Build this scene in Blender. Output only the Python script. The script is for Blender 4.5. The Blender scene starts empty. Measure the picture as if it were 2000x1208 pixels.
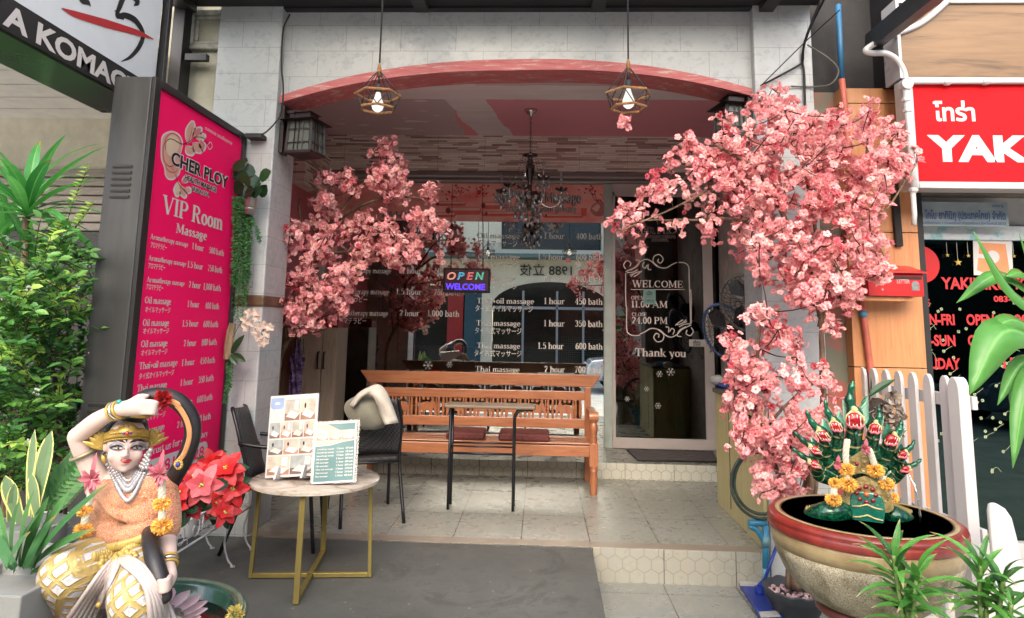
import bpy, math, random
from mathutils import Vector, Matrix, noise
from mathutils.bvhtree import BVHTree
random.seed(7)
SC = bpy.context.scene
COL = SC.collection
R = math.radians
# ------------------------------------------------------------------ camera
F, PX, PY, H, ROLL = 1350.0, 1000.0, 440.0, 1.67, 0.012
Yd = Vector(((1057-PX)/F, (637-PY)/F, 1)).normalized()      # world depth axis seen from the camera (right, down, forward)
Ud = Vector((math.sin(ROLL), -math.cos(ROLL), 0)); Ud = (Ud - Ud.dot(Yd)*Yd).normalized()
Xd = Yd.cross(Ud)
if Xd.x < 0: Xd = -Xd
def ray(px, py):
    v = Vector(((px-PX)/F, (py-PY)/F, 1)); return Vector((v.dot(Xd), v.dot(Yd), v.dot(Ud)))
def at(px, py, Y):                   # photo pixel -> point at depth Y
    r = ray(px, py); return Vector((0, 0, H)) + r*(Y/r.y)
def gz(px, py, Z):                   # photo pixel -> point at height Z
    r = ray(px, py); return Vector((0, 0, H)) + r*((Z-H)/r.z)
def axx(px, py, X):
    r = ray(px, py); return Vector((0, 0, H)) + r*(X/r.x)
def scl(Y): return Y/F               # metres per photo pixel at depth Y
cam = bpy.data.cameras.new('camera'); camo = bpy.data.objects.new('camera', cam); COL.objects.link(camo)
right = Vector((Xd.x, Yd.x, Ud.x)); down = Vector((Xd.y, Yd.y, Ud.y)); fwd = Vector((Xd.z, Yd.z, Ud.z))
m = Matrix((right, -down, -fwd)).transposed().to_4x4(); m.translation = (0, 0, H); camo.matrix_world = m
cam.sensor_width = 36; cam.lens = 36*F/2000; cam.shift_x = (1000-PX)/2000; cam.shift_y = -(604-PY)/2000
cam.clip_start = .05; cam.clip_end = 400
SC.camera = camo
# ------------------------------------------------------------------ light
EL, AZ = 35, 186
w = bpy.data.worlds.new('World'); SC.world = w; w.use_nodes = True
wn = w.node_tree; bg = wn.nodes['Background']; sky = wn.nodes.new('ShaderNodeTexSky'); sky.sky_type = 'NISHITA'
sky.sun_disc = False; sky.sun_elevation = R(EL); sky.sun_rotation = R(AZ); sky.air_density = .8; sky.dust_density = 4; sky.ozone_density = .2
wn.links.new(sky.outputs[0], bg.inputs[0]); bg.inputs[1].default_value = .15
sl = bpy.data.lights.new('sun', 'SUN'); sl.energy = 1.5; sl.angle = R(100); sl.color = (1, .99, .975)
so = bpy.data.objects.new('sun', sl); COL.objects.link(so); so.rotation_euler = (-(math.pi/2-R(EL)), 0, -R(AZ)); so.location = (0, 6, 20)
SC.view_settings.view_transform = 'Standard'; SC.view_settings.look = 'None'; SC.view_settings.exposure = 1.66; SC.view_settings.gamma = 1
SC.render.engine = 'CYCLES'; cy = SC.cycles
cy.use_denoising = True; cy.use_adaptive_sampling = True; cy.adaptive_threshold = .01
cy.max_bounces = 8; cy.diffuse_bounces = 4; cy.glossy_bounces = 4; cy.transmission_bounces = 6; cy.transparent_max_bounces = 12
cy.caustics_reflective = False; cy.caustics_refractive = False; cy.sample_clamp_indirect = 6
# ------------------------------------------------------------------ mesh helpers
def srgb(r, g, b, k=.61):
    f = lambda c: ((c/255+.055)/1.055)**2.4 if c > 10 else c/255/12.92
    return (f(r)*k, f(g)*k, f(b)*k)
def srgf(r, g, b): return srgb(r, g, b, 1.0)
V = Vector
def frame_of(d):
    d = V(d).normalized(); a = V((0, 0, 1)) if abs(d.z) < .9 else V((1, 0, 0))
    x = a.cross(d).normalized(); return x, d.cross(x), d
class MB:
    def __init__(s): s.v = []; s.f = []; s.mi = []; s.a = []
    def add(s, vs, fs, m=0, t=None):
        o = len(s.v); s.v.extend([tuple(p) for p in vs]); s.f.extend([tuple(i+o for i in f) for f in fs]); s.mi.extend([m]*len(fs))
        s.a.extend(t if t is not None else [(0, 0, 0)]*len(vs)); return s
    def box(s, x0, x1, y0, y1, z0, z1, m=0):
        return s.add([(x0,y0,z0),(x1,y0,z0),(x1,y1,z0),(x0,y1,z0),(x0,y0,z1),(x1,y0,z1),(x1,y1,z1),(x0,y1,z1)],
                     [(0,3,2,1),(4,5,6,7),(0,1,5,4),(1,2,6,5),(2,3,7,6),(3,0,4,7)], m)
    def obox(s, c, size, mat=None, m=0, t=None):
        hx, hy, hz = size[0]/2, size[1]/2, size[2]/2; mat = mat or Matrix.Identity(3); c = V(c)
        vs = [c + mat @ V((x, y, z)) for z in (-hz, hz) for (x, y) in ((-hx,-hy),(hx,-hy),(hx,hy),(-hx,hy))]
        return s.add(vs, [(0,3,2,1),(4,5,6,7),(0,1,5,4),(1,2,6,5),(2,3,7,6),(3,0,4,7)], m, [t]*8 if t else None)
    def beam(s, a, b, w, h, m=0, up=(0,0,1)):      # box from a to b, w across, h along up
        a, b = V(a), V(b); d = (b-a); L = d.length; d.normalize(); u = V(up); u = (u-u.dot(d)*d)
        if u.length < 1e-4: u = frame_of(d)[0]
        u.normalize(); x = d.cross(u)
        return s.obox((a+b)/2, (w, L, h), Matrix((x, d, u)).transposed(), m)
    def tube(s, pts, r, n=8, m=0, cap=True, t=None, closed=False):
        pts = [V(p) for p in pts]; N = len(pts); rr = r if isinstance(r, (list, tuple)) else [r]*N
        vs = []; tt = []; px = None
        for i, p in enumerate(pts):
            if closed: d = pts[(i+1) % N]-pts[i-1]
            else: d = pts[min(i+1, N-1)]-pts[max(i-1, 0)]
            if d.length < 1e-7: d = V((0, 0, 1))
            d.normalize()
            if px is None: x = frame_of(d)[0]
            else:
                x = px-px.dot(d)*d
                x = x.normalized() if x.length > 1e-5 else frame_of(d)[0]
            px = x; y = d.cross(x)
            for k in range(n):
                a = 2*math.pi*k/n; vs.append(p+(x*math.cos(a)+y*math.sin(a))*rr[i]); tt.append((i/max(1, N-1), 0, 0))
        fs = [(i*n+k, i*n+(k+1) % n, (i+1)*n+(k+1) % n, (i+1)*n+k) for i in range(N-1) for k in range(n)]
        if closed: fs += [((N-1)*n+k, (N-1)*n+(k+1) % n, (k+1) % n, k) for k in range(n)]
        elif cap: fs += [tuple(range(n))[::-1], tuple(range((N-1)*n, N*n))]
        return s.add(vs, fs, m, t and [t]*len(vs) or tt)
    def lathe(s, prof, c=(0,0,0), n=20, m=0, mat=None, sy=1.0):
        c = V(c); vs = []; N = len(prof)
        for (r, z) in prof:
            for k in range(n):
                a = 2*math.pi*k/n; p = V((r*math.cos(a), r*math.sin(a)*sy, z)); vs.append(c+(mat @ p if mat else p))
        fs = [(i*n+k, i*n+(k+1) % n, (i+1)*n+(k+1) % n, (i+1)*n+k) for i in range(N-1) for k in range(n)]
        if prof[0][0] > 1e-4: fs.append(tuple(range(n))[::-1])
        if prof[-1][0] > 1e-4: fs.append(tuple(range((N-1)*n, N*n)))
        return s.add(vs, fs, m)
    def ell(s, c, r, n=14, m=0, mat=None, t=None):
        if not isinstance(r, (tuple, list)): r = (r, r, r)
        k = max(5, n//2); c = V(c); vs = []
        for i in range(k+1):
            p = math.pi*i/k-math.pi/2
            for j in range(n):
                a = 2*math.pi*j/n; q = V((r[0]*math.cos(p)*math.cos(a), r[1]*math.cos(p)*math.sin(a), r[2]*math.sin(p)))
                vs.append(c+(mat @ q if mat else q))
        fs = [(i*n+j, i*n+(j+1) % n, (i+1)*n+(j+1) % n, (i+1)*n+j) for i in range(k) for j in range(n)]
        return s.add(vs, fs, m, [t]*len(vs) if t else None)
    def prism(s, poly, o, u, v, d, m=0, cap=True):   # polygon in the (u,v) plane at o, extruded by vector d
        o, u, v, d = V(o), V(u), V(v), V(d); n = len(poly)
        A = [o+u*p[0]+v*p[1] for p in poly]; B = [p+d for p in A]
        fs = [(i, (i+1) % n, n+(i+1) % n, n+i) for i in range(n)]
        if cap: fs += [tuple(range(n))[::-1], tuple(range(n, 2*n))]
        return s.add(A+B, fs, m)
    def flat(s, poly, o, u, v, m=0):
        o, u, v = V(o), V(u), V(v); return s.add([o+u*p[0]+v*p[1] for p in poly], [tuple(range(len(poly)))], m)
    def ring(s, c, R0, r, u, v, n=24, k=6, m=0, a0=0, a1=360):
        c, u, v = V(c), V(u), V(v); cl = a1-a0 >= 360
        pts = [c+u*(R0*math.cos(R(a0+(a1-a0)*i/n)))+v*(R0*math.sin(R(a0+(a1-a0)*i/n))) for i in range(n if cl else n+1)]
        return s.tube(pts, r, k, m, closed=cl)
    def leaf(s, base, d, up, L, W, curl=.3, seg=4, m=0, fold=.15, rnd=None, shape=None, twist=0):
        d = V(d).normalized(); up = V(up); up = up-up.dot(d)*d
        if up.length < 1e-3: up = frame_of(d)[1]
        up.normalize(); x = d.cross(up); p = V(base); vs = []; tt = []; rn = random.random() if rnd is None else rnd
        st = L/seg; dd = d.copy(); uu = up.copy()
        for i in range(seg+1):
            t = i/seg
            wv = W/2*((math.sin(math.pi*min(1, t*.92+.06))**.8) if shape is None else shape(t))
            xx = x
            vs += [p-xx*wv+uu*wv*fold*2, p, p+xx*wv+uu*wv*fold*2]; tt += [(t, rn, -1), (t, rn, 0), (t, rn, 1)]
            p = p+dd*st
            q = Matrix.Rotation(-curl/seg, 3, x); dd = q @ dd; uu = q @ uu
            if twist: qt = Matrix.Rotation(twist/seg, 3, dd); x = qt @ x; uu = qt @ uu
        fs = []
        for i in range(seg):
            a = i*3; fs += [(a, a+1, a+4, a+3), (a+1, a+2, a+5, a+4)]
        return s.add(vs, fs, m, tt)
    def build(s, name, mats, parent=None, smooth=False, bevel=0, solid=0, label=None, angle=None):
        me = bpy.data.meshes.new(name); me.from_pydata(s.v, [], s.f)
        if not isinstance(mats, (list, tuple)): mats = [mats]
        for x in mats: me.materials.append(x)
        me.polygons.foreach_set('material_index', s.mi)
        at_ = me.attributes.new('tv', 'FLOAT_VECTOR', 'POINT'); at_.data.foreach_set('vector', [c for a in s.a for c in a])
        if smooth: me.polygons.foreach_set('use_smooth', [True]*len(me.polygons))
        if angle and hasattr(me, 'set_sharp_from_angle'):
            me.polygons.foreach_set('use_smooth', [True]*len(me.polygons)); me.set_sharp_from_angle(angle=R(angle))
        me.update()
        o = bpy.data.objects.new(name, me); COL.objects.link(o)
        if parent is not None: adopt(o, parent)
        if bevel:
            b = o.modifiers.new('b', 'BEVEL'); b.width = bevel; b.segments = 2; b.limit_method = 'ANGLE'; b.angle_limit = R(40)
        if solid:
            b = o.modifiers.new('s', 'SOLIDIFY'); b.thickness = solid; b.offset = 0
        if label: o['label'] = label
        return o
WORLD = {}
def adopt(o, parent):
    o.parent = parent; o.matrix_parent_inverse = Matrix.Translation(WORLD.get(parent.name, V((0, 0, 0)))).inverted()
    WORLD[o.name] = WORLD.get(parent.name, V((0, 0, 0)))
def adopt_sub(o, parent):            # parent is a mesh whose own vertices are in world space
    o.parent = parent; WORLD[o.name] = V((0, 0, 0))
def tag(o, label, cat, group=None):
    o['label'] = label; o['category'] = cat
    if group: o['group'] = group
    return o
def thing(name, label, cat, loc=(0,0,0), group=None):
    o = bpy.data.objects.new(name, None); COL.objects.link(o); o.location = loc; o.empty_display_size = .1
    WORLD[o.name] = V(loc); return tag(o, label, cat, group)
def struct(o): o['kind'] = 'structure'; return o
def kids(o): return [c for c in bpy.data.objects if c.parent == o]
def dup(root, delta, label=None, rotz=0):
    def cp(o, par):
        c = o.copy(); COL.objects.link(c)
        if par is not None: c.parent = par
        for ch in kids(o): cp(ch, c)
        return c
    c = cp(root, None); c.location = V(root.location)+V(delta); c.rotation_euler.z = rotz
    WORLD[c.name] = WORLD.get(root.name)
    if label: c['label'] = label
    return c
# mesh children built with MB keep world coordinates; sub-parts hang on parts that have an identity local frame
_build = MB.build
def build(s, name, mats, parent=None, **k):
    o = _build(s, name, mats, None, **k)
    if parent is not None:
        if parent.type == 'EMPTY': adopt(o, parent)
        else: adopt_sub(o, parent)
    return o
MB.build = build
def lerp(a, b, t): return a+(b-a)*t
def bez(pts, n=12):                  # Catmull-Rom through pts
    P = [V(p) for p in pts]; P = [P[0]*2-P[1]]+P+[P[-1]*2-P[-2]]; out = []
    for i in range(1, len(P)-2):
        for k in range(n):
            t = k/n; a, b, c, d = P[i-1], P[i], P[i+1], P[i+2]
            out.append(.5*((2*b)+(c-a)*t+(2*a-5*b+4*c-d)*t*t+(3*b-a-3*c+d)*t**3))
    out.append(P[-2]); return out
def arc(cx, cy, rx, ry, a0, a1, n=12): return [(cx+rx*math.cos(R(a0+(a1-a0)*i/n)), cy+ry*math.sin(R(a0+(a1-a0)*i/n))) for i in range(n+1)]
def rrect(w, h, r, n=4):
    o = []
    for (cx, cy, a) in ((w/2-r, h/2-r, 0), (-w/2+r, h/2-r, 90), (-w/2+r, -h/2+r, 180), (w/2-r, -h/2+r, 270)): o += arc(cx, cy, r, r, a, a+90, n)
    return o
def jit(k): return V((random.uniform(-k, k), random.uniform(-k, k), random.uniform(-k, k)))
def rdir():
    z = random.uniform(-1, 1); a = random.uniform(0, 2*math.pi); q = math.sqrt(1-z*z); return V((q*math.cos(a), q*math.sin(a), z))
# ------------------------------------------------------------------ materials
class NT:
    def __init__(s, name):
        s.m = bpy.data.materials.new(name); s.m.use_nodes = True; s.t = s.m.node_tree; s.t.nodes.clear()
    def n(s, ty, ins=None, **kw):
        x = s.t.nodes.new('ShaderNode'+ty)
        for k, v in kw.items(): setattr(x, k, v)
        for k, v in (ins or {}).items(): s.set(x.inputs[k], v)
        return x
    def set(s, sock, v):
        if isinstance(v, bpy.types.Node): v = v.outputs[0]
        if isinstance(v, bpy.types.NodeSocket): s.t.links.new(v, sock)
        elif isinstance(v, (tuple, list)) and len(v) == 3 and sock.type == 'RGBA': sock.default_value = (*v, 1)
        else: sock.default_value = v
    def math(s, op, a, b=0, c=0): return s.n('Math', {0: a, 1: b, 2: c}, operation=op)
    def vmath(s, op, a, b=(0,0,0)): return s.n('VectorMath', {0: a, 1: b}, operation=op)
    def mix(s, f, a, b, blend='MIX'):
        x = s.n('Mix', data_type='RGBA', blend_type=blend); s.set(x.inputs[0], f); s.set(x.inputs[6], a); s.set(x.inputs[7], b); return x.outputs[2]
    def ramp(s, f, stops):
        x = s.n('ValToRGB', {0: f}); e = x.color_ramp.elements
        while len(e) < len(stops): e.new(.5)
        for i, (p, c) in enumerate(stops): e[i].position = p; e[i].color = (*c, 1) if isinstance(c, (tuple, list)) else (c, c, c, 1)
        return x.outputs[0]
    def coord(s, scale=(1,1,1), out='Object', loc=(0,0,0), rot=(0,0,0)):
        tc = s.n('TexCoord'); return s.n('Mapping', {'Vector': tc.outputs[out], 'Scale': scale, 'Location': loc, 'Rotation': rot})
    def noise(s, vec, scale=5, detail=4, rough=.6, dist=0): return s.n('TexNoise', {'Vector': vec, 'Scale': scale, 'Detail': detail, 'Roughness': rough, 'Distortion': dist})
    def attr(s, name='tv'): return s.n('Attribute', attribute_name=name)
    def out(s, col, rough=.6, metal=0, bump=None, bstr=.2, bdist=.01, spec=.5, coat=0, emis=None, estr=0, trans=0, sheen=0, alpha=None, sss=0):
        b = s.n('BsdfPrincipled'); s.set(b.inputs['Base Color'], col); s.set(b.inputs['Roughness'], rough); s.set(b.inputs['Metallic'], metal)
        s.set(b.inputs['Specular IOR Level'], spec); s.set(b.inputs['Coat Weight'], coat)
        if sheen: s.set(b.inputs['Sheen Weight'], sheen)
        if emis is not None: s.set(b.inputs['Emission Color'], emis); s.set(b.inputs['Emission Strength'], estr)
        if bump is not None: s.set(b.inputs['Normal'], s.n('Bump', {'Height': bump, 'Strength': bstr, 'Distance': bdist}).outputs[0])
        sh = b
        if trans:
            t = s.n('BsdfTranslucent'); s.set(t.inputs[0], col); sh = s.n('MixShader', {0: trans, 1: b.outputs[0], 2: t.outputs[0]})
        o = s.n('OutputMaterial'); s.t.links.new(sh.outputs[0], o.inputs[0]); return s.m
def PM(name, col, rough=.6, metal=0, var=.12, scale=7, col2=None, bump=.1, stretch=(1,1,1), fine=0, spec=.5, coat=0, lo=.35, hi=.65, sheen=0, bs=None):
    n = NT(name); c = n.coord(stretch); nz = n.noise(c, scale, 5)
    c2 = col2 or tuple(min(1, x*(1-var)) for x in col)
    k = n.ramp(nz.outputs[0], [(lo, tuple(min(1, x*(1+var*.5)) for x in col) if col2 is None else col), (hi, c2)])
    hgt = n.noise(c, bs or scale*6, 3).outputs[0]
    rg = n.math('MULTIPLY_ADD', nz.outputs[0], .18, rough-.09)
    return n.out(k, rg.outputs[0], metal, hgt if bump else None, bump, .004, spec, coat, sheen=sheen)
def emit(name, col, s):
    n = NT(name); e = n.n('Emission'); n.set(e.inputs[0], col); e.inputs[1].default_value = s; o = n.n('OutputMaterial'); n.t.links.new(e.outputs[0], o.inputs[0]); return n.m
def glassm(name, tint=(.6,.66,.62), refl=.18, rough=.0, fres=.6, gcol=(.97, 1, .98)):
    n = NT(name); t = n.n('BsdfTransparent'); n.set(t.inputs[0], tint); g = n.n('BsdfGlossy'); g.inputs['Roughness'].default_value = rough; n.set(g.inputs[0], gcol)
    lw = n.n('LayerWeight', {'Blend': .35}); f = n.math('MULTIPLY_ADD', lw.outputs[0], fres, refl)
    x = n.n('MixShader', {0: f.outputs[0], 1: t.outputs[0], 2: g.outputs[0]}); o = n.n('OutputMaterial'); n.t.links.new(x.outputs[0], o.inputs[0]); return n.m
def woodm(name, a, b, axis='x', scale=1.0, rough=.45, coat=0):
    n = NT(name); st = {'x': (1.2, 14, 14), 'y': (14, 1.2, 14), 'z': (14, 14, 1.2)}[axis]
    c = n.coord(tuple(q*scale for q in st)); nz = n.noise(c, 1.6, 6, .65, 1.2); f = n.noise(c, 7, 3)
    k = n.ramp(n.math('MULTIPLY_ADD', f.outputs[0], .3, n.math('MULTIPLY', nz.outputs[0], .8)).outputs[0], [(.36, b), (.5, lerp3(a, b, .35)), (.66, a)])
    return n.out(k, rough, 0, nz.outputs[0], .12, .003, coat=coat)
def lerp3(a, b, t): return tuple(x+(y-x)*t for x, y in zip(a, b))
def uxz(n, sx=1, sz=1, ox=0, oz=0):  # wall coordinates (x+y, z) that work on any upright axis-aligned face
    s = n.n('SeparateXYZ', {0: n.n('TexCoord').outputs['Object']})
    u = n.math('ADD', s.outputs[0], s.outputs[1]); u = n.math('ADD', u, ox); v = n.math('ADD', s.outputs[2], oz)
    return n.n('CombineXYZ', {0: n.math('MULTIPLY', u, sx), 1: n.math('MULTIPLY', v, sz), 2: 0}), s
def wall_tile(name, base, leaf, ox=0, oz=0, bw=.42, bh=.205):
    n = NT(name); uv, s = uxz(n, ox=ox, oz=oz)
    br = n.n('TexBrick', {'Vector': uv, 'Color1': (1,1,1), 'Color2': (.955,.965,.97), 'Mortar': (.42,.42,.4), 'Scale': 1, 'Mortar Size': .0014, 'Mortar Smooth': .2, 'Brick Width': bw, 'Row Height': bh}, offset=.5)
    vo = n.n('TexVoronoi', {'Vector': n.vmath('MULTIPLY', uv, (1.1, 1.4, 1)), 'Scale': 22, 'Randomness': .9}); vo2 = n.n('TexVoronoi', {'Vector': uv, 'Scale': 26}, feature='DISTANCE_TO_EDGE')
    nz = n.noise(uv, 9, 3, dist=1.5); big = n.noise(uv, 1.3, 4)
    lf = n.math('MULTIPLY', n.ramp(vo.outputs['Color'], [(.42, 0), (.66, 1)]), n.ramp(nz.outputs[0], [(.46, 0), (.6, 1)]))
    c = n.mix(n.math('MULTIPLY', lf, .5), base, leaf); c = n.mix(n.ramp(vo2.outputs[0], [(.0, .22), (.05, 0)]), c, leaf)
    c = n.mix(.55, c, n.mix(1, c, n.ramp(big.outputs[0], [(.3, (.78, .77, .74)), (.62, (1, 1, 1))]), 'MULTIPLY'))
    dn = n.noise(n.vmath('MULTIPLY', uv, (9, .9, 1)), 1.6, 6)    # run-off stains
    c = n.mix(n.ramp(dn.outputs[0], [(.62, 0), (.82, .3)]), c, n.mix(1, c, (.62, .6, .55), 'MULTIPLY'))
    c = n.mix(1, c, br.outputs[0], 'MULTIPLY')
    return n.out(c, n.ramp(vo.outputs['Color'], [(.3, .28), (.7, .42)]), 0, br.outputs[1], -.3, .003)
def hex_floor(name, base, spot, line, tile=.47, ox=0, oy=0, vert=False, sc=10.5):
    n = NT(name)
    if vert: uv, s = uxz(n, ox=ox, oz=oy)
    else:
        s = n.n('SeparateXYZ', {0: n.n('TexCoord').outputs['Object']}); uv = n.n('CombineXYZ', {0: n.math('ADD', s.outputs[0], ox), 1: n.math('ADD', s.outputs[1], oy), 2: 0})
    p = n.vmath('MULTIPLY', uv, (sc, sc, 0)); rr = (1, 1.7320508, 1); h = (.5, .8660254, .5)
    a = n.vmath('SUBTRACT', n.vmath('MODULO', n.vmath('ADD', p, (400, 692.82, .5)), rr), h); b = n.vmath('SUBTRACT', n.vmath('MODULO', n.vmath('ADD', p, (400.5, 692.82+.8660254, .5)), rr), h)
    a = n.vmath('MULTIPLY', a, (1,1,0)); b = n.vmath('MULTIPLY', b, (1,1,0))
    la = n.vmath('LENGTH', a).outputs['Value']; lb = n.vmath('LENGTH', b).outputs['Value']
    sel = n.math('LESS_THAN', lb, la); g = n.n('Mix', data_type='VECTOR'); n.set(g.inputs[0], sel); n.set(g.inputs[4], a.outputs[0]); n.set(g.inputs[5], b.outputs[0]); g = g.outputs[1]
    idv = n.vmath('SNAP', n.vmath('SUBTRACT', p, g), (.25, .25, .25)); wn_ = n.n('TexWhiteNoise', {'Vector': idv}, noise_dimensions='3D')
    ab = n.vmath('ABSOLUTE', g); dd = n.vmath('DOT_PRODUCT', ab, (.5, .8660254, 0)).outputs['Value']; sx = n.n('SeparateXYZ', {0: ab}).outputs[0]
    hd = n.math('MAXIMUM', dd, sx); edge = n.ramp(hd, [(.455, 0), (.475, 1), (.5, 1)])
    fl = n.math('MULTIPLY', n.ramp(n.noise(uv, 38, 4, dist=2).outputs[0], [(.45, 0), (.58, 1)]), n.math('GREATER_THAN', wn_.outputs[0], .55))
    big = n.noise(uv, 1.1, 5)
    c = n.mix(n.math('MULTIPLY', fl, .3), base, spot); c = n.mix(n.math('MULTIPLY', edge, .75), c, line)
    c = n.mix(n.ramp(big.outputs[0], [(.35, 0), (.7, .35)]), c, n.mix(1, c, (.8, .77, .7), 'MULTIPLY'))
    br = n.n('TexBrick', {'Vector': uv, 'Color1': (1,1,1), 'Color2': (.97,.97,.96), 'Mortar': (.14,.13,.12), 'Scale': 1, 'Mortar Size': .0028, 'Mortar Smooth': .1, 'Brick Width': tile, 'Row Height': tile*2 if vert else .94}, offset=0)
    sm = n.noise(uv, 6, 5)
    c = n.mix(1, c, br.outputs[0], 'MULTIPLY'); return n.out(c, n.ramp(sm.outputs[0], [(.3, .2), (.7, .42)]), 0, br.outputs[1], -.2, .002)
def leafm(name, a, b, edge=None, mid=None, rough=.4, trans=.25, tip=None, spec=.5, spots=False):
    n = NT(name); t = n.n('SeparateXYZ', {0: n.attr().outputs['Vector']}); nz = n.noise(n.coord(), 30, 3)
    c = n.mix(t.outputs[1], a, b); c = n.mix(n.math('MULTIPLY', n.ramp(nz.outputs[0], [(.4, 0), (.65, 1)]), .25), c, b)
    w_ = n.math('ABSOLUTE', t.outputs[2])
    if mid: c = n.mix(n.ramp(w_, [(.0, .8), (.14, 0)]), c, mid)
    if edge: c = n.mix(n.ramp(w_, [(.74, 0), (.8, 1)]), c, edge)
    c = n.mix(n.math('MULTIPLY', n.math('MULTIPLY', n.ramp(t.outputs[0], [(.8, 0), (.97, .8)]), n.math('GREATER_THAN', t.outputs[1], .7)), 1), c, srgf(150,120,70)) if spots else c; c = n.mix(n.ramp(n.noise(n.coord(), 6, 3).outputs[0], [(.5, 0), (.7, .3)]), c, n.mix(1, c, (.72, .78, .6), 'MULTIPLY'))
    if tip: c = n.mix(n.ramp(t.outputs[0], [(.82, 0), (.95, 1)]), c, tip)
    ln = n.n('TexWave', {'Vector': n.n('CombineXYZ', {0: w_, 1: t.outputs[0], 2: 0}), 'Scale': 9, 'Distortion': .6}, bands_direction='DIAGONAL')
    return n.out(c, rough, 0, ln.outputs[1], .12, .002, trans=trans, spec=spec)
W255 = srgb
m_tile = wall_tile('glazed_wall_tile', srgb(218,222,222), srgb(188,193,196), ox=.13, oz=-.02)
m_tile2 = wall_tile('glazed_wall_tile_greyer', srgb(205,204,204), srgb(160,163,166), bw=5, oz=-.02)
m_floor = hex_floor('hexagon_pattern_floor_tile', srgf(146,149,142), srgf(162,148,122), srgf(114,116,110), ox=.12, oy=.02)
m_riser = hex_floor('hexagon_pattern_riser_tile', srgb(186,186,174), srgb(206,182,142), srgb(158,152,138), vert=True, ox=.115-4.88, oy=.29)
m_nosing = PM('step_nosing', srgb(170,158,142), .35, var=.1, bump=.03)
def concrete():
    n = NT('stained_concrete'); c = n.coord(); a = n.noise(c, 1.2, 6); b = n.noise(c, 7, 6, .7); d = n.noise(c, 60, 3)
    k = n.ramp(a.outputs[0], [(.3, srgb(86,88,84)), (.7, srgb(112,113,108))]); k = n.mix(n.ramp(b.outputs[0], [(.56, 0), (.68, .55)]), k, srgb(82,82,80))
    k = n.mix(n.ramp(n.noise(n.coord(loc=(3,7,1)), 3.1, 5, .5).outputs[0], [(.62, 0), (.66, .5)]), k, srgb(84,82,78))
    k = n.mix(n.ramp(d.outputs[0], [(.62, 0), (.75, .35)]), k, srgb(150,150,144))
    e = n.noise(n.coord(loc=(1.5,4.2,0)), 1.7, 8, .75, 1.2); k = n.mix(n.ramp(e.outputs[0], [(.57, 0), (.6, .45), (.72, .3)]), k, srgb(74,74,70));
    sp_ = n.n('TexVoronoi', {'Vector': n.coord(), 'Scale': 9}); k = n.mix(n.ramp(sp_.outputs[0], [(.05, .5), (.09, 0)]), k, srgb(168,168,160))
    return n.out(k, n.ramp(b.outputs[0], [(.3, .55), (.7, .8)]), 0, d.outputs[0], .25, .003)
m_conc = concrete()
m_asph = PM('asphalt', (.05,.05,.052), .85, var=.3, scale=3, bump=.5, bs=120)
def cladding():
    n = NT('stacked_stone_cladding'); uv, s = uxz(n)
    rn = n.n('TexWhiteNoise', {'W': n.math('FLOOR', n.math('DIVIDE', s.outputs[2], .021))}, noise_dimensions='1D')
    uv2 = n.n('CombineXYZ', {0: n.math('ADD', n.math('ADD', s.outputs[0], s.outputs[1]), n.math('MULTIPLY', rn.outputs[0], 3)), 1: s.outputs[2], 2: 0})
    br = n.n('TexBrick', {'Vector': uv2, 'Color1': (0,0,0), 'Color2': (1,1,1), 'Mortar': (0,0,0), 'Scale': 1, 'Mortar Size': .0012, 'Brick Width': .23, 'Row Height': .021, 'Bias': 0}, offset=.5)
    k = n.ramp(br.outputs[0], [(.0, srgf(150,120,112)), (.25, srgf(186,160,148)), (.45, srgf(248,240,228)), (.8, srgf(252,248,240)), (1, srgf(222,204,190))])
    g = n.noise(n.vmath('MULTIPLY', uv2, (3, 40, 1)), 2, 5); k = n.mix(n.ramp(g.outputs[0], [(.4, 0), (.7, .5)]), k, srgf(206,186,174))
    k = n.mix(br.outputs[1], k, srgf(176,156,146))
    bt = n.n('TexBrick', {'Vector': uv, 'Color1': (1,1,1), 'Color2': (1,1,1), 'Mortar': (.55,.5,.48), 'Scale': 1, 'Mortar Size': .002, 'Brick Width': .55, 'Row Height': 9}, offset=0)
    return n.out(n.mix(1, k, bt.outputs[0], 'MULTIPLY'), .55, 0, br.outputs[0], .12, .003)
m_clad = cladding()
m_black = PM('black_painted_metal', srgb(38,38,40), .45, var=.25, scale=5, bump=.05)
m_blackm = PM('black_matt', srgb(26,25,26), .6, var=.2)
m_awn = PM('dark_awning_steel', srgb(34,32,36), .6, var=.3, scale=2)
m_pinkw = PM('pink_wall_paint', srgf(216,128,136), .6, col2=srgf(204,116,126), scale=2, bump=.06)
m_white = PM('white_paint', srgb(222,220,218), .45, var=.06, scale=3, bump=.04)
m_whitem = PM('white_powder_coated_metal', srgb(214,214,214), .3, var=.05)
m_frame = PM('white_aluminium_frame', srgf(190,180,176), .35, var=.05, bump=.02)
m_chrome = PM('chrome', (.75,.73,.7), .18, 1, var=.08)
m_dchrome = PM('smoky_chrome', (.16,.14,.14), .16, 1, var=.2)
m_brass = PM('satin_brass_paint', srgb(176,158,92), .38, .55, var=.12, scale=4)
m_gold = PM('gold_paint', srgb(222,186,92), .35, .35, var=.25, scale=40, bump=.2)
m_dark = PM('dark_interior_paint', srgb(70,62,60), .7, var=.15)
m_dwood = woodm('dark_wood', srgb(86,62,50), srgb(52,36,30), 'z')
m_orange = woodm('orange_laminate_wood', srgb(226,160,106), srgb(198,126,78), 'z', .8)
m_bench = woodm('varnished_teak', srgb(214,142,98), srgb(164,92,58), 'x', 1, .3, .3)
m_benchz = woodm('varnished_teak_upright', srgb(210,136,92), srgb(158,86,52), 'z', 1, .3, .3)
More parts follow.
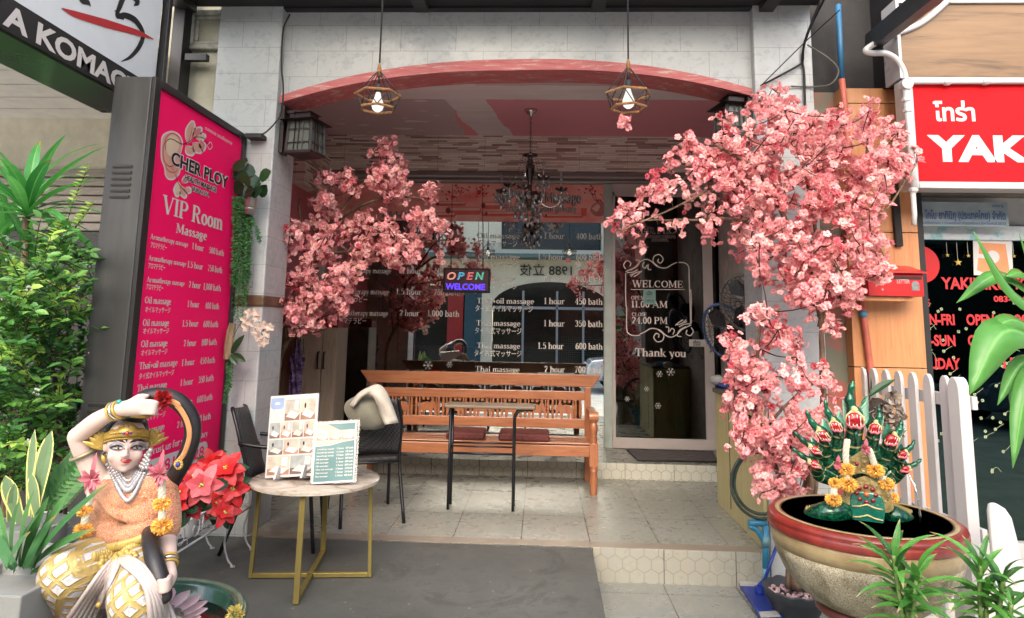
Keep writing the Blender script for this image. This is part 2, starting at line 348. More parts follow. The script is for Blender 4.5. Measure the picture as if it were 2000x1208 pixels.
m_fascia = woodm('weathered_wood_fascia', srgb(150,116,78), srgb(98,72,44), 'x', .45, .5)
m_olive = woodm('olive_wood_laminate', srgf(190,180,128), srgf(160,148,98), 'z', 1, .45)
m_ward = woodm('grey_oak_laminate', srgf(164,146,124), srgf(128,110,92), 'z', 1.2, .5)
m_bark = PM('pale_bark', srgb(168,140,112), .8, col2=srgb(104,80,62), scale=30, bump=.5, stretch=(1,1,.3))
m_twig = PM('dark_twig', srgb(74,52,44), .8, var=.3)
m_rope = PM('hemp_rope', srgb(166,120,74), .85, var=.4, scale=60, bump=.6)
m_red = PM('red_paint', srgb(214,36,40), .35, var=.08, bump=.03)
m_magenta = PM('printed_magenta_vinyl', srgb(234,18,94,.98), .6, col2=srgb(224,16,88,.98), scale=1, bump=0, spec=.12)
m_redvin = PM('red_sign_vinyl', srgb(226,24,32,.72), .6, var=.05, bump=0, spec=.1)
m_wvin = PM('white_vinyl', srgb(238,232,228), .5, var=.03, bump=0)
m_kvin = PM('black_vinyl', srgb(24,20,22), .5, var=.03, bump=0)
m_rvin = PM('red_vinyl', srgb(206,38,44), .5, var=.03, bump=0)
m_glass = glassm('tinted_shop_glass', (.7,.76,.73), .56)
m_glass2 = glassm('dark_green_shop_glass', (.34,.42,.40), .14)
# ------------------------------------------------------------------ lettering
_cache = {}
def sans_geo(s, bold=0.0, shear=0):
    k = (s, bold, shear)
    if k not in _cache:
        c = bpy.data.curves.new('t', 'FONT'); c.body = s; c.offset = bold; c.resolution_u = 3; c.shear = shear
        o = bpy.data.objects.new('t', c); me = o.to_mesh(); vs = [(q.co.x, q.co.y) for q in me.vertices]; fs = [tuple(p.vertices) for p in me.polygons]
        o.to_mesh_clear(); bpy.data.objects.remove(o); bpy.data.curves.remove(c); _cache[k] = (vs, fs)
    return _cache[k]
GL = {   # serif capitals, lower case and figures as pen strokes: l polyline, t thin polyline, a arc, s serif (x y width)
'A': (.9, 't .1 0 .42 1;l .4 1 .78 0;t .2 .34 .66 .34;s .1 0 .26;s .78 0 .3'), 'C': (.84, 'a .44 .5 .34 .45 50 315;t .66 .98 .66 .68'),
'E': (.76, 'l .18 0 .18 1;t .06 .03 .64 .03 .66 .28;t .06 .97 .62 .97 .63 .74;t .18 .5 .5 .5;t .5 .62 .5 .38'),
'I': (.38, 'l .19 0 .19 1;s .19 0 .34;s .19 1 .34'), 'L': (.72, 'l .18 0 .18 1;t .06 .03 .64 .03 .66 .3;s .18 1 .34'),
'M': (1.06, 't .16 0 .16 1;l .2 1 .52 .12;t .52 .12 .86 1;l .88 0 .88 1;s .14 1 .24;s .92 1 .24;s .16 0 .26;s .88 0 .32'),
'N': (.9, 't .18 0 .18 1;l .2 1 .7 0;t .72 0 .72 1;s .14 1 .26;s .72 1 .28;s .18 0 .28'), 'O': (.86, 'a .43 .5 .34 .45 0 360'),
'P': (.74, 'l .18 0 .18 1;t .06 .97 .4 .97;a .4 .73 .23 .24 -90 90;t .4 .49 .18 .49;s .18 0 .34'),
'R': (.86, 'l .18 0 .18 1;t .06 .97 .4 .97;a .4 .75 .23 .22 -90 90;t .4 .53 .18 .53;l .42 .52 .68 .02;s .18 0 .34;s .74 0 .2'),
'S': (.64, 'l .54 .78 .46 .93 .3 .96 .14 .86 .14 .68 .3 .55 .46 .46 .54 .3 .5 .12 .32 .04 .16 .08 .1 .26;t .55 .98 .55 .72;t .08 .02 .08 .3'),
'T': (.8, 'l .4 0 .4 1;t .06 .72 .08 .97 .72 .97 .74 .72;s .4 0 .36'), 'V': (.86, 'l .12 1 .44 0;t .44 0 .74 1;s .12 1 .32;s .76 1 .24'),
'W': (1.2, 'l .1 1 .36 0;t .36 0 .6 1;l .58 1 .84 0;t .84 0 1.08 1;s .1 1 .3;s .6 1 .3;s 1.1 1 .24'), 'H': (.92, 'l .18 0 .18 1;l .74 0 .74 1;t .18 .5 .74 .5;s .18 0 .32;s .18 1 .32;s .74 0 .32;s .74 1 .32'),
'a': (.58, 'l .42 .06 .42 .5;a .28 .46 .14 .2 0 150;a .24 .19 .15 .17 30 330;t .42 .38 .26 .37;t .42 .06 .54 .03'), 'b': (.62, 'l .14 0 .14 1;a .33 .33 .2 .31 0 360;s .09 1 .18'),
'c': (.5, 'a .28 .33 .19 .31 45 315'), 'd': (.62, 'l .47 0 .47 1;a .27 .33 .19 .31 0 360;s .42 1 .18;s .52 0 .14'), 'e': (.54, 'a .28 .33 .19 .31 -48 -360;t .09 .35 .47 .35'),
'f': (.4, 'l .17 0 .17 .8;a .29 .8 .12 .18 30 180;t .04 .63 .36 .63;s .17 0 .3'), 'g': (.56, 'a .25 .42 .17 .22 0 360;l .16 .22 .12 .12 .4 .06 .46 -.1 .3 -.26 .12 -.2 .1 -.06 .2 .04;t .36 .56 .52 .64'),
'h': (.66, 'l .14 0 .14 1;a .33 .44 .17 .2 0 170;l .5 0 .5 .44;s .14 0 .28;s .5 0 .28;s .09 1 .18'), 'i': (.32, 'l .16 0 .16 .64;s .16 0 .28;s .11 .64 .18;l .16 .8 .16 .95'),
'k': (.66, 'l .14 0 .14 1;t .16 .28 .5 .62;l .26 .38 .52 .02;s .14 0 .28;s .54 0 .24;s .48 .63 .24;s .09 1 .18'), 'l': (.32, 'l .16 0 .16 1;s .16 0 .28;s .11 1 .18'),
'm': (.96, 'l .14 0 .14 .64;a .31 .44 .16 .2 0 170;l .47 0 .47 .44;a .64 .44 .16 .2 0 170;l .8 0 .8 .44;s .14 0 .28;s .47 0 .26;s .8 0 .28;s .09 .64 .18'),
'n': (.66, 'l .14 0 .14 .64;a .33 .44 .17 .2 0 170;l .5 0 .5 .44;s .14 0 .28;s .5 0 .28;s .09 .64 .18'), 'o': (.56, 'a .28 .33 .2 .3 0 360'),
'p': (.62, 'l .14 -.3 .14 .64;a .33 .33 .2 .31 0 360;s .14 -.3 .28;s .09 .64 .18'), 'r': (.48, 'l .14 0 .14 .64;a .32 .44 .16 .18 40 170;s .14 0 .3;s .09 .64 .18'),
's': (.46, 'l .38 .5 .32 .62 .2 .63 .11 .53 .16 .41 .32 .29 .38 .17 .3 .04 .18 .03 .09 .14'), 't': (.42, 'l .18 .86 .18 .12 .24 .04 .36 .1;t .04 .63 .36 .63'),
'u': (.66, 'l .14 .64 .14 .2;a .3 .2 .16 .18 180 350;l .5 0 .5 .64;s .09 .64 .18;s .45 .64 .18;s .56 0 .14'), 'v': (.58, 'l .1 .64 .3 0;t .3 0 .48 .64;s .1 .64 .24;s .48 .64 .2'),
'y': (.58, 'l .1 .64 .3 .02;t .48 .64 .26 -.2 .12 -.26;s .1 .64 .24;s .48 .64 .2'), 'w': (.86, 'l .1 .64 .26 0;t .26 0 .43 .64;l .42 .64 .6 0;t .6 0 .76 .64;s .1 .64 .22;s .77 .64 .2'),
'0': (.58, 'a .29 .5 .19 .46 0 360'), '1': (.46, 'l .24 0 .24 1;t .1 .84 .24 .97;s .24 0 .34'), '2': (.58, 'a .28 .72 .18 .24 -30 170;l .44 .6 .12 .06;l .1 .07 .48 .07'), '3': (.56, 'a .26 .74 .17 .22 -80 150;a .26 .28 .2 .24 -150 80'),
'4': (.6, 'l .4 0 .4 1;t .4 .98 .06 .28 .54 .28;s .4 0 .28'), '5': (.58, 'l .16 .94 .46 .94;t .16 .94 .13 .5;a .28 .34 .2 .3 -140 125'), '6': (.58, 'a .3 .3 .19 .27 0 360;l .12 .36 .16 .7 .34 .95 .44 .88'),
'7': (.56, 'l .1 .94 .48 .94;t .48 .94 .24 0;l .3 .3 .24 0'), '8': (.58, 'a .29 .73 .16 .22 0 360;a .29 .26 .2 .24 0 360'), '9': (.58, 'a .28 .7 .19 .27 0 360;l .46 .64 .42 .3 .26 .05 .14 .12'),
'.': (.28, 'l .13 0 .13 .13'), ',': (.28, 'l .13 .1 .13 .02 .07 -.12'), '+': (.6, 'l .3 .14 .3 .6;l .08 .37 .52 .37'), '-': (.4, 'l .06 .35 .34 .35'), ' ': (.32, '')}
def serif_geo(s, thick=.17, thin=.075):
    k = (s, thick, thin)
    if k in _cache: return _cache[k]
    vs, fs, x0 = [], [], 0
    def ribbon(pts, con):
        n = len(pts); o = len(vs)
        for i in range(n):
            a, b = pts[max(0, i-1)], pts[min(n-1, i+1)]
            if i == 0 and n > 2 and pts[0] == pts[-1]: a = pts[-2]
            if i == n-1 and n > 2 and pts[0] == pts[-1]: b = pts[1]
            dx, dy = b[0]-a[0], b[1]-a[1]; L = math.hypot(dx, dy) or 1
            wd = con if con else thin+(thick-thin)*abs(dy/L)**1.3
            nx, ny = -dy/L*wd/2, dx/L*wd/2; vs.extend([(x0+pts[i][0]+nx, pts[i][1]+ny), (x0+pts[i][0]-nx, pts[i][1]-ny)])
        fs.extend([(o+2*i, o+2*i+1, o+2*i+3, o+2*i+2) for i in range(n-1)])
    for ch in s:
        adv, st = GL.get(ch, GL['o'])
        for q in filter(None, st.split(';')):
            p = q.split(); v = [float(z) for z in p[1:]]
            if p[0] in 'lt': ribbon([(v[i], v[i+1]) for i in range(0, len(v), 2)], thin if p[0] == 't' else 0)
            elif p[0] == 'a': ribbon(arc(v[0], v[1], v[2], v[3], v[4], v[5], 14), 0)
            else:
                y = v[1]+(.03 if v[1] < .3 else -.03); ribbon([(v[0]-v[2]/2, y), (v[0]+v[2]/2, y)], .06)
        x0 += adv
    _cache[k] = (vs, fs); return _cache[k]
def text(mb, s, o, u, v, h, width=None, m=0, kind='serif', align='l', bold=.012, thick=.17, thin=.075, shear=0, lift=0):
    """lettering in the plane (u, v) with its baseline start / centre / end at o; h is the height of a capital"""
    o, u, v = V(o), V(u).normalized(), V(v).normalized()
    if kind == 'serif': vs, fs = serif_geo(s, thick, thin); k = h
    else: vs, fs = sans_geo(s, bold, shear); k = h/.73
    if not vs: return
    x0, x1 = min(p[0] for p in vs), max(p[0] for p in vs); kx = k if width is None else width/(x1-x0)
    off = {'l': 0, 'c': (x1-x0)/2, 'r': x1-x0}[align]; nn = u.cross(v)*lift
    # stagger overlapping strokes by a hair so that no two faces share a plane
    if kind == 'serif':
        vv = [o+nn+u*((p[0]-x0-off)*kx)+v*(p[1]*k)+u.cross(v)*(.00003*(i % 97)) for i, p in enumerate(vs)]
    else: vv = [o+nn+u*((p[0]-x0-off)*kx)+v*(p[1]*k) for p in vs]
    mb.add(vv, fs, m)
# ------------------------------------------------------------------ ground
FY, WY = 4.88, 7.85            # facade plane, shop-window plane
PZ, SZ = .22, .37              # platform and sill-step height
b = MB(); b.box(-60, 60, -60, -2.0, -.3, -.12); struct(b.build('road', PM('worn_grey_road', srgf(178,176,170), .85, var=.2, scale=2, bump=.3, bs=90)))
b = MB(); b.box(-60, 60, -2.0, 9, -.3, 0); struct(b.build('ground', PM('old_paving', srgf(206,202,190), .8, var=.2, scale=3, bump=.2)))
b = MB(); b.box(.37, 1.95, 2.2, FY, 0, .004); struct(b.build('pavement', hex_floor('pavement_tile', srgb(154,160,156), srgb(204,186,156), srgb(178,174,164), tile=.47, ox=.12)))
b = MB(); poly = [(FY-.002, PZ-.004), (3.2, .125), (2.3, .004), (FY-.002, .004)]
b.prism(poly, (-3.2, 0, 0), (0,1,0), (0,0,1), (3.2+.356, 0, 0)); struct(b.build('ramp', m_conc, bevel=.006))
b = MB(); b.box(-2.6, 1.5, FY+.12, WY+.4, -.1, PZ, 0); b.box(1.5, 2.0, FY+.421, WY+.4, -.1, PZ, 0); b.box(-2.6, 1.5, FY+.006, FY+.12, 0, PZ-.002, 1); b.box(-1.97, 1.5, FY, FY+.12, PZ-.002, PZ+.001, 2); b.box(.35, 1.5, FY-.004, FY+.006, 0, PZ-.002, 1)
struct(b.build('platform', [m_floor, m_riser, m_nosing], bevel=.003))
m_riser2 = hex_floor('hexagon_pattern_back_riser', srgf(200,200,188), srgf(192,174,142), srgf(144,142,134), vert=True, ox=.115-6.98, oy=-.1)
b = MB(); b.box(-2.55, 2.1, 6.99, WY+.3, PZ, SZ, 0); b.box(-2.55, 2.1, 6.98, 6.99, PZ, SZ-.001, 1)
struct(b.build('step', [m_floor, m_riser2], bevel=.003))

# ------------------------------------------------------------------ massage shop building
shop = thing('shop_building', 'massage shop front of glazed white tile with wide pink-edged arch over a deep tiled porch', 'shop', (0, FY, 0))
TOPZ = 4.03
for (x0, x1) in ((-2.47, -1.985), (1.527, 1.945)):
    b = MB(); b.box(x0, x1, FY, FY+.42, 0, 6.6, 0); b.build('pillar', [m_tile], shop, bevel=.008)
# porcelain band on the left pillar
b = MB(); zb = at(470, 586, FY).z
b.box(-2.46, -1.972, FY-.02, FY+.40, zb-.045, zb+.035); b.build('pillar_band', PM('brown_ceramic_band', srgb(122,96,70), .35, col2=srgb(86,70,56), scale=12), shop, bevel=.015)
# arched header wall, 6 cm behind the pillar fronts
xa, xb = -1.985, 1.527; ys = FY+.07; L0 = at(555, 193, ys); A0 = at(1010, 122, ys); R0 = at(1462, 180, ys)
def arch_z(x): 
    cx = (xa+xb)/2; t = (x-cx)/((xb-xa)/2); e = lerp(L0.z, R0.z, (x-xa)/(xb-xa)); return e+(A0.z-(L0.z+R0.z)/2)*(1-abs(t)**2.3)
xs = [lerp(xa, xb, i/48) for i in range(49)]
poly = [(x, arch_z(x)) for x in xs]+[(xb, 6.6), (xa, 6.6)]
b = MB(); b.prism(poly, (0, ys, 0), (1,0,0), (0,0,1), (0, .26, 0)); b.build('arch_wall', m_tile, shop)
def flaky():
    n = NT('peeling_pink_edge_paint'); c = n.coord((.5, 2, 5)); a = n.noise(c, 9, 6, .75)
    k = n.ramp(a.outputs[0], [(.3, srgb(206,96,100)), (.56, srgb(224,132,132)), (.63, srgb(232,208,190)), (.72, srgb(190,84,90))]); return n.out(k, .65, 0, a.outputs[0], .5, .004)
m_flaky = flaky()
b = MB(); n = len(xs)
vs = []
for x in xs:
    z = arch_z(x); th = .036+.032*(1-abs((x-(xa+xb)/2)/1.76)); vs += [(x, ys-.012, z-.002), (x, ys-.012, z+.02), (x, ys+.27, z-.006), (x, ys-.012, z-th), (x, ys+.27, z-th)]
fs = []
for i in range(n-1):
    o, p = i*5, i*5+5; fs += [(o+1, o+3, p+3, p+1), (o+3, o+4, p+4, p+3), (o+1, p+1, p+2, o+2)]
b.add(vs, fs); b.build('arch_trim', m_flaky, shop)
# porch ceiling with filler patches
def patched():
    n = NT('part_painted_ceiling_board'); s = n.n('SeparateXYZ', {0: n.n('TexCoord').outputs['Object']}); x, y = s.outputs[0], s.outputs[1]
    nz = n.math('MULTIPLY_ADD', n.noise(n.coord(), 2.5, 5, .55).outputs[0], .16, -.08); nf = n.math('MULTIPLY_ADD', n.noise(n.coord((1, 6, 1)), 9, 3).outputs[0], .03, -.015)
    xx = n.math('ADD', n.math('ADD', x, nz), nf); yy = n.math('ADD', n.math('ADD', y, n.math('MULTIPLY', nz, .35)), nf)
    band = lambda v, lo, hi: n.math('MULTIPLY', n.math('GREATER_THAN', v, lo), n.math('LESS_THAN', v, hi))
    pink = srgf(250,166,180); grey = srgf(218,200,206); fill = srgf(252,242,244)
    k = n.mix(band(xx, -3, -.92), pink, grey)                         # grey primer on the left half
    k = n.mix(n.math('MULTIPLY', n.math('GREATER_THAN', xx, -.75), n.math('LESS_THAN', yy, 6.12)), k, grey)
    k = n.mix(n.math('MULTIPLY', n.math('LESS_THAN', xx, -.78), n.math('LESS_THAN', yy, 5.98)), k, pink)
    skew = n.math('MULTIPLY_ADD', y, -.16, xx)
    k = n.mix(band(skew, -2.02, -1.62), k, fill); k = n.mix(band(yy, 6.12, 6.52), k, fill)
    sp = n.noise(n.coord((1, 2.4, 1), loc=(4, 2, 0)), 2.6, 1); k = n.mix(n.math('MULTIPLY', n.ramp(sp.outputs[0], [(.66, 0), (.68, 1)]), band(x, -2.6, -1)), k, fill)
    k = n.mix(n.ramp(n.noise(n.coord((1, 5, 1)), 1.6, 5).outputs[0], [(.35, 0), (.75, .3)]), k, srgf(220,170,176))
    return n.out(k, .7, 0, nf, .3, .01)
b = MB(); b.box(-2.7, 2.2, ys+.26, WY+.1, 3.86, 3.9); b.build('ceiling', patched(), shop)
b = MB(); b.box(-2.7, 2.2, ys+.262, WY, 3.9, 6.6); b.build('upper_mass', m_dark, shop)
# porch side walls
b = MB(); b.box(-2.75, -2.62, FY+.51, WY+.3, 0, 3.86); b.build('side_wall', m_pinkw, shop)
b = MB(); b.box(2.0, 2.1, FY+.42, WY+.3, 0, 3.86); b.build('side_wall', PM('pale_side_wall', srgf(196,186,178), .7, var=.2), shop)
b = MB(); b.box(-2.62, 2.0, WY-.02, WY+.12, 3.44, 3.86); b.box(-2.62, -2.50, 7.0, WY-.02, 3.1, 3.62); b.build('stone_cladding', m_clad, shop)
m_pipe = PM('pale_conduit', srgf(206,196,188), .5, var=.15)
b = MB(); b.box(-2.62, 2.0, WY+.0, WY+.1, 3.30, 3.44); b.build('shutter_box', PM('grey_shutter_box', srgf(150,140,134), .45, var=.2, stretch=(.3,1,6)), shop, bevel=.01)
b = MB(); b.box(-2.4, 1.3, WY-.06, WY, 3.355, 3.375); b.box(-2.62, 2.0, WY-.05, WY, 3.31, 3.325)
b.build('shutter_rail', m_frame, shop)
# awning: dark steel strip along the wall, steel rafters, and an added unseen sheet that passes light
aw = MB(); aw.box(-2.9, 2.0, 4.45, FY-.001, TOPZ+.005, TOPZ+.03, 0)
for (x, z) in ((-2.7, .0), (-.92, .0), (.39, .0), (1.62, .0)): aw.box(x-.05, x+.05, 2.2, FY-.01, TOPZ-.05, TOPZ+.004, 1)
for y in (2.2, 3.0, 3.75, 4.45): aw.box(-2.9, 2.0, y-.03, y+.03, TOPZ+.0045, TOPZ+.05, 1)
aw.build('awning', [m_awn, m_black], shop)
def sheetm():
    n = NT('light_passing_frosted_sheet'); a = n.n('BsdfTranslucent', {0: (.9,.93,.9)}); t = n.n('BsdfTransparent', {0: (.95,.97,.95)}); x = n.n('MixShader', {0: .45, 1: t.outputs[0], 2: a.outputs[0]}); o = n.n('OutputMaterial'); n.t.links.new(x.outputs[0], o.inputs[0]); return n.m
b = MB(); rows = []
for y in (2.15, 4.449): rows.append([V((-2.9+4.9*i/140, y, TOPZ+.062+.012*math.sin(i*1.3))) for i in range(141)])
n_ = 141; b.add([p for r in rows for p in r], [(k, k+1, n_+k+1, n_+k) for k in range(140)]); b.build('unseen_awning_sheet', sheetm(), shop, smooth=True)
b = MB(); b.box(-1.984, 1.526, FY+.0, ys-.0005, TOPZ-.01, TOPZ+.03); b.box(-2.47, 1.945, FY-.02, FY-.0012, TOPZ+.031, TOPZ+.14); b.build('awning_flashing', m_black, shop)
# ------------------------------------------------------------------ shop window (glass to the floor) and sliding door
GX0, GX1, DX0, DX1 = -2.5, .70, .79, 1.905
gl = MB(); gl.box(GX0, -1.62, WY+.005, WY+.011, SZ, 3.30); gl.box(-1.615, -.735, WY+.005, WY+.011, SZ, 3.30); gl.box(-.73, GX1, WY+.005, WY+.011, SZ, 3.30)
win = gl.build('shop_window', m_glass, shop)
for q in ((GX1, DX0), (GX0-.06, GX0)): b = MB(); b.box(*q, WY-.03, WY+.06, SZ, 3.30); b.build('window_frame', PM('pale_green_grey_frame', srgf(176,186,180), .35), shop, bevel=.004)
dr = MB(); dr.box(DX0, DX1, WY-.05, WY-.005, SZ-.005+.01, SZ+.115); dr.box(DX1-.105, DX1, WY-.05, WY-.005, SZ+.115, 3.2); dr.box(DX0, DX0+.035, WY-.05, WY-.005, SZ+.115, 3.2); dr.box(DX0, DX1-.105, WY-.05, WY-.005, 3.15, 3.2); dr.box(DX0, 2.0, WY-.04, WY+.06, 3.201, 3.30)
door = dr.build('sliding_door', m_frame, shop, bevel=.004)
g = MB(); g.box(DX0+.036, DX1-.106, WY-.03, WY-.024, SZ+.116, 3.149); dglass = g.build('door_glass', m_glass2, door)
b = MB(); hx = DX1-.05; zt, zb2 = at(1384, 600, WY).z, at(1384, 664, WY).z
b.tube(bez([(hx, WY-.05, zt), (hx, WY-.09, zt-.01), (hx-.02, WY-.10, (zt+zb2)/2), (hx, WY-.09, zb2+.01), (hx, WY-.05, zb2)]), .009, 8); b.ell((hx, WY-.06, zt), (.018,.012,.018)); b.ell((hx, WY-.06, zb2), (.018,.012,.018)); b.build('door_handle', m_chrome, door, smooth=True)
b = MB(); zl = at(1386, 685, WY).z; b.lathe([(.0,-.01),(.02,-.01),(.02,.006),(.008,.008),(0,.008)], (hx, WY-.055, zl), 14, 0, Matrix.Rotation(R(90), 3, 'X')); b.build('door_lock', m_chrome, door, smooth=True)
# room behind the glass
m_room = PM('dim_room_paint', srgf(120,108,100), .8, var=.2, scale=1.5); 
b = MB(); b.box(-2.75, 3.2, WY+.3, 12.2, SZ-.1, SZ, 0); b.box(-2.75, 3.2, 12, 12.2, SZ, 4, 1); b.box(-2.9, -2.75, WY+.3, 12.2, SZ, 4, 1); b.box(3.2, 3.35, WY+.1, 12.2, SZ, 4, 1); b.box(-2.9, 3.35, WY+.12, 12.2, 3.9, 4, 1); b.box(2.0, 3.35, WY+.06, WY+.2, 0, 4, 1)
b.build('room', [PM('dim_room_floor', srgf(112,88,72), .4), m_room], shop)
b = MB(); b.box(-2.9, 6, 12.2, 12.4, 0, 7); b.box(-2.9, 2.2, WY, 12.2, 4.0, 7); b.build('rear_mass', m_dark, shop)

# ------------------------------------------------------------------ neighbours
lb = thing('neighbour_building', 'beige neighbouring building with grey slatted soffit and brown roller shutter behind plants', 'building', (-5.2, 6.2, 0))
m_beige = PM('beige_render', srgf(214,208,190), .8, var=.12, bump=.1)
b = MB(); b.box(-9, -2.9, 6.2, 6.5, 0, 7); b.build('wall', m_beige, lb)
z0, z1 = at(100, 330, 6.18).z, at(100, 452, 6.18).z
b = MB()
for i in range(7): b.box(-9, -2.95, 6.155, 6.2, lerp(z1, z0, i/7)+.004, lerp(z1, z0, (i+1)/7)-.006)
b.build('roller_shutter', PM('brown_shutter_slat', srgf(140,132,124), .5, var=.2, stretch=(.4,1,5)), lb, bevel=.01)
b = MB(); b.box(-9, -2.95, 6.12, 6.2, 0, z1-.01); b.build('opening_shade_panel', PM('dark_opening_shade', srgb(44,42,42), .5), lb)  # solid panel; the opening's shade is put into its dark colour
zs = at(100, 226, 6.1).z
b = MB(); b.box(-9, -2.9, 4.2, 6.2, zs+.06, zs+.14, 0)
for i in range(6): b.box(-9, -2.9, 4.3+i*.32, 4.3+i*.32+.30, zs, zs+.058, 0)
b.build('slatted_soffit', PM('grey_soffit_panel', srgf(206,206,202), .6, var=.1), lb)
b = MB(); b.box(-9, -2.9, 6.2, 6.9, 7, 7.3); b.build('roof', m_awn, lb)
b = MB(); b.box(-2.9, -2.47, FY+.07, FY+.5, 0, 6.6); sw = b.build('side_pier', PM('cream_flaking_render', srgb(232,228,206), .85, col2=srgb(206,198,172), scale=5, bump=.5), lb)
b = MB(); c = at(408, 58, FY+.03); s = scl(FY)
for (r, d, ri) in ((44, .05, 33), (33, .035, 24)):
    r *= s; ri *= s
    for q in ((-r, r, ri, r), (-r, r, -r, -ri), (-r, -ri, -ri, ri), (ri, r, -ri, ri)): b.box(c.x+q[0], c.x+q[1], FY+.07-d, FY+.069, c.z+q[2], c.z+q[3])
b.build('square_moulding', PM('old_white_moulding', srgb(226,224,212), .7, col2=srgb(178,174,160), scale=14, bump=.3), lb, bevel=.012)

rb = thing('restaurant_building', 'restaurant front with orange wood panels, dark glass and wood fascia right of the blossom tree', 'restaurant', (4, FY, 0))
px0 = at(1638, 180, FY).x; px1 = 2.60
zt = at(1700, 174, FY).z
b = MB(); za = at(1700, 400, FY).z
zz = [0, at(1720, 718, FY).z, at(1720, 455, FY).z, at(1700, 204, FY).z, zt]
for i in range(4): b.box(px0, px1, FY-.02, FY+.3, zz[i]+.003, zz[i+1]-.003)
b.build('wood_panel', m_orange, rb, bevel=.002)
b = MB(); b.box(1.947, px0-.001, FY+.08, FY+.5, 0, zt); b.build('flaking_pink_strip', PM('flaking_pink_plaster', srgb(196,92,84), .8, col2=srgb(128,130,112), scale=3, lo=.4, hi=.55, bump=.4), rb)
b = MB(); b.box(1.947, 3.2, FY+.1, FY+.5, zt+.001, 6.6); b.build('black_wall', PM('sooty_black_wall', srgb(22,20,22), .7, col2=srgb(22,20,22), scale=20, bump=.4), rb)
b = MB(); b.box(px1-.015, px1+.045, FY-.01, FY+.3, 0, zt-.1); b.build('dark_jamb', m_blackm, rb)
RG = FY+.16
b = MB(); b.box(px1+.05, 7, RG, RG+.006, .3, at(1900, 470, RG).z); rwin = b.build('restaurant_window', glassm('smoked_reflection_tinted_glass', (.12,.2,.2), .05, fres=.15, gcol=(.5, .78, .74)), rb)  # teal of the street reflection is put into the glass colours
b = MB(); b.box(px1+.04, 7, RG-.03, RG+.08, at(1900, 470, RG).z, at(1900, 448, RG).z+.02, 0); b.box(px1+.04, 7, RG+.0, RG+.2, at(1900, 446, RG).z+.02, at(1900, 385, RG).z, 1)
b.build('glass_transom', [PM('printed_transom', srgb(214,222,226), .3, col2=srgb(150,200,206), scale=6, lo=.5, hi=.56), PM('grey_lintel', srgb(196,196,194), .5)], rb)
b = MB(); b.box(px1+.04, 7, RG-.1, RG+.3, at(1900, 382, RG-.1).z, at(1900, 362, RG-.1).z); b.box(px1+.04, 7, RG-.02, RG+.3, at(1900, 362, RG).z, at(1900, 300, RG).z); b.build('brown_lintel', PM('brown_lintel_paint', srgb(110,96,86), .5, var=.2), rb, bevel=.01)
b = MB(); b.box(px1+.04, 7, RG-.06, RG+.16, 0, .3); b.build('stall_riser', PM('white_stall_riser', srgb(206,206,204), .6, var=.15), rb)
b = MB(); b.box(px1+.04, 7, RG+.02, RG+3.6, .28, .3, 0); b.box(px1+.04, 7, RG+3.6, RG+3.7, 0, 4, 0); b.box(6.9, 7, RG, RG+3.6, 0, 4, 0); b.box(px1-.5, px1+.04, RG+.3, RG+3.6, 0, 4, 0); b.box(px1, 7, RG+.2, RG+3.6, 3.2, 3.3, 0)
b.build('dark_dining_room', PM('dark_room_reflection_teal', srgb(40,56,56), .8), rb)  # the window's reflected teal is put into the room colour too
b = MB(); fx0 = at(1752, 80, FY-.25).x; b.box(fx0, 7, FY-.28, FY-.24, at(1900, 158, FY-.25).z, at(1900, 12, FY-.25).z); b.build('fascia_board', m_fascia, rb)
b = MB(); za, zb3 = at(1900, 158, FY-.25).z, at(1900, 12, FY-.25).z
b.box(fx0-.02, fx0-.001, FY-.3, FY-.1, za, zb3+.03); b.box(fx0-.001, 7, FY-.3, FY-.2, zb3+.001, zb3+.03); b.build('fascia_edge', m_whitem, rb)
b = MB(); b.box(fx0-.001, 7, FY-.23, FY+.5, za+.02, 6.6); b.build('upper_wall', m_blackm, rb)
# ------------------------------------------------------------------ street behind the camera, mirrored in the shop glass
ob = thing('opposite_building', 'white shophouse across the street with a dark arched window', 'building', (0, -11, 0))
m_owhite = PM('opposite_white_render', srgf(255,238,206), .8, var=.08, scale=1)
oy = -11.0
def hole_wall(b, x0, x1, z0, z1, holes, y0, y1, m=0):
    xs_ = sorted({x0, x1, *[h[0] for h in holes], *[h[1] for h in holes]}); zs_ = sorted({z0, z1, *[h[2] for h in holes], *[h[3] for h in holes]})
    for i in range(len(xs_)-1):
        for j in range(len(zs_)-1):
            cx, cz = (xs_[i]+xs_[i+1])/2, (zs_[j]+zs_[j+1])/2
            if not any(h[0] < cx < h[1] and h[2] < cz < h[3] for h in holes): b.box(xs_[i], xs_[i+1], y0, y1, zs_[j], zs_[j+1], m)
b = MB(); hole_wall(b, -14, 16, -.12, 6.6, [(-7.3, -2.4, 0, 3.2), (-1.9, 2.6, 0, 2.4), (-1.6, 2.3, 4.6, 6.1), (4.2, 9, 0, 3.1), (-8, -4, 4.6, 6.2), (5, 9, 4.6, 6.2), (10.2, 15.6, .2, 5.2)], oy-.4, oy); b.build('wall', m_owhite, ob)
b = MB(); b.prism([(-1.9, 2.4)]+arc(.35, 2.4, 2.25, .95, 180, 0, 20)+[(2.6, 2.4)], (0, oy+.01, 0), (1,0,0), (0,0,1), (0, -.02, 0)); b.box(-1.9, 2.6, oy-.6, oy-.5, -.1, 2.4); b.box(-7.3, -2.4, oy-.6, oy-.5, -.1, 3.2); b.box(4.2, 9, oy-.6, oy-.5, -.1, 3.1); b.box(-8, 9, oy-.6, oy-.5, 4.5, 6.2); b.box(10, 15.8, oy-.6, oy-.5, 0, 5.4)
b.build('dark_glazing', PM('opposite_dark_glass', srgb(34,34,30), .15), ob)
b = MB()
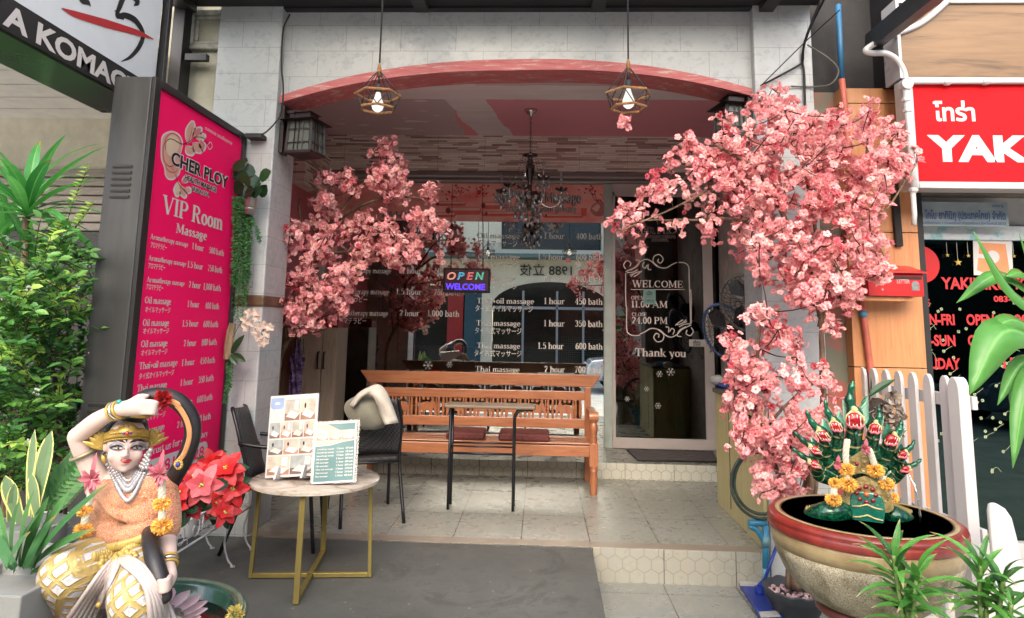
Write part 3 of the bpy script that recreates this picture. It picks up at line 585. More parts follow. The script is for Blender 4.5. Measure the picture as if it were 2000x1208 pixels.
for x in (-.7, .6, 1.6): b.box(x-.04, x+.04, oy-.05, oy+.03, 0, 3.0)
b.box(-1.9, 2.6, oy-.05, oy+.03, 2.3, 2.4); b.build('mullion', m_whitem, ob)
b = MB(); text(b, '1988 立伎', (1.15, oy+.06, 3.62), (-1,0,0), (0,0,1), .36, 2.0, kind='sans', bold=.0); b.build('lettering', m_kvin, ob, solid=.03)
b = MB(); b.box(-14, 16, oy-.2, oy+1.0, 4.2, 4.34); b.box(-14, 16, oy-.5, oy+.4, 6.6, 6.9); b.build('canopy_slab', PM('grey_green_canopy', srgb(140,160,152), .7), ob)
b = MB(); b.box(-3.6, -3.0, oy+.01, oy+.06, 0, 3.1, 0); b.box(-2.95, -2.3, oy+.01, oy+.06, 0, 3.1, 1); b.build('painted_pier', [m_red, PM('teal_pier_paint', srgb(70,110,120), .6)], ob)
for (x0, x1, h, c) in ((16.2, 40, 6.6, (206,200,186)), (-40, -14.2, 6.8, (196,202,196))):
    q = thing('far_shophouse', 'plain %s terrace house further along the opposite side' % ('cream' if x0 > 0 else 'grey green'), 'building', ((x0+x1)/2, oy, 0))
    b = MB(); hole_wall(b, x0, x1, -.12, h, [(x0+2+i*4, x0+4.6+i*4, z, z+1.6) for i in range(5) for z in (1, 4.6)], oy-.4, oy); b.build('wall', PM('terrace_render', srgb(*c), .8), q)
    b = MB(); b.box(x0, x1, oy-.6, oy-.5, 0, h-.1); b.build('window', m_blackm, q)

def parked_car(name, x, y, mat, label):
    t = thing(name, label, 'car', (x, y, -.12), 'cars parked across the street'); z = -.12
    b = MB(); P = [(-2.1,.32),(-2.15,.62),(-2.0,.86),(-1.0,.98),(-.35,1.44),(.95,1.48),(1.55,1.04),(2.1,.94),(2.18,.5),(2.1,.32)]; b.prism(P, (x, y+.84, z), (1,0,0), (0,0,1), (0,-1.68,0)); b.build('body', mat, t, bevel=.07)
    b = MB()
    for s in (.845, -.845): b.prism([(-.82,.98),(-.32,1.36),(.25,1.4),(.25,.98)], (x, y+s, z), (1,0,0), (0,0,1), (0, .004*(1 if s > 0 else -1), 0)); b.prism([(.32,.98),(.32,1.4),(.88,1.4),(1.3,1.02)], (x, y+s, z), (1,0,0), (0,0,1), (0, .004*(1 if s > 0 else -1), 0))
    b.build('window', PM('car_glass', srgb(20,24,28), .08), t)
    for wx in (-1.35, 1.32):
        for s in (-.82, .82):
            b = MB(); b.lathe([(.16,-.1),(.31,-.1),(.33,-.06),(.33,.06),(.31,.1),(.16,.1)], (x+wx, y+s, z+.33), 28, 0, Matrix.Rotation(R(90), 3, 'X')); w_ = b.build('wheel', PM('car_tyre', srgb(30,30,32), .8), t, angle=40); b = MB(); b.lathe([(0,-.09),(.18,-.09),(.19,.0),(.18,.09),(0,.09)], (x+wx, y+s, z+.33), 20, 0, Matrix.Rotation(R(90), 3, 'X')); b.build('rim', m_chrome, w_, angle=40)
    for s in (-.6, .6): b = MB(); b.ell((x-2.1, y+s, z+.68), (.06,.16,.09), 12); b.build('headlight', m_white, t, smooth=True)
parked_car('parked_car', 3.4, -4.6, PM('white_car_paint', srgf(240,244,244), .15, coat=.8, bump=0), 'white car parked across the street, mirrored in the shop glass')
parked_car('parked_car', 10.6, -4.6, PM('blue_grey_car_paint', srgf(96,116,134), .15, coat=.8, bump=0), 'blue-grey car parked across the street, mirrored in the restaurant glass')
# ------------------------------------------------------------------ signs and lettering
def ptext(mb, s, p0, p1, cap, plane, u, m=0, kind='serif', lift=.001, fit=True, **k):
    """lettering whose baseline runs between two photo pixels of a given plane"""
    a = plane(*p0); b_ = plane(*p1); v = V((0, 0, 1)); uu = V(u); a2 = V((a.x, a.y, (a.z+b_.z)/2)) 
    text(mb, s, a2, uu, v, cap*scl((a.y+b_.y)/2), abs((b_-a).dot(uu)) if fit else None, m, kind, lift=lift, **k)
def ribbon(mb, pts, wd, o, u, v, m=0, n=8, lift=0, close=False):
    """flat brush stroke; pts in plane units, wd one width or one per point"""
    P = bez([(p[0], p[1], 0) for p in pts], n); N = len(P); o, u, v = V(o), V(u), V(v); nn = u.cross(v)*lift; vs = []
    for i, p in enumerate(P):
        d = P[min(i+1, N-1)]-P[max(i-1, 0)]; L = d.length or 1; nx, ny = -d.y/L, d.x/L
        if isinstance(wd, (list, tuple)):
            t = i/n; k = min(int(t), len(wd)-2); w_ = lerp(wd[k], wd[k+1], min(1, t-k))
        else: w_ = wd
        for s in (1, -1): vs.append(o+u*(p.x+nx*w_/2*s)+v*(p.y+ny*w_/2*s)+nn+u.cross(v)*(.00002*(i % 60)))
    mb.add(vs, [(2*i, 2*i+1, 2*i+3, 2*i+2) for i in range(N-1)], m)
m_vent = PM('vent_pressed_metal', srgb(92,92,90), .4, .4)
# --- tall pink price lightbox, standing out from the left pillar
SX = -2.2
sg = thing('price_sign', 'tall magenta lightbox sign listing massage prices, beside the left pillar', 'sign', (SX, 4.2, .8))
SY0, SY1, SZ0, SZ1 = 3.66, 4.86, .60, 3.02
b = MB(); b.box(SX-.22, SX-.004, SY0-.02, SY1, SZ0, SZ1); 
b.build('lightbox_body', PM('worn_grey_black_sheet', srgb(62,62,62), .5, col2=srgb(98,98,94), scale=3, stretch=(2,2,.4), bump=.05, lo=.42, hi=.8), sg, bevel=.008)
b = MB(); fr = .045
b.box(SX-.003, SX+.02, SY0-.02, SY0+fr, SZ0, SZ1); b.box(SX-.003, SX+.02, SY1-fr, SY1, SZ0, SZ1); b.box(SX-.003, SX+.02, SY0+fr, SY1-fr, SZ1-fr, SZ1); b.box(SX-.003, SX+.02, SY0+fr, SY1-fr, SZ0, SZ0+fr)
b.build('sign_frame', m_black, sg, bevel=.003)
for zc in (2.33, 1.05):
    b = MB()
    for i in range(6): b.obox((SX-.12, SY0-.024, zc+i*.034), (.11, .012, .016), Matrix.Rotation(R(25), 3, 'X'))
    b.build('louvre_vent', m_vent, sg, bevel=.003)
pl = lambda x, y: axx(x, y, SX+.002); U, Z1 = (0, 1, 0), V((0, 0, 1))
b = MB(); b.box(SX-.003, SX+.002, SY0+fr+.001, SY1-fr-.001, SZ0+fr+.001, SZ1-fr-.001); pan = b.build('sign_panel', m_magenta, sg)
b = MB()
def sub(poly_px, m, lift, mb=None):
    P = [pl(*p) for p in poly_px]; (mb or b).add([V((SX+.002+lift, p.y, p.z)) for p in P], [tuple(range(len(P)))], m)
def zz_(x, y): return (290+x/4.645, 220+y/4.645)
def spl(pts, n=6, close=True):
    q = bez([(x, y, 0) for x, y in (pts+[pts[0]] if close else pts)], n); return [(p.x, p.y) for p in q]
blob = [(110,300),(120,220),(160,180),(220,168),(280,200),(312,270),(300,350),(280,420),(290,500),(280,560),(230,610),(180,610),(150,570),(140,500),(112,420)]
sub([zz_(*p) for p in spl(blob)], 0, .0006); 
inner = [(x+(215-x)*.1, y+(390-y)*.07) for x, y in blob]; sub([zz_(*p) for p in spl(inner)], 2, .0010)
sub([zz_(*p) for p in spl([(160,280),(190,215),(240,210),(275,270),(262,350),(200,400),(160,350)])], 3, .0014)
def leafpx(cx, cy, a, l, w_, m, lift=.0014):
    d = (math.cos(R(a)), math.sin(R(a))); q = [(0,0),(.3,.8),(.65,1),(1,.35),(1.02,0),(1,-.35),(.65,-1),(.3,-.8)]
    sub([zz_(cx+d[0]*l*t-d[1]*w_*s, cy+d[1]*l*t+d[0]*w_*s) for t, s in spl(q)], m, lift)
LV = [(355,290,-78,200,34),(395,230,-48,110,28),(430,240,-20,80,26),(400,270,50,110,36),(340,300,55,95,30),(470,250,75,90,26),(270,620,95,130,24),(290,660,70,110,22),(320,690,25,60,22),(300,640,-40,80,20)]
for (x, y, a, l, w_) in LV: leafpx(x, y, a, l+16, w_+14, 0, .0006)
for i, (x, y, a, l, w_) in enumerate(LV): leafpx(x, y, a, l, w_, (2, 4, 3, 2)[i % 4], .0010)
def strk(pts, wpx, m, lift=.0018):
    P = [pl(*zz_(*p)) for p in pts]; ribbon(b, [(p.y, p.z) for p in P], wpx/4.645*scl(4.2), (SX+.002, 0, 0), U, Z1, m, lift=lift)
strk([(155,340),(150,280),(200,240),(300,285),(360,270),(420,225),(500,235),(545,300)], 7, 1); strk([(300,300),(270,220),(210,190),(160,230),(130,330),(140,440),(190,490),(240,470)], 8, 5); strk([(150,480),(180,530),(230,545),(262,520)], 6, 5)
strk([(360,270),(385,190),(395,130)], 5, 1); strk([(360,280),(400,300),(410,340)], 5, 1); strk([(245,560),(275,650),(340,730)], 7, 1); strk([(530,300),(560,270),(575,310),(548,335),(530,300)], 9, 0, .0022); strk([(215,500),(250,600)], 5, 5)
for dx, m, bo in ((0, 0, .075), (0, 1, .028)):
    ptext(b, 'CHER PLOY', (333,320), (444,368), 25, pl, U, m, 'sans', lift=.0026 if m == 0 else .0032, bold=bo)
    ptext(b, 'HEALTH MASSAGE', (360,351), (422,376), 10, pl, U, m, 'sans', lift=.0026 if m == 0 else .0032, bold=bo*(1.4 if m == 0 else 1))
    ptext(b, 'SRIRACHA', (373,371), (408,386), 8.5, pl, U, m, 'sans', lift=.0026 if m == 0 else .0032, bold=bo*(1.4 if m == 0 else .6))
# the logo lettering runs upward along the panel, so shear nothing: it is level on the sign itself
ptext(b, 'เฌอพลอย นวดเพื่อสุขภาพ', (400,254), (453,283), 7, pl, U, 0, 'sans')
ptext(b, 'VIP Room', (315,415), (433,451), 34, pl, U, 0, thick=.19); ptext(b, 'Massage', (343,454), (403,471), 19, pl, U, 0, thick=.19)
JA, JO, JT, JK = 'アロマテラピー', 'オイルマッサージ', 'タイ式オイルマッサージ', 'タイ古式マッサージ'
rows = [('Aromatherapy massage', (293,466),(366,483.5), 10, JA, (294,483),(325,489), '1 hour',(375,487),(397,491),'500 bath',(408,494.5),(436,501)),
 ('Aromatherapy massage',(289.5,507),(362,522), 10, JA,(289,524),(322,528),'1.5 hour',(366,522),(395,528),'750 bath',(405.6,529),(433,535)),
 ('Aromatherapy massage',(286,549.5),(359,560), 10, JA,(285,565),(318,568),'2 hour',(368,562),(391,564),'1,000 bath',(397,565),(430,570)),
 ('Oil massage',(282,592),(333,596), 13, JO,(283,609),(332,612),'1 hour',(366,600),(388,601),'400 bath',(400,603),(427,605)),
 ('Oil massage',(278,636),(329,638), 13, JO,(279,651),(329,652),'1.5 hour',(356,638),(386,638.5),'600 bath',(396.6,639),(425,640)),
 ('Oil massage',(274.6,678),(326,677), 13, JO,(275,694),(326,692),'2 hour',(358,677),(382,676),'800 bath',(393,675),(422,674.6)),
 ('Thai+oil massage',(271,720.5),(345,715.6), 13, JT,(271,739),(339,734),'1 hour',(354.5,715),(379,713),'450 bath',(390,712),(419,709)),
 ('Thai massage',(267,764),(325,759), 13, JK,(267,782),(323,775),'1 hour',(352,754),(376,751),'350 bath',(387,748),(416,745)),
 ('Thai massage',(264,808),(322,799), 13, JK,(264,825),(322,815),'1.5 hour',(344,795),(374,791),'600 bath',(384,786.5),(413.6,782)),
 ('Thai massage',(261,852),(320,842), 13, JK,(261,870),(320,858),'2 hour',(345,836),(370,831),'700 bath',(381,826),(411,819))]
for r in rows:
    ptext(b, r[0], r[1], r[2], r[3], pl, U, 0); ptext(b, r[4], r[5], r[6], 9.5, pl, U, 0, 'sans', bold=.012)
    ptext(b, r[7], r[8], r[9], 12.5, pl, U, 0); ptext(b, r[10], r[11], r[12], 12.5, pl, U, 0)
ptext(b, 'Trust us for your privacy', (290,884), (405,857), 13, pl, U, 0)
c0, c1 = pl(262, 928), pl(405, 880); sy = (c1.y-c0.y); cz = (c0.z+c1.z)/2
b.add([V((SX+.0026, (c0.y+c1.y)/2+p[0], cz+p[1])) for p in rrect(sy, .115, .05)], [tuple(range(20))], 0)
text(b, '064-8159628', (SX+.002, c0.y+.05, cz-.035), U, Z1, .07, sy-.1, 6, 'sans', bold=.02, lift=.0012)
b.build('lettering', [m_wvin, m_kvin, PM('logo_peach', srgb(236,176,158), .5, var=.05, bump=0), PM('logo_cream', srgb(240,214,184), .5, var=.05, bump=0), PM('logo_rose', srgb(226,140,140), .5, var=.05, bump=0), m_rvin, m_magenta], pan)
# bracket to the pillar
b = MB(); b.beam((SX-.1, SY1, 2.75), (SX-.1, FY+.01, 2.75), .04, .05); c = at(500, 268, FY-.05); b.build('bracket', m_black, sg); b = MB(); b.obox((c.x, FY-.05, c.z), (.12, .1, .03)); b.build('cable_bracket', m_black, sg)

# --- large hanging sign overhead on the left
HX = -2.5
hs = thing('hanging_sign', 'large white and black lightbox sign with a red brush stroke hung high over the plants', 'sign', (HX, 3.6, 3.1))
hp = lambda x, y: axx(x, y, HX)
def q1(x, y): return (x/2.877, y/2.877)
far = hp(313, 80).y; zl = (hp(0, 66).z+hp(222, 174).z)/2; zu = (hp(28, 0).z+hp(252, 141).z)/2
b = MB(); b.box(HX-.34, HX-.004, 1.9, far, zl-.0, 6.4); b.build('lightbox_body', PM('dark_green_black_steel', srgb(30,36,34), .3, col2=srgb(20,40,28), scale=2), hs, bevel=.01)
b = MB(); b.box(HX-.003, HX+.002, 1.92, far-.02, zu, 6.3); b.build('sign_panel', PM('sign_grey_white_acrylic', srgf(206,210,214), .35, var=.04, bump=0), hs)
b = MB(); b.box(HX-.003, HX+.004, 1.92, far-.02, zl+.01, zu-.001); bp = b.build('name_band', m_kvin, hs)
b = MB()
t0 = hp(3, 46); t1 = hp(226, 164); hcap = (zu-zl)*.62
text(b, 'A KOMACHI', (HX+.004, t0.y, zl+(zu-zl)*.2), U, Z1, hcap, (t1.y-t0.y)*1.32, 0, 'sans', bold=.035, lift=.001); b.build('lettering', m_wvin, bp)
b = MB()
def brush(pts, ws, m):
    P = [hp(*q1(*p)) for p in pts]; ribbon(b, [(p.y, p.z) for p in P], [x/2.877*scl(4.1) for x in ws], (HX+.002, 0, 0), U, Z1, m, lift=.002+.001*m)
brush([(700,-40),(672,30),(652,92),(700,88),(760,120),(800,190),(780,260),(730,320),(676,348)], [40,38,20,34,42,40,34,22,3], 0); brush([(650,90),(690,100),(640,60)], [20,24,6], 0)
brush([(430,-60),(455,0),(490,14),(505,36)], [30,34,30,6], 0); brush([(700,-60),(770,6),(748,34)], [50,44,4], 0)
brush([(342,48),(420,82),(600,136),(770,186),(858,222)], [6,34,46,34,6], 1); b.build('brush_stroke', [m_kvin, PM('brush_red', srgb(206,44,52), .5, var=.05, bump=0)], hs)
b = MB(); p = at(356, 60, FY-.02); b.box(p.x-.045, p.x+.045, FY-.08, FY+.06, 2.6, 6); b.build('post', m_black, hs, bevel=.004)
b = MB(); z = at(340, 115, FY-.02).z; b.box(HX-.02, p.x+.06, FY-.06, FY-.01, z-.025, z+.025); b.build('bracket', m_black, hs); b = MB(); b.box(HX-.01, HX+.04, far+.001, far+.04, 2.9, 6.3); b.build('edge_rail', m_black, hs, bevel=.004)

# --- red restaurant sign
YS = FY-.36
rs = thing('restaurant_sign', 'bright red sign in a white metal frame with bold white letters over the restaurant front', 'sign', (4, YS, 2.5))
fp = lambda Y: (lambda x, y: at(x, y, Y))
a, c = at(1784, 355, YS), at(1790, 165, YS); x0 = (a.x+c.x)/2
b = MB(); b.box(x0, x0+2.2, YS, YS+.12, a.z, c.z); b.build('lightbox_body', m_redvin, rs)
b = MB(); t = .045
b.box(x0-t, x0-.001, YS-.012, YS+.14, a.z-t, c.z+t); b.box(x0, x0+2.2, YS-.012, YS+.14, c.z+.001, c.z+t); b.box(x0, x0+2.2, YS-.012, YS+.14, a.z-t, a.z-.001); b.build('sign_frame', PM('brushed_alu', srgb(214,214,212), .35, .3), rs, bevel=.004)
b = MB(); nat = lambda s: (max(p[0] for p in sans_geo(s, .05)[0])-min(p[0] for p in sans_geo(s, .05)[0]))
s0, s1 = at(1813, 313, YS), at(2013, 313, YS)
text(b, 'YAKINIKU', (s0.x, YS-.002, s0.z), (1,0,0), Z1, 50*scl(YS), (s1.x-s0.x)*nat('YAKINIKU')/nat('YAK'), 0, 'sans', bold=.05)
ptext(b, 'โทร่า', (1824,236), (1905,236), 34, fp(YS), (1,0,0), 0, 'sans', lift=.002, bold=.03)
b.build('lettering', m_wvin, rs)
for x in (x0+.3, x0+1.9): b = MB(); b.box(x-.02, x+.02, YS+.141, FY+.1, c.z-.1, c.z-.06); b.build('bracket', m_black, rs)
# conduit looping to the sign
YC = YS-.03
cp = thing('conduit_pipe', 'white plastic conduit bending down the left side of the red sign', 'pipe', at(1790, 330, YC))
P = [at(x, y, YC+.1) for x, y in ((1865,-10),(1800,45),(1735,72),(1693,96),(1700,104),(1730,105),(1752,118),(1765,140),(1769,162))]
b = MB(); b.tube(bez(P, 6), .021, 10)
b.tube([at(1769,166,YC), at(1776,250,YC), at(1781,330,YC), at(1785,372,YC)], .022, 10); b.tube([at(1783,374,YC), at(1786,420,YC), at(1785,440,YC)], .016, 10)
b.build('pipe', m_whitem, cp, smooth=True)
b = MB(); q = at(1769, 166, YC); b.lathe([(0,-.03),(.038,-.03),(.038,.03),(0,.03)], q, 16, 0, Matrix.Rotation(R(90), 3, 'X')); b.build('junction_box', m_whitem, cp, bevel=.004)
b = MB(); b.tube([at(1772,162,YC), at(2000,160,YC), at(2120,160,YC)], .013, 8); b.build('branch_pipe', m_whitem, cp, smooth=True)
for x, y in ((1770,196),(1773,217),(1850,161),(1925,160),(1784,372)): b = MB(); b.ell(at(x, y, YC), (.03,.03,.024), 8); b.build('pipe_clip', m_whitem, cp)
# dark steel beam overhead at the right
bm = thing('steel_beam', 'black steel beam slanting out overhead above the wood fascia', 'beam', at(1760, 60, 3.9))
b = MB(); b.beam(at(1700, 85, 4.75), at(1880, -60, 3.3), .07, .12); b.build('beam', m_black, bm)
# --- pale blue company name board
bs = thing('company_sign', 'pale grey-blue company name board with blue Thai lettering under the red sign', 'sign', at(1876, 420, RG-.12))
Y2 = RG-.14; b = MB(); a, c = at(1772, 441, Y2), at(1967, 396, Y2); b.box(a.x, c.x, Y2, Y2+.02, a.z, c.z); b.build('board', PM('pale_blue_board', srgb(176,192,200), .35, col2=srgb(150,168,172), scale=3), bs)
b = MB(); f = fp(Y2-.002); ptext(b, 'บริษัท โทโบ ยากินิกุ (ประเทศไทย) จำกัด', (1776,428), (1964,428), 15, f, (1,0,0), 0, 'sans', bold=.02)
ptext(b, 'เลขที่ 13 ถนนศรีราชานคร 5 ตำบลศรีราชา อำเภอศรีราชา จังหวัดชลบุรี 20110', (1774,438.5), (1965,438.5), 5, f, (1,0,0), 0, 'sans', bold=.01); ptext(b, '(สาขา 3)', (1938,405), (1960,405), 5, f, (1,0,0), 0, 'sans')
b.build('lettering', PM('blue_vinyl', srgb(70,100,170), .5, bump=0), bs)
# --- restaurant window lettering, poster and ornaments
b = MB(); f = fp(RG-.003)
for s, x0, x1, y, cap in (('YAKINIKU', 1838.7, 1967, 565, 22), ('TORA', 1979, 2040, 565, 22), ('083-994', 1941, 2004, 590, 11), ('TIME', 1788, 1816, 598.5, 14), ('MON-FRI', 1782, 1865, 634, 20), ('OPEN', 1888, 1942, 635, 20), ('14.00', 1952, 2010, 635, 20),
   ('SAT-SUN', 1780, 1866.5, 675, 20), ('OPEN', 1891, 1945, 676, 20), ('11.00', 1956, 2014, 676, 20), ('HOLIDAY', 1784, 1876, 720.4, 20), ('OPEN', 1896, 1944, 720.4, 20), ('11.00', 1960, 2018, 720, 20)):
    ptext(b, s, (x0, y), (x1, y), cap, f, (1,0,0), 0, 'sans', bold=.035)
b.build('lettering', m_rvin, rwin)
b = MB(); c = at(1797, 517, RG-.003); b.lathe([(0,0),(.135,0),(.135,.002),(0,.002)], c, 32, 0, Matrix.Rotation(R(90), 3, 'X')); b.build('round_emblem', m_red, rwin)
random.seed(5)
b = MB()
for i in range(70):
    x, y = random.uniform(1800, 2000), random.uniform(592, 930); c = at(x, y, RG-.003); a0 = random.random()*6
    for k in range(4):
        a = a0+k*math.pi/2; q = [(math.cos(a+d)*r*.011, math.sin(a+d)*r*.011) for d, r in ((0,.15),(-.6,.9),(-.3,1.1),(0,.85),(.3,1.1),(.6,.9))]; b.flat([(p[0], p[1]) for p in q], c, (1,0,0), (0,0,1))
    if i % 2: ribbon(b, [(0,0),(.03,.02),(.06,.01+random.uniform(-.05,.05))], .002, c, (1,0,0), (0,0,1), n=3)
b.build('clover_pattern', PM('pale_clover_vinyl', srgb(190,206,160), .5, bump=0), rwin)
po = thing('poster', 'white poster with orange cooking pan print taped to the dark restaurant glass', 'poster', at(1940, 496, RG-.01))
c = at(1939, 496, RG-.012); rt = Matrix.Rotation(R(3), 3, 'Y'); s = scl(RG); 
b = MB(); b.obox(c, (72*s, .002, 86*s), rt); b.build('sheet', m_white, po)
b = MB(); uu, vv = rt @ V((1,0,0)), rt @ V((0,0,1)); o = c+V((0,-.002,0))
fl = lambda P, m, k: b.flat([(x*s, y*s) for x, y in P], o-V((0,.0005*k,0)), uu, vv, m)
fl([(-24,20),(24,20),(30,-34),(-30,-34)], 0, 0); fl(arc(0,-6,12,12,0,360,20)[:-1], 1, 1); fl([(-30,-2),(-8,-2),(-8,-10),(-30,-10)], 1, 2); fl(arc(0,-30,30,9,180,360,12), 0, 3)
text(b, 'YAKINIKU', o-V((0,.001,0))+uu*(-30*s)+vv*(26*s), uu, vv, 12*s, 60*s, 0, 'sans', bold=.03); b.build('print', [PM('poster_orange', srgb(236,156,104), .5, bump=0), m_white], po)
def star(b, c, r, u=(1,0,0), v=(0,0,1), m=0, d=.004, ri=.42):
    q = [(math.cos(R(90+36*i))*(r if i % 2 == 0 else r*ri), math.sin(R(90+36*i))*(r if i % 2 == 0 else r*ri)) for i in range(10)]; b.prism(q, c, u, v, V(u).cross(V(v))*d, m)
for i, (x, y, r) in enumerate(((1850,499,.014),(1871,513,.026),(1891,500,.014),(1980,501,.013))):
    t = thing('hanging_star', ['small gold star ornament hanging third from the right inside the restaurant window', 'largest gold star ornament hanging in the restaurant window', 'small gold star ornament hanging just left of the white poster', 'small gold star ornament hanging right of the white poster'][i], 'ornament', at(x, y, RG+.04), 'gold stars in the restaurant window')
    if i == 0: t['label'] = 'small gold star ornament hanging leftmost in the restaurant window'
    b = MB(); c = at(x, y, RG-.02); star(b, c, r, d=.006); b.build('star', m_gold, t); b = MB(); b.tube([c+V((0,0,r)), V((c.x, c.y, at(x, 474, RG-.02).z))], .0012, 4); b.build('string', m_wvin, t)
# --- shop window lettering, banner and stickers
f = fp(WY+.0044); X1 = (1,0,0)
b = MB()
win_rows = [('Oil massage', 931, 1016, 466, JO, 929, 1010, '1 hour', 1063, 1103, '400 bath', 1125, 1177), ('Oil massage', 933, 1016, 507, JO, 931, 1010, '1.5 hour', 1051, 1101, '600 bath', 1125, 1177), ('Oil massage', 931, 1007, 549.5, JO, 929, 1010, '2 hour', 1063, 1103, '800 bath', 1124, 1177),
 ('Thai+oil massage', 931, 1043, 593.5, JT, 928, 1041, '1 hour', 1063, 1103, '450 bath', 1123, 1177), ('Thai massage', 930, 1016.5, 637, JK, 927, 1018.6, '1 hour', 1062.6, 1103, '350 bath', 1123, 1177), ('Thai massage', 931, 1016, 681, JK, 926, 1018.6, '1.5 hour', 1051, 1101, '600 bath', 1124, 1177), ('Thai massage', 928, 1015, 727, '', 0, 0, '2 hour', 1063, 1104, '700 bath', 1123, 1177.5),
 ('Aromatherapy massage', 660, 764, 534, JA, 658, 720, '1 hour', 786, 824, '500 bath', 849, 900), ('Aromatherapy massage', 656, 760, 575, JA, 655, 717, '1.5 hour', 774, 824, '750 bath', 847.6, 900), ('Aromatherapy massage', 654.7, 758, 617, JA, 653, 715, '2 hour', 780, 819, '1,000 bath', 835, 897)]
for r in win_rows:
    ptext(b, r[0], (r[1], r[3]), (r[2], r[3]), 10.5, f, X1); ptext(b, r[7], (r[8], r[3]+1), (r[9], r[3]+1), 12, f, X1); ptext(b, r[10], (r[11], r[3]+2), (r[12], r[3]+2), 12, f, X1)
    if r[4]: ptext(b, r[4], (r[5], r[3]+15), (r[6], r[3]+15), 10, f, X1, 0, 'sans')
b.build('lettering', PM('white_cut_vinyl', srgf(214,208,200), .6, var=.02, bump=0), win)
bn0, bn1, bzt, bzb = at(640, 358, WY).x-.35, at(1190, 358, WY).x, at(900, 359, WY).z, at(900, 432.5, WY).z
b = MB(); b.box(bn0, -1.0, WY-.004, WY+.002, bzb, bzt); b.box(-.995, bn1-.02, WY-.004, WY+.002, bzb, bzt)
def banner_mat():
    n = NT('printed_pink_banner'); uv, s = uxz(n); a = n.noise(n.vmath('MULTIPLY', uv, (1.5, 3, 1)), 1.2, 4)
    return n.out(n.ramp(a.outputs[0], [(.35, srgf(244,128,120)), (.5, srgf(250,172,162)), (.66, srgf(252,206,196))]), .5)
bann = b.build('window_banner', banner_mat(), win)
b = MB(); bf = fp(WY-.005)
def bpoly(pts, m, k): b.add([bf(*p)-V((0, .0004*k, 0)) for p in pts], [tuple(range(len(pts)))], m)
for (x, y, w_, h_) in ((905,412,70,16),(880,398,60,10),(1000,418,120,10),(965,402,50,14),(1100,422,80,8),(860,420,60,10)):     # rolled towels and candles
    bpoly([(x+p[0], y+p[1]) for p in rrect(w_, h_, min(w_, h_)*.45)], 0, 0); bpoly([(x+p[0], y-h_*.2+p[1]) for p in rrect(w_*.94, h_*.35, h_*.16)], 1, 1)
    bpoly([(x-w_*.42+p[0], y+p[1]) for p in arc(0, 0, h_*.3, h_*.38, 0, 360, 14)[:-1]], 2, 2)
bpoly(spl([(1152,412),(1156,402),(1164,396),(1166,390),(1174,390),(1176,396),(1184,403),(1184,414),(1176,422),(1162,422)]), 3, 2); bpoly(spl([(1156,408),(1166,399),(1172,404),(1166,414)]), 1, 3)
bpoly([(1134,407),(1147,407),(1145,422),(1136,422)], 0, 2)
for x0, y0, x1, y1 in ((1170,391,1150,368),(1168,391,1160,372),(1172,391,1185,380)): ribbon(b, [(bf(x0,y0).x, bf(x0,y0).z), (bf((x0+x1)/2+2,(y0+y1)/2).x, bf(0,(y0+y1)/2).z), (bf(x1,y1).x, bf(x1,y1).z)], .008, (0, WY-.0065, 0), X1, Z1, 2, 3)
random.seed(3)
for (cx, cy, n_, sp) in ((1152,372,26,12),(1180,384,12,7),(900,372,30,18),(945,374,34,18),(880,380,16,14)):
    for i in range(n_):
        x, y = cx+random.gauss(0, sp*.5), max(363, cy+random.gauss(0, sp*.35)); bpoly([(x+p[0], y+p[1]) for p in arc(0, 0, random.uniform(1.5,3), random.uniform(1.5,3), 0, 360, 7)[:-1]], random.choice((0, 1, 4)), 3+i*.05)
for mm, w_, th, k in ((6, 0, .3, .003), (5, 0, .17, .0036)):
    for s, x0, x1, y, cap in (('VIP Room Massage', 969, 1137, 396, 20), ('Trust us for your privacy', 984, 1126, 414, 13)): ptext(b, s, (x0, y), (x1, y), cap, bf, X1, mm, lift=k, thick=th, thin=th*.55 if mm == 6 else .085)
    ptext(b, '064-8159628', (744, 427), (856, 427), 13, bf, X1, mm, 'sans', lift=k, bold=.07 if mm == 6 else .02)
b.build('print', [PM('banner_coral', srgf(236,106,94), .5, bump=0), PM('banner_blush', srgf(246,196,186), .5, bump=0), PM('banner_wine', srgf(150,52,56), .5, bump=0), PM('banner_vase', srgf(206,120,116), .5, bump=0), PM('banner_red', srgf(206,52,56), .5, bump=0), m_wvin, m_kvin], bann)
def snow(b, c, r, m=0):
    for k in range(6):
        a = k*math.pi/3; d = V((math.cos(a), 0, math.sin(a))); e = V((-math.sin(a), 0, math.cos(a))); c2 = V(c)-V((0, .0002*k, 0))
        def st(p, q, w_): n_ = (q-p).normalized().cross(V((0,1,0)))*w_/2; b.add([p+n_, p-n_, q-n_, q+n_], [(0,1,2,3)], m)
        st(c2, c2+d*r, r*.13); st(c2+d*r*.6-V((0,.0015,0)), c2+d*r*.9+e*r*.28-V((0,.0015,0)), r*.1); st(c2+d*r*.6-V((0,.0017,0)), c2+d*r*.9-e*r*.28-V((0,.0017,0)), r*.1)
for (x, y, r) in ((836,714,9),(878,713,6),):
    b = MB(); snow(b, at(x, y, WY-.003), r*scl(WY)); b.build('snowflake_sticker', m_wvin, win)
for (x, y, r) in ((1310,727,8),(1288,731,6),(1263,760,5),(1285,793,6),(1225,780,5)):
    b = MB(); snow(b, at(x, y, WY-.034), r*scl(WY)); b.build('snowflake_sticker', m_wvin, dglass)
for (x, y, r, pr, dy) in ((908,508,11,win,.003),(1077,443,11,win,.003),(1130,517,10,win,.003),(1255,486,13,dglass,.034)):
    b = MB(); star(b, at(x, y, WY-dy), r*scl(WY), d=.001); b.build('star_sticker', PM('silver_star_foil', srgf(170,166,160), .3, .6), pr)
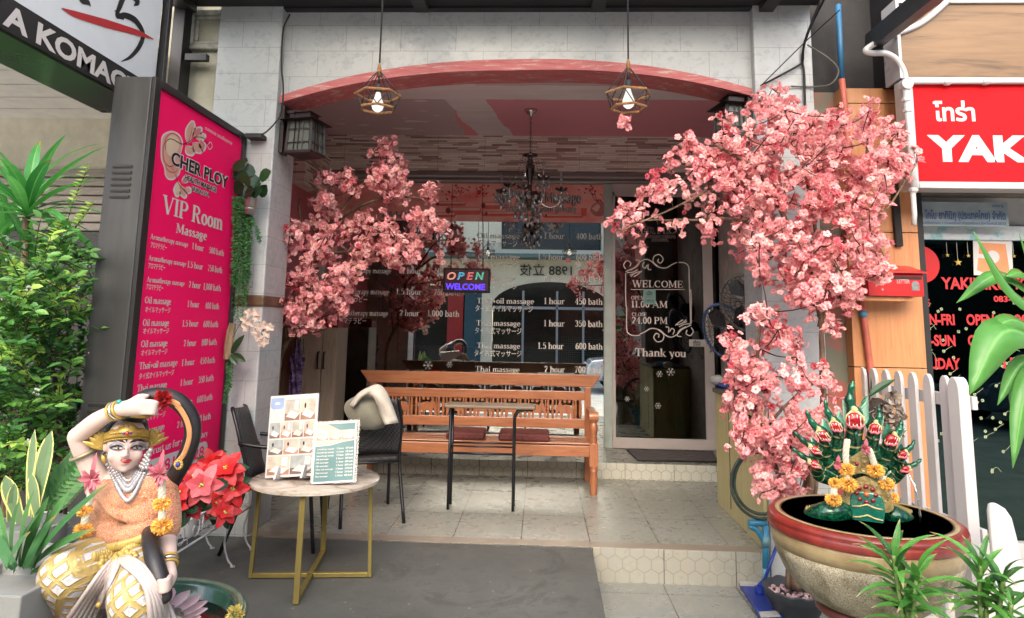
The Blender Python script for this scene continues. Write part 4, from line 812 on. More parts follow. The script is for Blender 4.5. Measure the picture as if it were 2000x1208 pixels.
# door lettering
b = MB(); df = fp(WY-.0304); 
for s, x0, x1, y, cap in (('WELCOME', 1234, 1333.6, 562, 13.5), ('OPEN', 1233, 1257, 586, 7.5), ('11.00 AM', 1233.5, 1303.6, 601.4, 13), ('CLOSE', 1234, 1263, 618, 7), ('24.00 PM', 1234, 1303.6, 633, 13), ('Thank you', 1240, 1340, 697, 15)): ptext(b, s, (x0, y), (x1, y), cap, df, X1)
def ds(pts, w_=2.0): ribbon(b, [(df(x,y).x, df(x,y).z) for x, y in pts], ([q*scl(WY) for q in w_] if isinstance(w_, list) else w_*scl(WY)), (0, WY-.0304, 0), X1, Z1, 0, lift=random.uniform(.0001, .0008))
ds([(1232,566),(1285,566),(1337,566)], 1.2)
for sx_, sy_, fx, fy in ((0, 0, 1, 1), (2572, 1166, -1, -1)):          # scrolls at the top left and, turned about, at the bottom right
    g_ = lambda pts: [(sx_+fx*x, sy_+fy*y) for x, y in pts]
    for pts in ([(1222,534),(1222,580),(1223,600)], [(1222,531),(1240,522),(1250,512),(1262,507),(1272,511),(1284,521),(1300,524),(1313,517),(1322,513)], [(1287,522),(1276,512),(1278,501),(1288,498),(1295,506),(1291,514),(1285,512),(1286,506)], [(1222,526),(1218,518),(1224,510),(1232,514),(1230,521)], [(1232,528),(1245,520),(1249,510),(1241,508)], [(1258,512),(1255,520),(1260,524),(1264,518)], [(1266,516),(1266,526),(1272,527)], [(1224,533),(1236,532),(1246,527)], [(1232,541),(1240,534),(1250,531)], [(1238,541),(1246,536),(1253,530)], [(1230,538),(1236,535)]): ds(g_(pts))
ds([(1326,513),(1337,514),(1345,522),(1346,545),(1348,600),(1349,633)]); ds([(1224,600),(1224,642),(1228,652),(1238,656),(1250,655)])
b.build('lettering', PM('white_door_vinyl', srgf(214,204,198), .6, bump=0), dglass)
b = MB()
for mm, bo, k in ((0, .075, .001), (1, .02, .0018)):
    for s, x0, x1, y, cap in (('CHER PLOY', 1222, 1341, 456, 12), ('HEALTH MASSAGE', 1262, 1320, 465, 5), ('SRIRACHA', 1272, 1306, 471.5, 4.5)): ptext(b, s, (x0, y), (x1, y), cap, df, X1, mm, 'sans', lift=k, bold=bo*(1 if cap > 8 else 1.5))
e = df(1243, 452); b.add([e+V((p[0], -.0003, p[1])) for p in arc(0, 0, .12, .17, 0, 360, 28)[:-1]], [tuple(range(28))], 2); b.add([e+V((p[0]+.02, -.0006, p[1]-.25)) for p in arc(0, 0, .04, .12, 0, 360, 18)[:-1]], [tuple(range(18))], 2)
b.build('logo_sticker', [PM('logo_pinkish_white', srgb(206,176,172), .5, bump=0), m_kvin, PM('logo_dusty_pink', srgb(196,136,130), .5, bump=0)], dglass)
b = MB(); a, c = at(1256, 595, WY-.022), at(1280, 566, WY-.022); b.box(a.x, c.x, WY-.0225, WY-.0215, a.z, c.z, 0)
b2 = MB(); b2.box(a.x, c.x, WY-.037, WY-.036, a.z, c.z, 0); g_ = fp(WY-.0375)
ptext(b2, 'เปิด', (1263,577), (1274,577), 8, g_, X1, 1, 'sans', bold=.02); ptext(b2, 'OPEN', (1261,591), (1277,591), 5.5, g_, X1, 1); b2.box(a.x+.02, c.x-.02, WY-.0376, WY-.0372, (a.z+c.z)/2-.003, (a.z+c.z)/2, 1)
b2.build('open_sticker', [PM('mint_sticker', srgb(160,206,196), .5, bump=0), m_kvin], dglass)
b = MB(); a, c = at(1346, 677, WY-.036), at(1376.5, 664, WY-.036); b.box(a.x, c.x, WY-.037, WY-.036, a.z, c.z, 0); ptext(b, 'เลื่อน', (1354,671), (1368,671), 5, g_, X1, 1, 'sans', bold=.03); ptext(b, 'SLIDE', (1354,675.5), (1368,675.5), 3.4, g_, X1, 1, 'sans', bold=.03)
for x, s_ in ((1349, 1), (1352, 1), (1373, -1), (1370, -1)): ribbon(b, [(g_(x+2*s_,666.5).x, g_(0,666.5).z), (g_(x,670.5).x, g_(0,670.5).z), (g_(x+2*s_,674.5).x, g_(0,674.5).z)], .007, (0, WY-.0376, 0), X1, Z1, 1, 3)
b.build('slide_sticker', [m_wvin, m_kvin], dglass)
# --- LED open sign hung on the glass
YL = WY-.05
ls = thing('led_sign', 'lit LED sign reading open and welcome in a black case on the shop window', 'sign', at(911, 572, YL))
a, c = at(865, 571, YL), at(957, 525, YL)
b = MB(); b.box(a.x, c.x, YL, YL+.03, a.z, c.z); b.build('case', m_blackm, ls, bevel=.004)
n = NT('led_dot_panel'); b = MB(); b.box(a.x+.02, c.x-.02, YL-.003, YL-.001, a.z+.02, c.z-.02); b.build('panel', PM('maroon_led_panel', srgb(112,52,66), .4, var=.2, scale=20), ls)
b = MB(); lf = fp(YL-.004); LC = [(255,170,150), (90,190,220), (240,120,120), (90,210,180)]
for i, (ch, x0, x1) in enumerate((('O',873,890),('P',893,907),('E',911,925),('N',928,945))):
    ptext(b, ch, (x0, 546), (x1, 546), 14, lf, X1, i, 'sans', bold=.02, shear=.2, lift=.001); ptext(b, ch, (x0+.6, 546-.6), (x1-.6, 546-.6), 12.6, lf, X1, 4, 'sans', bold=-.018, shear=.2, lift=.002)
ptext(b, 'WELCOME', (870,566), (947,566), 12, lf, X1, 5, 'sans', bold=.02)
b.build('lettering', [emit('led_'+s, srgb(*q), .8) for s, q in zip(('coral', 'blue', 'red', 'green'), LC)]+[PM('dark_led_gap', srgb(140,70,80), .4), emit('led_violet', srgb(86,60,255), 1.3)], ls)
b = MB(); b.tube([at(880, 525, YL+.02), at(882, 440, YL+.03), at(884, 360, YL+.03)], .003, 5); b.tube([at(943, 525, YL+.02), at(943, 440, YL+.03), at(942, 360, YL+.03)], .003, 5); b.build('wire', m_blackm, ls)
# ------------------------------------------------------------------ lamps
m_frost = PM('frosted_lamp_glass', srgb(112,120,112), .35, var=.1)
m_bulb = emit('pale_lit_bulb', srgb(255,246,236), .6)
m_bulboff = PM('unlit_candle_bulb', srgb(206,196,200), .2, var=.05)
def pendant(px, ytop, yring, label):
    Y = 3.75; s = scl(Y); top = at(px, ytop, Y); x, z0 = top.x, top.z
    t = thing('pendant_lamp', label, 'pendant lamp', (x, Y, TOPZ), 'rope cage pendant lamps under the awning')
    b = MB(); b.tube([(x, Y, z0), (x, Y, TOPZ)], .005, 6); b.lathe([(.004,.03),(.03,.02),(.035,0)], (x, Y, TOPZ-.03), 14); b.build('cord', m_blackm, t, smooth=True)
    b = MB(); b.lathe([(.006,.03),(.012,.0),(.014,-.05)], (x, Y, z0), 10, 0); b.build('rope_wrap', m_rope, t, smooth=True)
    zr = z0-(yring-ytop)*s; zl = zr-29*s; r1, r2 = 46*s, 35*s; zs = z0-34*s
    b = MB(); b.lathe([(.013,0),(.02,-.005),(.02,-16*s),(.016,-18*s)], (x, Y, zs), 14); b.tube([(x, Y, z0-.03), (x, Y, zs)], .007, 6); sk_ = b.build('socket', m_blackm, t, smooth=True)
    zb = zs-18*s; b = MB(); b.lathe([(.013,0),(.016,-.015),(.022,-.035),(.032,-.062),(.034,-.08),(.028,-.1),(.014,-.112),(0,-.115)], (x, Y, zb), 16); b.build('bulb', m_bulb, sk_, smooth=True)
    A = [V((x+r1*math.cos(R(a)), Y+r1*math.sin(R(a)), zr)) for a in range(12, 372, 60)]; B = [V((x+r2*math.cos(R(a)), Y+r2*math.sin(R(a)), zl)) for a in range(42, 402, 60)]
    b = MB()
    for i in range(6):
        b.tube([(x, Y, z0-.01), A[i]], .0028, 5); b.tube([A[i], B[i]], .0028, 5); b.tube([A[i], B[i-1]], .0028, 5)
    cg_ = b.build('wire_cage', m_blackm, t, smooth=True)
    for q in (A, B): b = MB(); b.tube(q, .0075, 6, closed=True); b.build('rope_ring', m_rope, cg_)
pendant(741, 134, 191, 'rope and wire cage pendant lamp at the left under the awning'); pendant(1227, 126, 189, 'rope and wire cage pendant lamp at the right, a blossom sprig below')
# --- wall lanterns
def lantern(px, py, Y, side, label):
    s = scl(Y); c = at(px, py, Y); x, y, z = c
    t = thing('wall_lantern', label, 'wall lamp', (x, y, z), 'black wall lanterns on the pillars')
    rot = Matrix.Rotation(R(12*side), 3, 'Z'); P = lambda a, b_, c_: c+rot @ V((a*.88, b_*.88, c_*.92))
    w2, w1, h = .105, .122, .27
    xp = (-1.984 if side < 0 else 1.526); b = MB(); b.box(min(xp, xp-side*.03), max(xp, xp-side*.03), y-.06, y+.06, z-.13, z+.24); b.beam((xp, y, z+.2), (x, y, z+.2), .025, .025); b.build('back_plate', m_dwood_l, t, bevel=.004)
    b = MB(); n_ = 4
    def frus(z0, a0, z1, a1, m=0): b.add([P(sx*a0, sy*a0, z0) for sx, sy in ((-1,-1),(1,-1),(1,1),(-1,1))]+[P(sx*a1, sy*a1, z1) for sx, sy in ((-1,-1),(1,-1),(1,1),(-1,1))], [(0,3,2,1),(4,5,6,7),(0,1,5,4),(1,2,6,5),(2,3,7,6),(3,0,4,7)], m)
    frus(.125, .165, .15, .10); frus(.15, .07, .20, .07); frus(.20, .09, .212, .055); b.build('roof', m_dwood_l, t)
    b = MB(); frus(-.15, .125, -.128, .125); frus(-.165, .08, -.15, .12)
    for sx in (-1, 1):
        for sy in (-1, 1): b.beam(P(sx*.115, sy*.115, -.128), P(sx*.105, sy*.105, .125), .018, .018)
    for k in range(4):
        q = Matrix.Rotation(R(90*k), 3, 'Z')
        for u in (-.04, .0, .04): b.beam(P(*(q @ V((u, -.119, -.12)))), P(*(q @ V((u*.92, -.109, .125)))), .006, .006)
        for zz in (-.062, .05): b.beam(P(*(q @ V((-.11, -.115, zz)))), P(*(q @ V((.11, -.115, zz)))), .006, .006)
    b.build('lantern_frame', m_dwood_l, t)
    b = MB(); frus(-.127, .108, .124, .098); b.build('glass', m_frost, t)
m_dwood_l = PM('dark_brown_lantern_metal', srgb(58,42,42), .45, .2, var=.2)
lantern(597, 270, 5.02, -1, 'black lantern with frosted panes on the left pillar under the arch'); lantern(1432, 240, 5.02, 1, 'black lantern on the right pillar, half hidden by blossom')
# --- chandelier
cy0 = gz(1037, 215, 3.86); Y = cy0.y; cx = cy0.x; s = scl(Y); Z = lambda y: at(1038, y, Y).z
ch = thing('chandelier', 'smoky crystal chandelier with candle bulbs hanging in front of the shop window', 'chandelier', (cx, Y, 3.86))
b = MB(); b.lathe([(.012,-.075),(.02,-.06),(.05,-.03),(.07,0)], (cx, Y, 3.858), 18); b.build('ceiling_cup', m_chrome, ch, smooth=True)
b = MB(); z = 3.79; i = 0
while z > Z(300):
    u, v = ((1,0,0),(0,0,1)) if i % 2 else ((0,1,0),(0,0,1)); b.ring((cx, Y, z), .012, .0028, V(u)*.7, V(v)*1.3, 10, 5); z -= .024; i += 1
b.build('chain', m_dchrome, ch, smooth=True)
b = MB(); b.lathe([(0, Z(299)-Z(302)+.0),(.03,.0),(.075,-.012),(.078,-.028),(.04,-.036),(.018,-.05),(.03,-.08),(.035,-.1),(.026,-.112),(.048,-.13)], (cx, Y, Z(300)), 18); b.lathe([(.05,0),(.045,-.05),(.024,-.17),(.02,-.25),(.03,-.262)], (cx, Y, Z(323)), 14); b.build('column', m_dchrome, ch, smooth=True)
b = MB(); zb = Z(380); pr = [(.03,.02),(.09,.015),(.115,-.02),(.1,-.06),(.05,-.1),(.03,-.12),(.035,-.13),(.012,-.16),(0,-.165)]
n_ = 24; vs = []; 
for r, z in pr:
    for k in range(n_): a = 2*math.pi*k/n_; q = r*(1 if k % 2 else .88); vs.append((cx+q*math.cos(a), Y+q*math.sin(a), zb+z))
b.add(vs, [(i*n_+k, i*n_+(k+1) % n_, (i+1)*n_+(k+1) % n_, (i+1)*n_+k) for i in range(len(pr)-1) for k in range(n_)]); b.build('bowl', m_dchrome, ch)
m_crys = glassm('smoky_crystal', (.42,.38,.38), .3, .02)
def drop(b, p, k=1.0):
    b.ell(p, .006*k, 6); b.lathe([(0,0),(.006*k,-.012*k),(.011*k,-.032*k),(.008*k,-.045*k),(0,-.052*k)], p, 6)
random.seed(9)
cups = [(-58, 368, 340, 1), (-42, 356, 0, .9), (27, 354, 326, -1), (63, 367, 338, .4), (-12, 372, 0, -1), (12, 372, 0, 1)]
for i, (dx, yc, yb, dpt) in enumerate(cups):
    ex = dx*s; ey = dpt*.16; p = V((cx+ex, Y+ey, Z(yc))); o = V((cx, Y, zb-.03)); d = V((ex, ey, 0))
    arm = MB(); arm.tube(bez([o+d*.15, o+d*.55+V((0,0,-.09)), o+d*.9+V((0,0,-.06)), p+V((0,0,-.02)), p], 6), .008, 7); ar = arm.build('arm', m_chrome, ch, smooth=True)
    b = MB(); n_ = 20; vs = []
    for r, z in ((.012,-.03),(.03,-.022),(.062,-.006),(.068,.01),(.06,.012),(.01,-.005)):
        for k in range(n_): a = 2*math.pi*k/n_; q = r*(1 if k % 2 else .92); vs.append((p.x+q*math.cos(a), p.y+q*math.sin(a), p.z+z))
    b.add(vs, [(i_*n_+k, i_*n_+(k+1) % n_, (i_+1)*n_+(k+1) % n_, (i_+1)*n_+k) for i_ in range(5) for k in range(n_)]); b.build('drip_cup', m_dchrome, ar)
    b = MB(); b.tube([p, p+V((0,0,.085))], .0085, 8); b.build('candle_sleeve', m_chrome, ar, smooth=True)
    if yb:
        b = MB(); b.lathe([(.013,0),(.014,.025)], p+V((0,0,.085)), 10); b.build('bulb_socket', m_white, ar, smooth=True)
        b = MB(); b.lathe([(.012,0),(.017,.02),(.014,.042),(.004,.062),(0,.064)], p+V((0,0,.111)), 10); b.build('bulb', m_bulboff, ar, smooth=True)
    b = MB()
    for k in range(6):
        a = k*1.05+.3; q = p+V((.064*math.cos(a), .064*math.sin(a), -.012)); b.tube([q, q-V((0,0,.03))], .0012, 4); drop(b, q-V((0,0,.03)), 1.5)
    b.tube([p-V((0,0,.03)), p-V((0,0,.1))], .003, 5); drop(b, p-V((0,0,.1)), 2); b.build('crystal_drops', m_crys, ar)
b = MB()
for k in range(6):
    a = k*math.pi/3+.2; q0 = V((cx+.07*math.cos(a), Y+.07*math.sin(a), Z(304))); q1_ = V((cx+.23*math.cos(a), Y+.23*math.sin(a), Z(372)))
    for i in range(22):
        t = i/21; q = q0.lerp(q1_, t)-V((0,0,.07*math.sin(math.pi*t))); b.ell(q, .0065, 6)
for k in range(16):
    a = k*.7; r = (.03, .09, .15, .2)[k % 4]; q = V((cx+r*math.cos(a), Y+r*math.sin(a), zb-.06-(.2-r)*.6)); L = random.uniform(.02, .1)
    b.tube([q, q-V((0,0,L))], .0015, 4); drop(b, q-V((0,0,L)), 1.9)
    for i in range(int(L/.013)): b.ell(q-V((0,0,.013*i)), .0055, 5)
b.build('crystal_chain', m_crys, ch)
# ------------------------------------------------------------------ bench
bx0, bx1, byf, byb = -1.65, .475, 6.33, 6.86; Zb = lambda y: at(1000, y, byb).z; Zf = lambda y: at(1000, y, byf).z
bn = thing('bench', 'varnished teak bench with carved elephant panels in its back, before the shop window', 'bench', ((bx0+bx1)/2, 6.6, PZ))
b = MB(); zt, zm = Zb(729), Zb(753); d_ = .07
b.prism([(bx0-.12, zt), (bx1+.11, zt), (bx1+.03, zm), (bx0-.03, zm)], (0, byb-.02, 0), (1,0,0), (0,0,1), (0, .04, 0)); b.build('top_rail', m_bench, bn, bevel=.008)
b = MB(); b.box(bx0, bx1, byb-.02, byb+.02, Zb(779), Zb(762)); b.box(bx0, bx1, byb-.02, byb+.02, Zb(834), Zb(815)); b.build('back_rail', m_bench, bn, bevel=.006)
b = MB()
for x in (bx0+.02, bx1-.02): b.box(x-.03, x+.03, byb-.025, byb+.025, PZ, zm)
b.build('back_post', m_benchz, bn, bevel=.006)
za, zc = Zb(815), Zb(779); hh = zc-za; per = .265; x = bx1-.09; k = 0
ele = [(0,0),(.0,.45),(.06,.7),(.2,.82),(.45,.86),(.62,.8),(.72,.95),(.86,.98),(.97,.8),(1.0,.5),(.98,.2),(1.06,.1),(1.04,.02),(.93,.08),(.9,.4),(.82,.45),(.78,0),(.62,0),(.6,.3),(.48,.34),(.34,.3),(.3,0),(.18,0),(.14,.3),(.1,.3),(.06,0)]
while x > bx0+.2:
    b = MB()
    for dx in (0, .045): b.lathe([(.008,0),(.014,.02*hh),(.01,.12*hh),(.017,.3*hh),(.013,.42*hh),(.018,.5*hh),(.013,.58*hh),(.017,.7*hh),(.01,.88*hh),(.014,.98*hh),(.008,hh)], (x-dx, byb, za), 10)
    b.build('spindle_pair', m_benchz, bn, smooth=True)
    b = MB(); pw = .15; px_ = x-.075-pw; sgn = 1 if k % 2 else -1
    b.prism([((px_+pw*(q[0] if sgn > 0 else 1-q[0])), za+hh*.86*q[1]) for q in ele], (0, byb-.009, 0), (1,0,0), (0,0,1), (0, .018, 0))
    b.box(px_-.012, px_, byb-.012, byb+.012, za, zc); b.box(px_+pw, px_+pw+.012, byb-.012, byb+.012, za, zc)
    for i in range(3): b.prism([(px_+pw*(.2+.3*i+.1*math.cos(a)), zc-.012+.018*math.sin(a)) for a in [j*.785 for j in range(8)]], (0, byb-.008, 0), (1,0,0), (0,0,1), (0, .016, 0))
    b.build('elephant_panel', m_benchz, bn); x -= per; k += 1
b = MB(); zs_ = Zf(866)
for i in range(4): b.box(bx0+.03, bx1-.03, byf+.04+i*.115, byf+.04+i*.115+.108, zs_-.03, zs_)
b.build('seat', m_bench, bn, bevel=.004)
b = MB(); b.box(bx0+.03, bx1-.035, byf-.005, byf+.035, Zf(889), Zf(868)); b.box(bx0+.03, bx1-.035, byf, byf+.03, Zf(866)-.0+.001, Zf(863)); b.build('front_rail', m_bench, bn, bevel=.004)
for x in (bx0, bx1):
    b = MB(); ztop = Zf(808); h = ztop-PZ
    b.lathe([(.028,0),(.032,.01),(.036,.2*h),(.03,.28*h),(.036,.3*h),(.03,.32*h),(.036,.36*h)], (x, byf, PZ), 14); b.obox((x, byf, PZ+h*.5), (.075,.075,h*.28))
    b.lathe([(.036,.64*h),(.03,.66*h),(.034,.7*h),(.024,.74*h),(.034,.8*h),(.038,.85*h),(.026,.9*h),(.034,.93*h)], (x, byf, PZ), 14); b.build('front_leg', m_benchz, bn, angle=40)
    b = MB(); b.lathe([(0,-.045),(.042,-.04),(.046,0),(.042,.04),(0,.045)], (x, byf, ztop-.01), 16, 0, Matrix.Rotation(R(90), 3, 'Y')); b.obox((x, (byf+byb)/2, ztop+.0), (.07, byb-byf-.06, .035)); b.build('armrest', m_bench, bn, angle=40)
m_foam = PM('maroon_foam', srgf(104,52,48), .8, var=.2, scale=30, bump=.3)
for i, (x0, x1) in enumerate(((872, 946), (974, 1073))):
    t = thing('seat_pad', ['maroon foam seat pad lying further left on the bench', 'maroon foam seat pad lying nearer the right end of the bench'][i], 'seat pad', at((x0+x1)/2, 862, byf+.2), 'foam pads on the bench')
    b = MB(); a, c = at(x0, 862, byf+.12), at(x1, 862, byf+.12); b.box(a.x, c.x, byf+.06, byf+.40, zs_+.004, zs_+.075); b.build('pad', m_foam, t, bevel=.02)
# ------------------------------------------------------------------ little tube-framed stand in front of the bench
YT = 5.7; t = thing('side_stand', 'worn plank stand on a thin black tube frame in front of the bench', 'stand', at(960, 986, YT))
b = MB(); a, c = at(868, 797, YT), at(1046, 782, YT); b.box(a.x, c.x, YT-.02, YT+.2, a.z, a.z+.03); b.build('plank_top', woodm('weathered_plank', srgb(160,140,116), srgb(120,102,86), 'x', 1, .6), t, bevel=.012)
b = MB(); zt = at(900, 798, YT).z; x0, x1 = at(880, 800, YT).x, at(1003, 890, YT).x
for y in (YT+.01, YT+.17):
    b.tube([(x0, y, PZ), (x0, y, zt)], .011, 8); b.tube(bez([(x1, y, PZ), (x1, y, zt-.14), (x1+.01, y, zt-.05), (x1+.06, y, zt-.005), (x1+.15, y, zt-.003)], 5), .011, 8)
zr1, zr2 = at(940, 873, YT).z, at(940, 887, YT).z
b.tube([(x0, YT+.01, zr1), (x1, YT+.01, zr1)], .007, 6); b.tube([(x0, YT+.01, zr2), (x1, YT+.01, zr2)], .01, 6); b.tube([(x0, YT+.17, zr1), (x1, YT+.17, zr1)], .007, 6)
for x in (x0, x1): b.tube([(x, YT+.01, zr2), (x, YT+.17, zr2)], .008, 6)
b.build('tube_frame', PM('dark_tube_frame', srgb(52,56,62), .35, .6), t, smooth=True)
# ------------------------------------------------------------------ round table with two boards
ramp_z = lambda y: PZ-.004-(FY-y)*(PZ-.004-.125)/(FY-3.2)
TC = V((-1.335, 4.26, 0)); TZ = at(617, 938, 4.26).z+.012; TR = .375
tb = thing('round_table', 'small round marble-topped table on a crossed brass-coloured frame', 'table', (TC.x, TC.y, ramp_z(TC.y)))
def marble():
    n = NT('beige_marble'); c = n.coord(); a = n.noise(c, 3.5, 8, .7, 2.5); k = n.ramp(a.outputs[0], [(.34, srgb(150,128,104)), (.46, srgb(200,188,172)), (.6, srgb(220,212,198)), (.7, srgb(150,130,108))]); return n.out(k, .2, coat=.15)
b = MB(); b.lathe([(TR-.01,-.022),(TR,-.018),(TR,-.003),(TR-.004,0)], (TC.x, TC.y, TZ), 64); b.build('tabletop', marble(), tb, angle=40)
for i, a in enumerate((6, 96, 186, 276)):
    b = MB(); u = V((math.cos(R(a)), math.sin(R(a)), 0)); f0 = TC+u*.345; f1 = TC+u*.325; zf = ramp_z(f0.y)+.004
    b.beam((f0.x, f0.y, zf), (f1.x, f1.y, TZ-.023), .032, .022, up=u); lg_ = b.build('leg', m_brass, tb, bevel=.003)
    b = MB(); b.beam((f0.x-u.x*.012, f0.y-u.y*.012, zf+.014), (TC.x+u.x*(.0 if i % 2 else .0165), TC.y+u.y*(.0 if i % 2 else .0165), ramp_z(TC.y)+.018), .03, .025); b.build('foot_bar', m_brass, lg_, bevel=.002)
random.seed(21)
def photo_cell(b, o, u, v, w_, h_, k):     # a printed room photograph
    cols = [((196,190,176),(232,226,214),(150,110,90)), ((212,196,176),(244,240,232),(176,130,104)), ((176,182,178),(222,222,216),(120,100,90)), ((226,196,178),(246,240,236),(190,140,110))][k % 4]
    P = lambda pts, m, l: b.flat([(x*w_, y*h_) for x, y in pts], o+n_*l, u, v, m)
    n_ = V(u).cross(V(v)); base = 3+(k % 4)*3
    P([(0,0),(1,0),(1,1),(0,1)], base, .0004); P([(0,0),(1,0),(1,.28),(0,.34)], base+2, .0008)
    r = random.random(); P([(.08,.18+.1*r),(.7,.06),(.96,.3),(.4,.5)], base+1, .0012); P([(.08,.18+.1*r),(.7,.06),(.7,-.0),(.08,.08)], base+2, .0010); P([(.62,.5),(.66,.95),(.9,.95),(.9,.48)], base+1 if r < .5 else base, .0009)
    if r > .4: P([(.3+x*.07, .68+y*.14) for x, y in arc(0, 0, 1, 1, 0, 360, 8)[:-1]], 1, .0014)
cells = []
for q in ((196,190,176),(232,226,214),(150,110,90)), ((212,196,176),(244,240,232),(176,130,104)), ((176,182,178),(222,222,216),(120,100,90)), ((226,196,178),(246,240,236),(190,140,110)):
    cells += [PM('photo_print', srgb(*x), .4, var=.25, scale=18, bump=0) for x in q]
YB = 4.2
bp0, bp1, bp2 = at(517, 941, YB-.04), at(611, 936, YB-.06), at(523, 781, YB+.06)
u = (bp1-bp0); bw_ = u.length; u.normalize(); vv = (bp2-bp0); vv = vv-u*vv.dot(u); bh_ = vv.length; vv.normalize(); bp0.z = max(bp0.z, TZ+.012)
pb = thing('photo_board', 'white board of massage room photographs on a small stand, behind the teal price card', 'display board', bp0)
n_ = u.cross(vv)
b = MB(); b.prism([(0,0),(bw_*1.02,0),(bw_*1.04,bh_),(0,bh_)], bp0-n_*.012, u, vv, n_*.012); b.build('board', PM('white_foam_board', srgb(214,212,210), .35, var=.03, bump=0), pb)
b = MB()
b.flat([(x*bw_, y*bh_) for x, y in [(.02,.97),(.3,.97),(.3,.86),(.25,.83),(.07,.83),(.02,.86)]], bp0+n_*.0006, u, vv, 2)
for a_ in (90, 60, 120, 30, 150): 
    q = spl([(0,0),(.2,.6),(0,1),(-.2,.6)]); ca, sa = math.cos(R(a_-90)), math.sin(R(a_-90)); b.flat([((.16+(p[0]*ca-p[1]*sa)*.07)*bw_, .885*bh_+(p[0]*sa+p[1]*ca)*.06*bw_) for p in q], bp0+n_*(.001+.0001*a_/30), u, vv, 0)
k = 0
for y0, y1, xs_ in ((.68,.94,(.32,.66,.99)), (.47,.66,(.02,.26,.5,.75,.99)), (.27,.45,(.02,.34,.67,.99)), (.03,.25,(.02,.5,.99))):
    for i in range(len(xs_)-1):
        photo_cell(b, bp0+u*((xs_[i]+.01)*bw_)+vv*(y0*bh_), u, vv, (xs_[i+1]-xs_[i]-.02)*bw_, (y1-y0)*bh_, k); k += 1
b.build('print', [m_wvin, m_kvin, PM('pale_blue_print', srgb(150,176,216), .4, var=.15, bump=0)]+cells, pb)
b = MB()
for x in (.3, .85): 
    q = bp0+u*(x*bw_); b.prism([(-.06,-.012),(.08,-.012),(.08,.008),(.03,.012),(.0,.06),(-.02,.06)], q+V((-.01,0,-.0)), -n_*1, (0,0,1), u*.012)
b.build('easel_foot', m_whitem, pb)
cp0, cp1 = at(609, 938, YB-.13), at(692, 933, YB-.11); cp2 = at(617, 819, YB-.02)
u = cp1-cp0; cw = u.length; u.normalize(); vv = cp2-cp0; vv -= u*vv.dot(u); chh = vv.length; vv.normalize(); n_ = u.cross(vv); cp0.z = TZ+.006
mc = thing('price_card', 'teal massage price card in a clear acrylic stand at the front of the table', 'menu card', cp0)
b = MB(); b.prism([(0,0),(cw,0),(cw*1.02,chh),(0,chh)], cp0-n_*.003, u, vv, n_*.003); b.build('card', m_white, mc)
b = MB(); P = lambda pts, m, l: b.flat([(x*cw, y*chh) for x, y in pts], cp0+n_*l, u, vv, m)
P([(.03,.03),(.97,.03),(.97,.68),(.7,.66),(.4,.61),(.03,.6)], 0, .0004); P([(.03,.61),(.4,.62),(.7,.67),(.97,.69),(.97,.97),(.03,.97)], 1, .0004); P([(.3,.97),(.97,.97),(.97,.86),(.6,.86)], 0, .0006)
for i in range(3): photo_cell(b, cp0+u*((.05+.31*i)*cw)+vv*(.7*chh)+n_*.0004, u, vv, .28*cw, .16*chh, 3 if i != 1 else 1)
lst = ['Aromatherapy massage 1 hour 500 bath', 'Aromatherapy massage 1.5 hour 750 bath', 'Aromatherapy massage 2 hour 1,000 bath', 'Oil massage 1 hour 400 bath', 'Oil massage 1.5 hour 600 bath', 'Oil massage 2 hour 800 bath', 'Thai+oil massage 1 hour 450 bath', 'Thai massage 1 hour 350 bath', 'Thai massage 1.5 hour 600 bath']
for i, s_ in enumerate(lst):
    wds = s_.split(' '); nm = ' '.join(wds[:-4]); yy = (.54-.055*i)*chh
    text(b, nm, cp0+u*(.07*cw)+vv*yy+n_*.0006, u, vv, .026*chh, .42*cw if len(nm) > 14 else .3*cw, 2); text(b, ' '.join(wds[-4:-2]), cp0+u*(.55*cw)+vv*yy+n_*.0006, u, vv, .03*chh, .18*cw, 2); text(b, ' '.join(wds[-2:]), cp0+u*(.76*cw)+vv*yy+n_*.0006, u, vv, .03*chh, .19*cw, 2)
b.build('print', [PM('teal_print', srgb(20,112,114), .4, var=.1, bump=0), PM('salmon_print', srgb(240,180,160), .4, var=.2, scale=10, bump=0), m_wvin]+cells, mc)
m_acr = glassm('clear_acrylic', (.97,.98,.98), .015, fres=.04)
b = MB(); b.prism([(-.012,-.004),(cw+.012,-.004),(cw+.02,chh+.01),(-.012,chh+.01)], cp0-n_*.008, u, vv, n_*.003); b.build('acrylic_sheet', m_acr, mc)
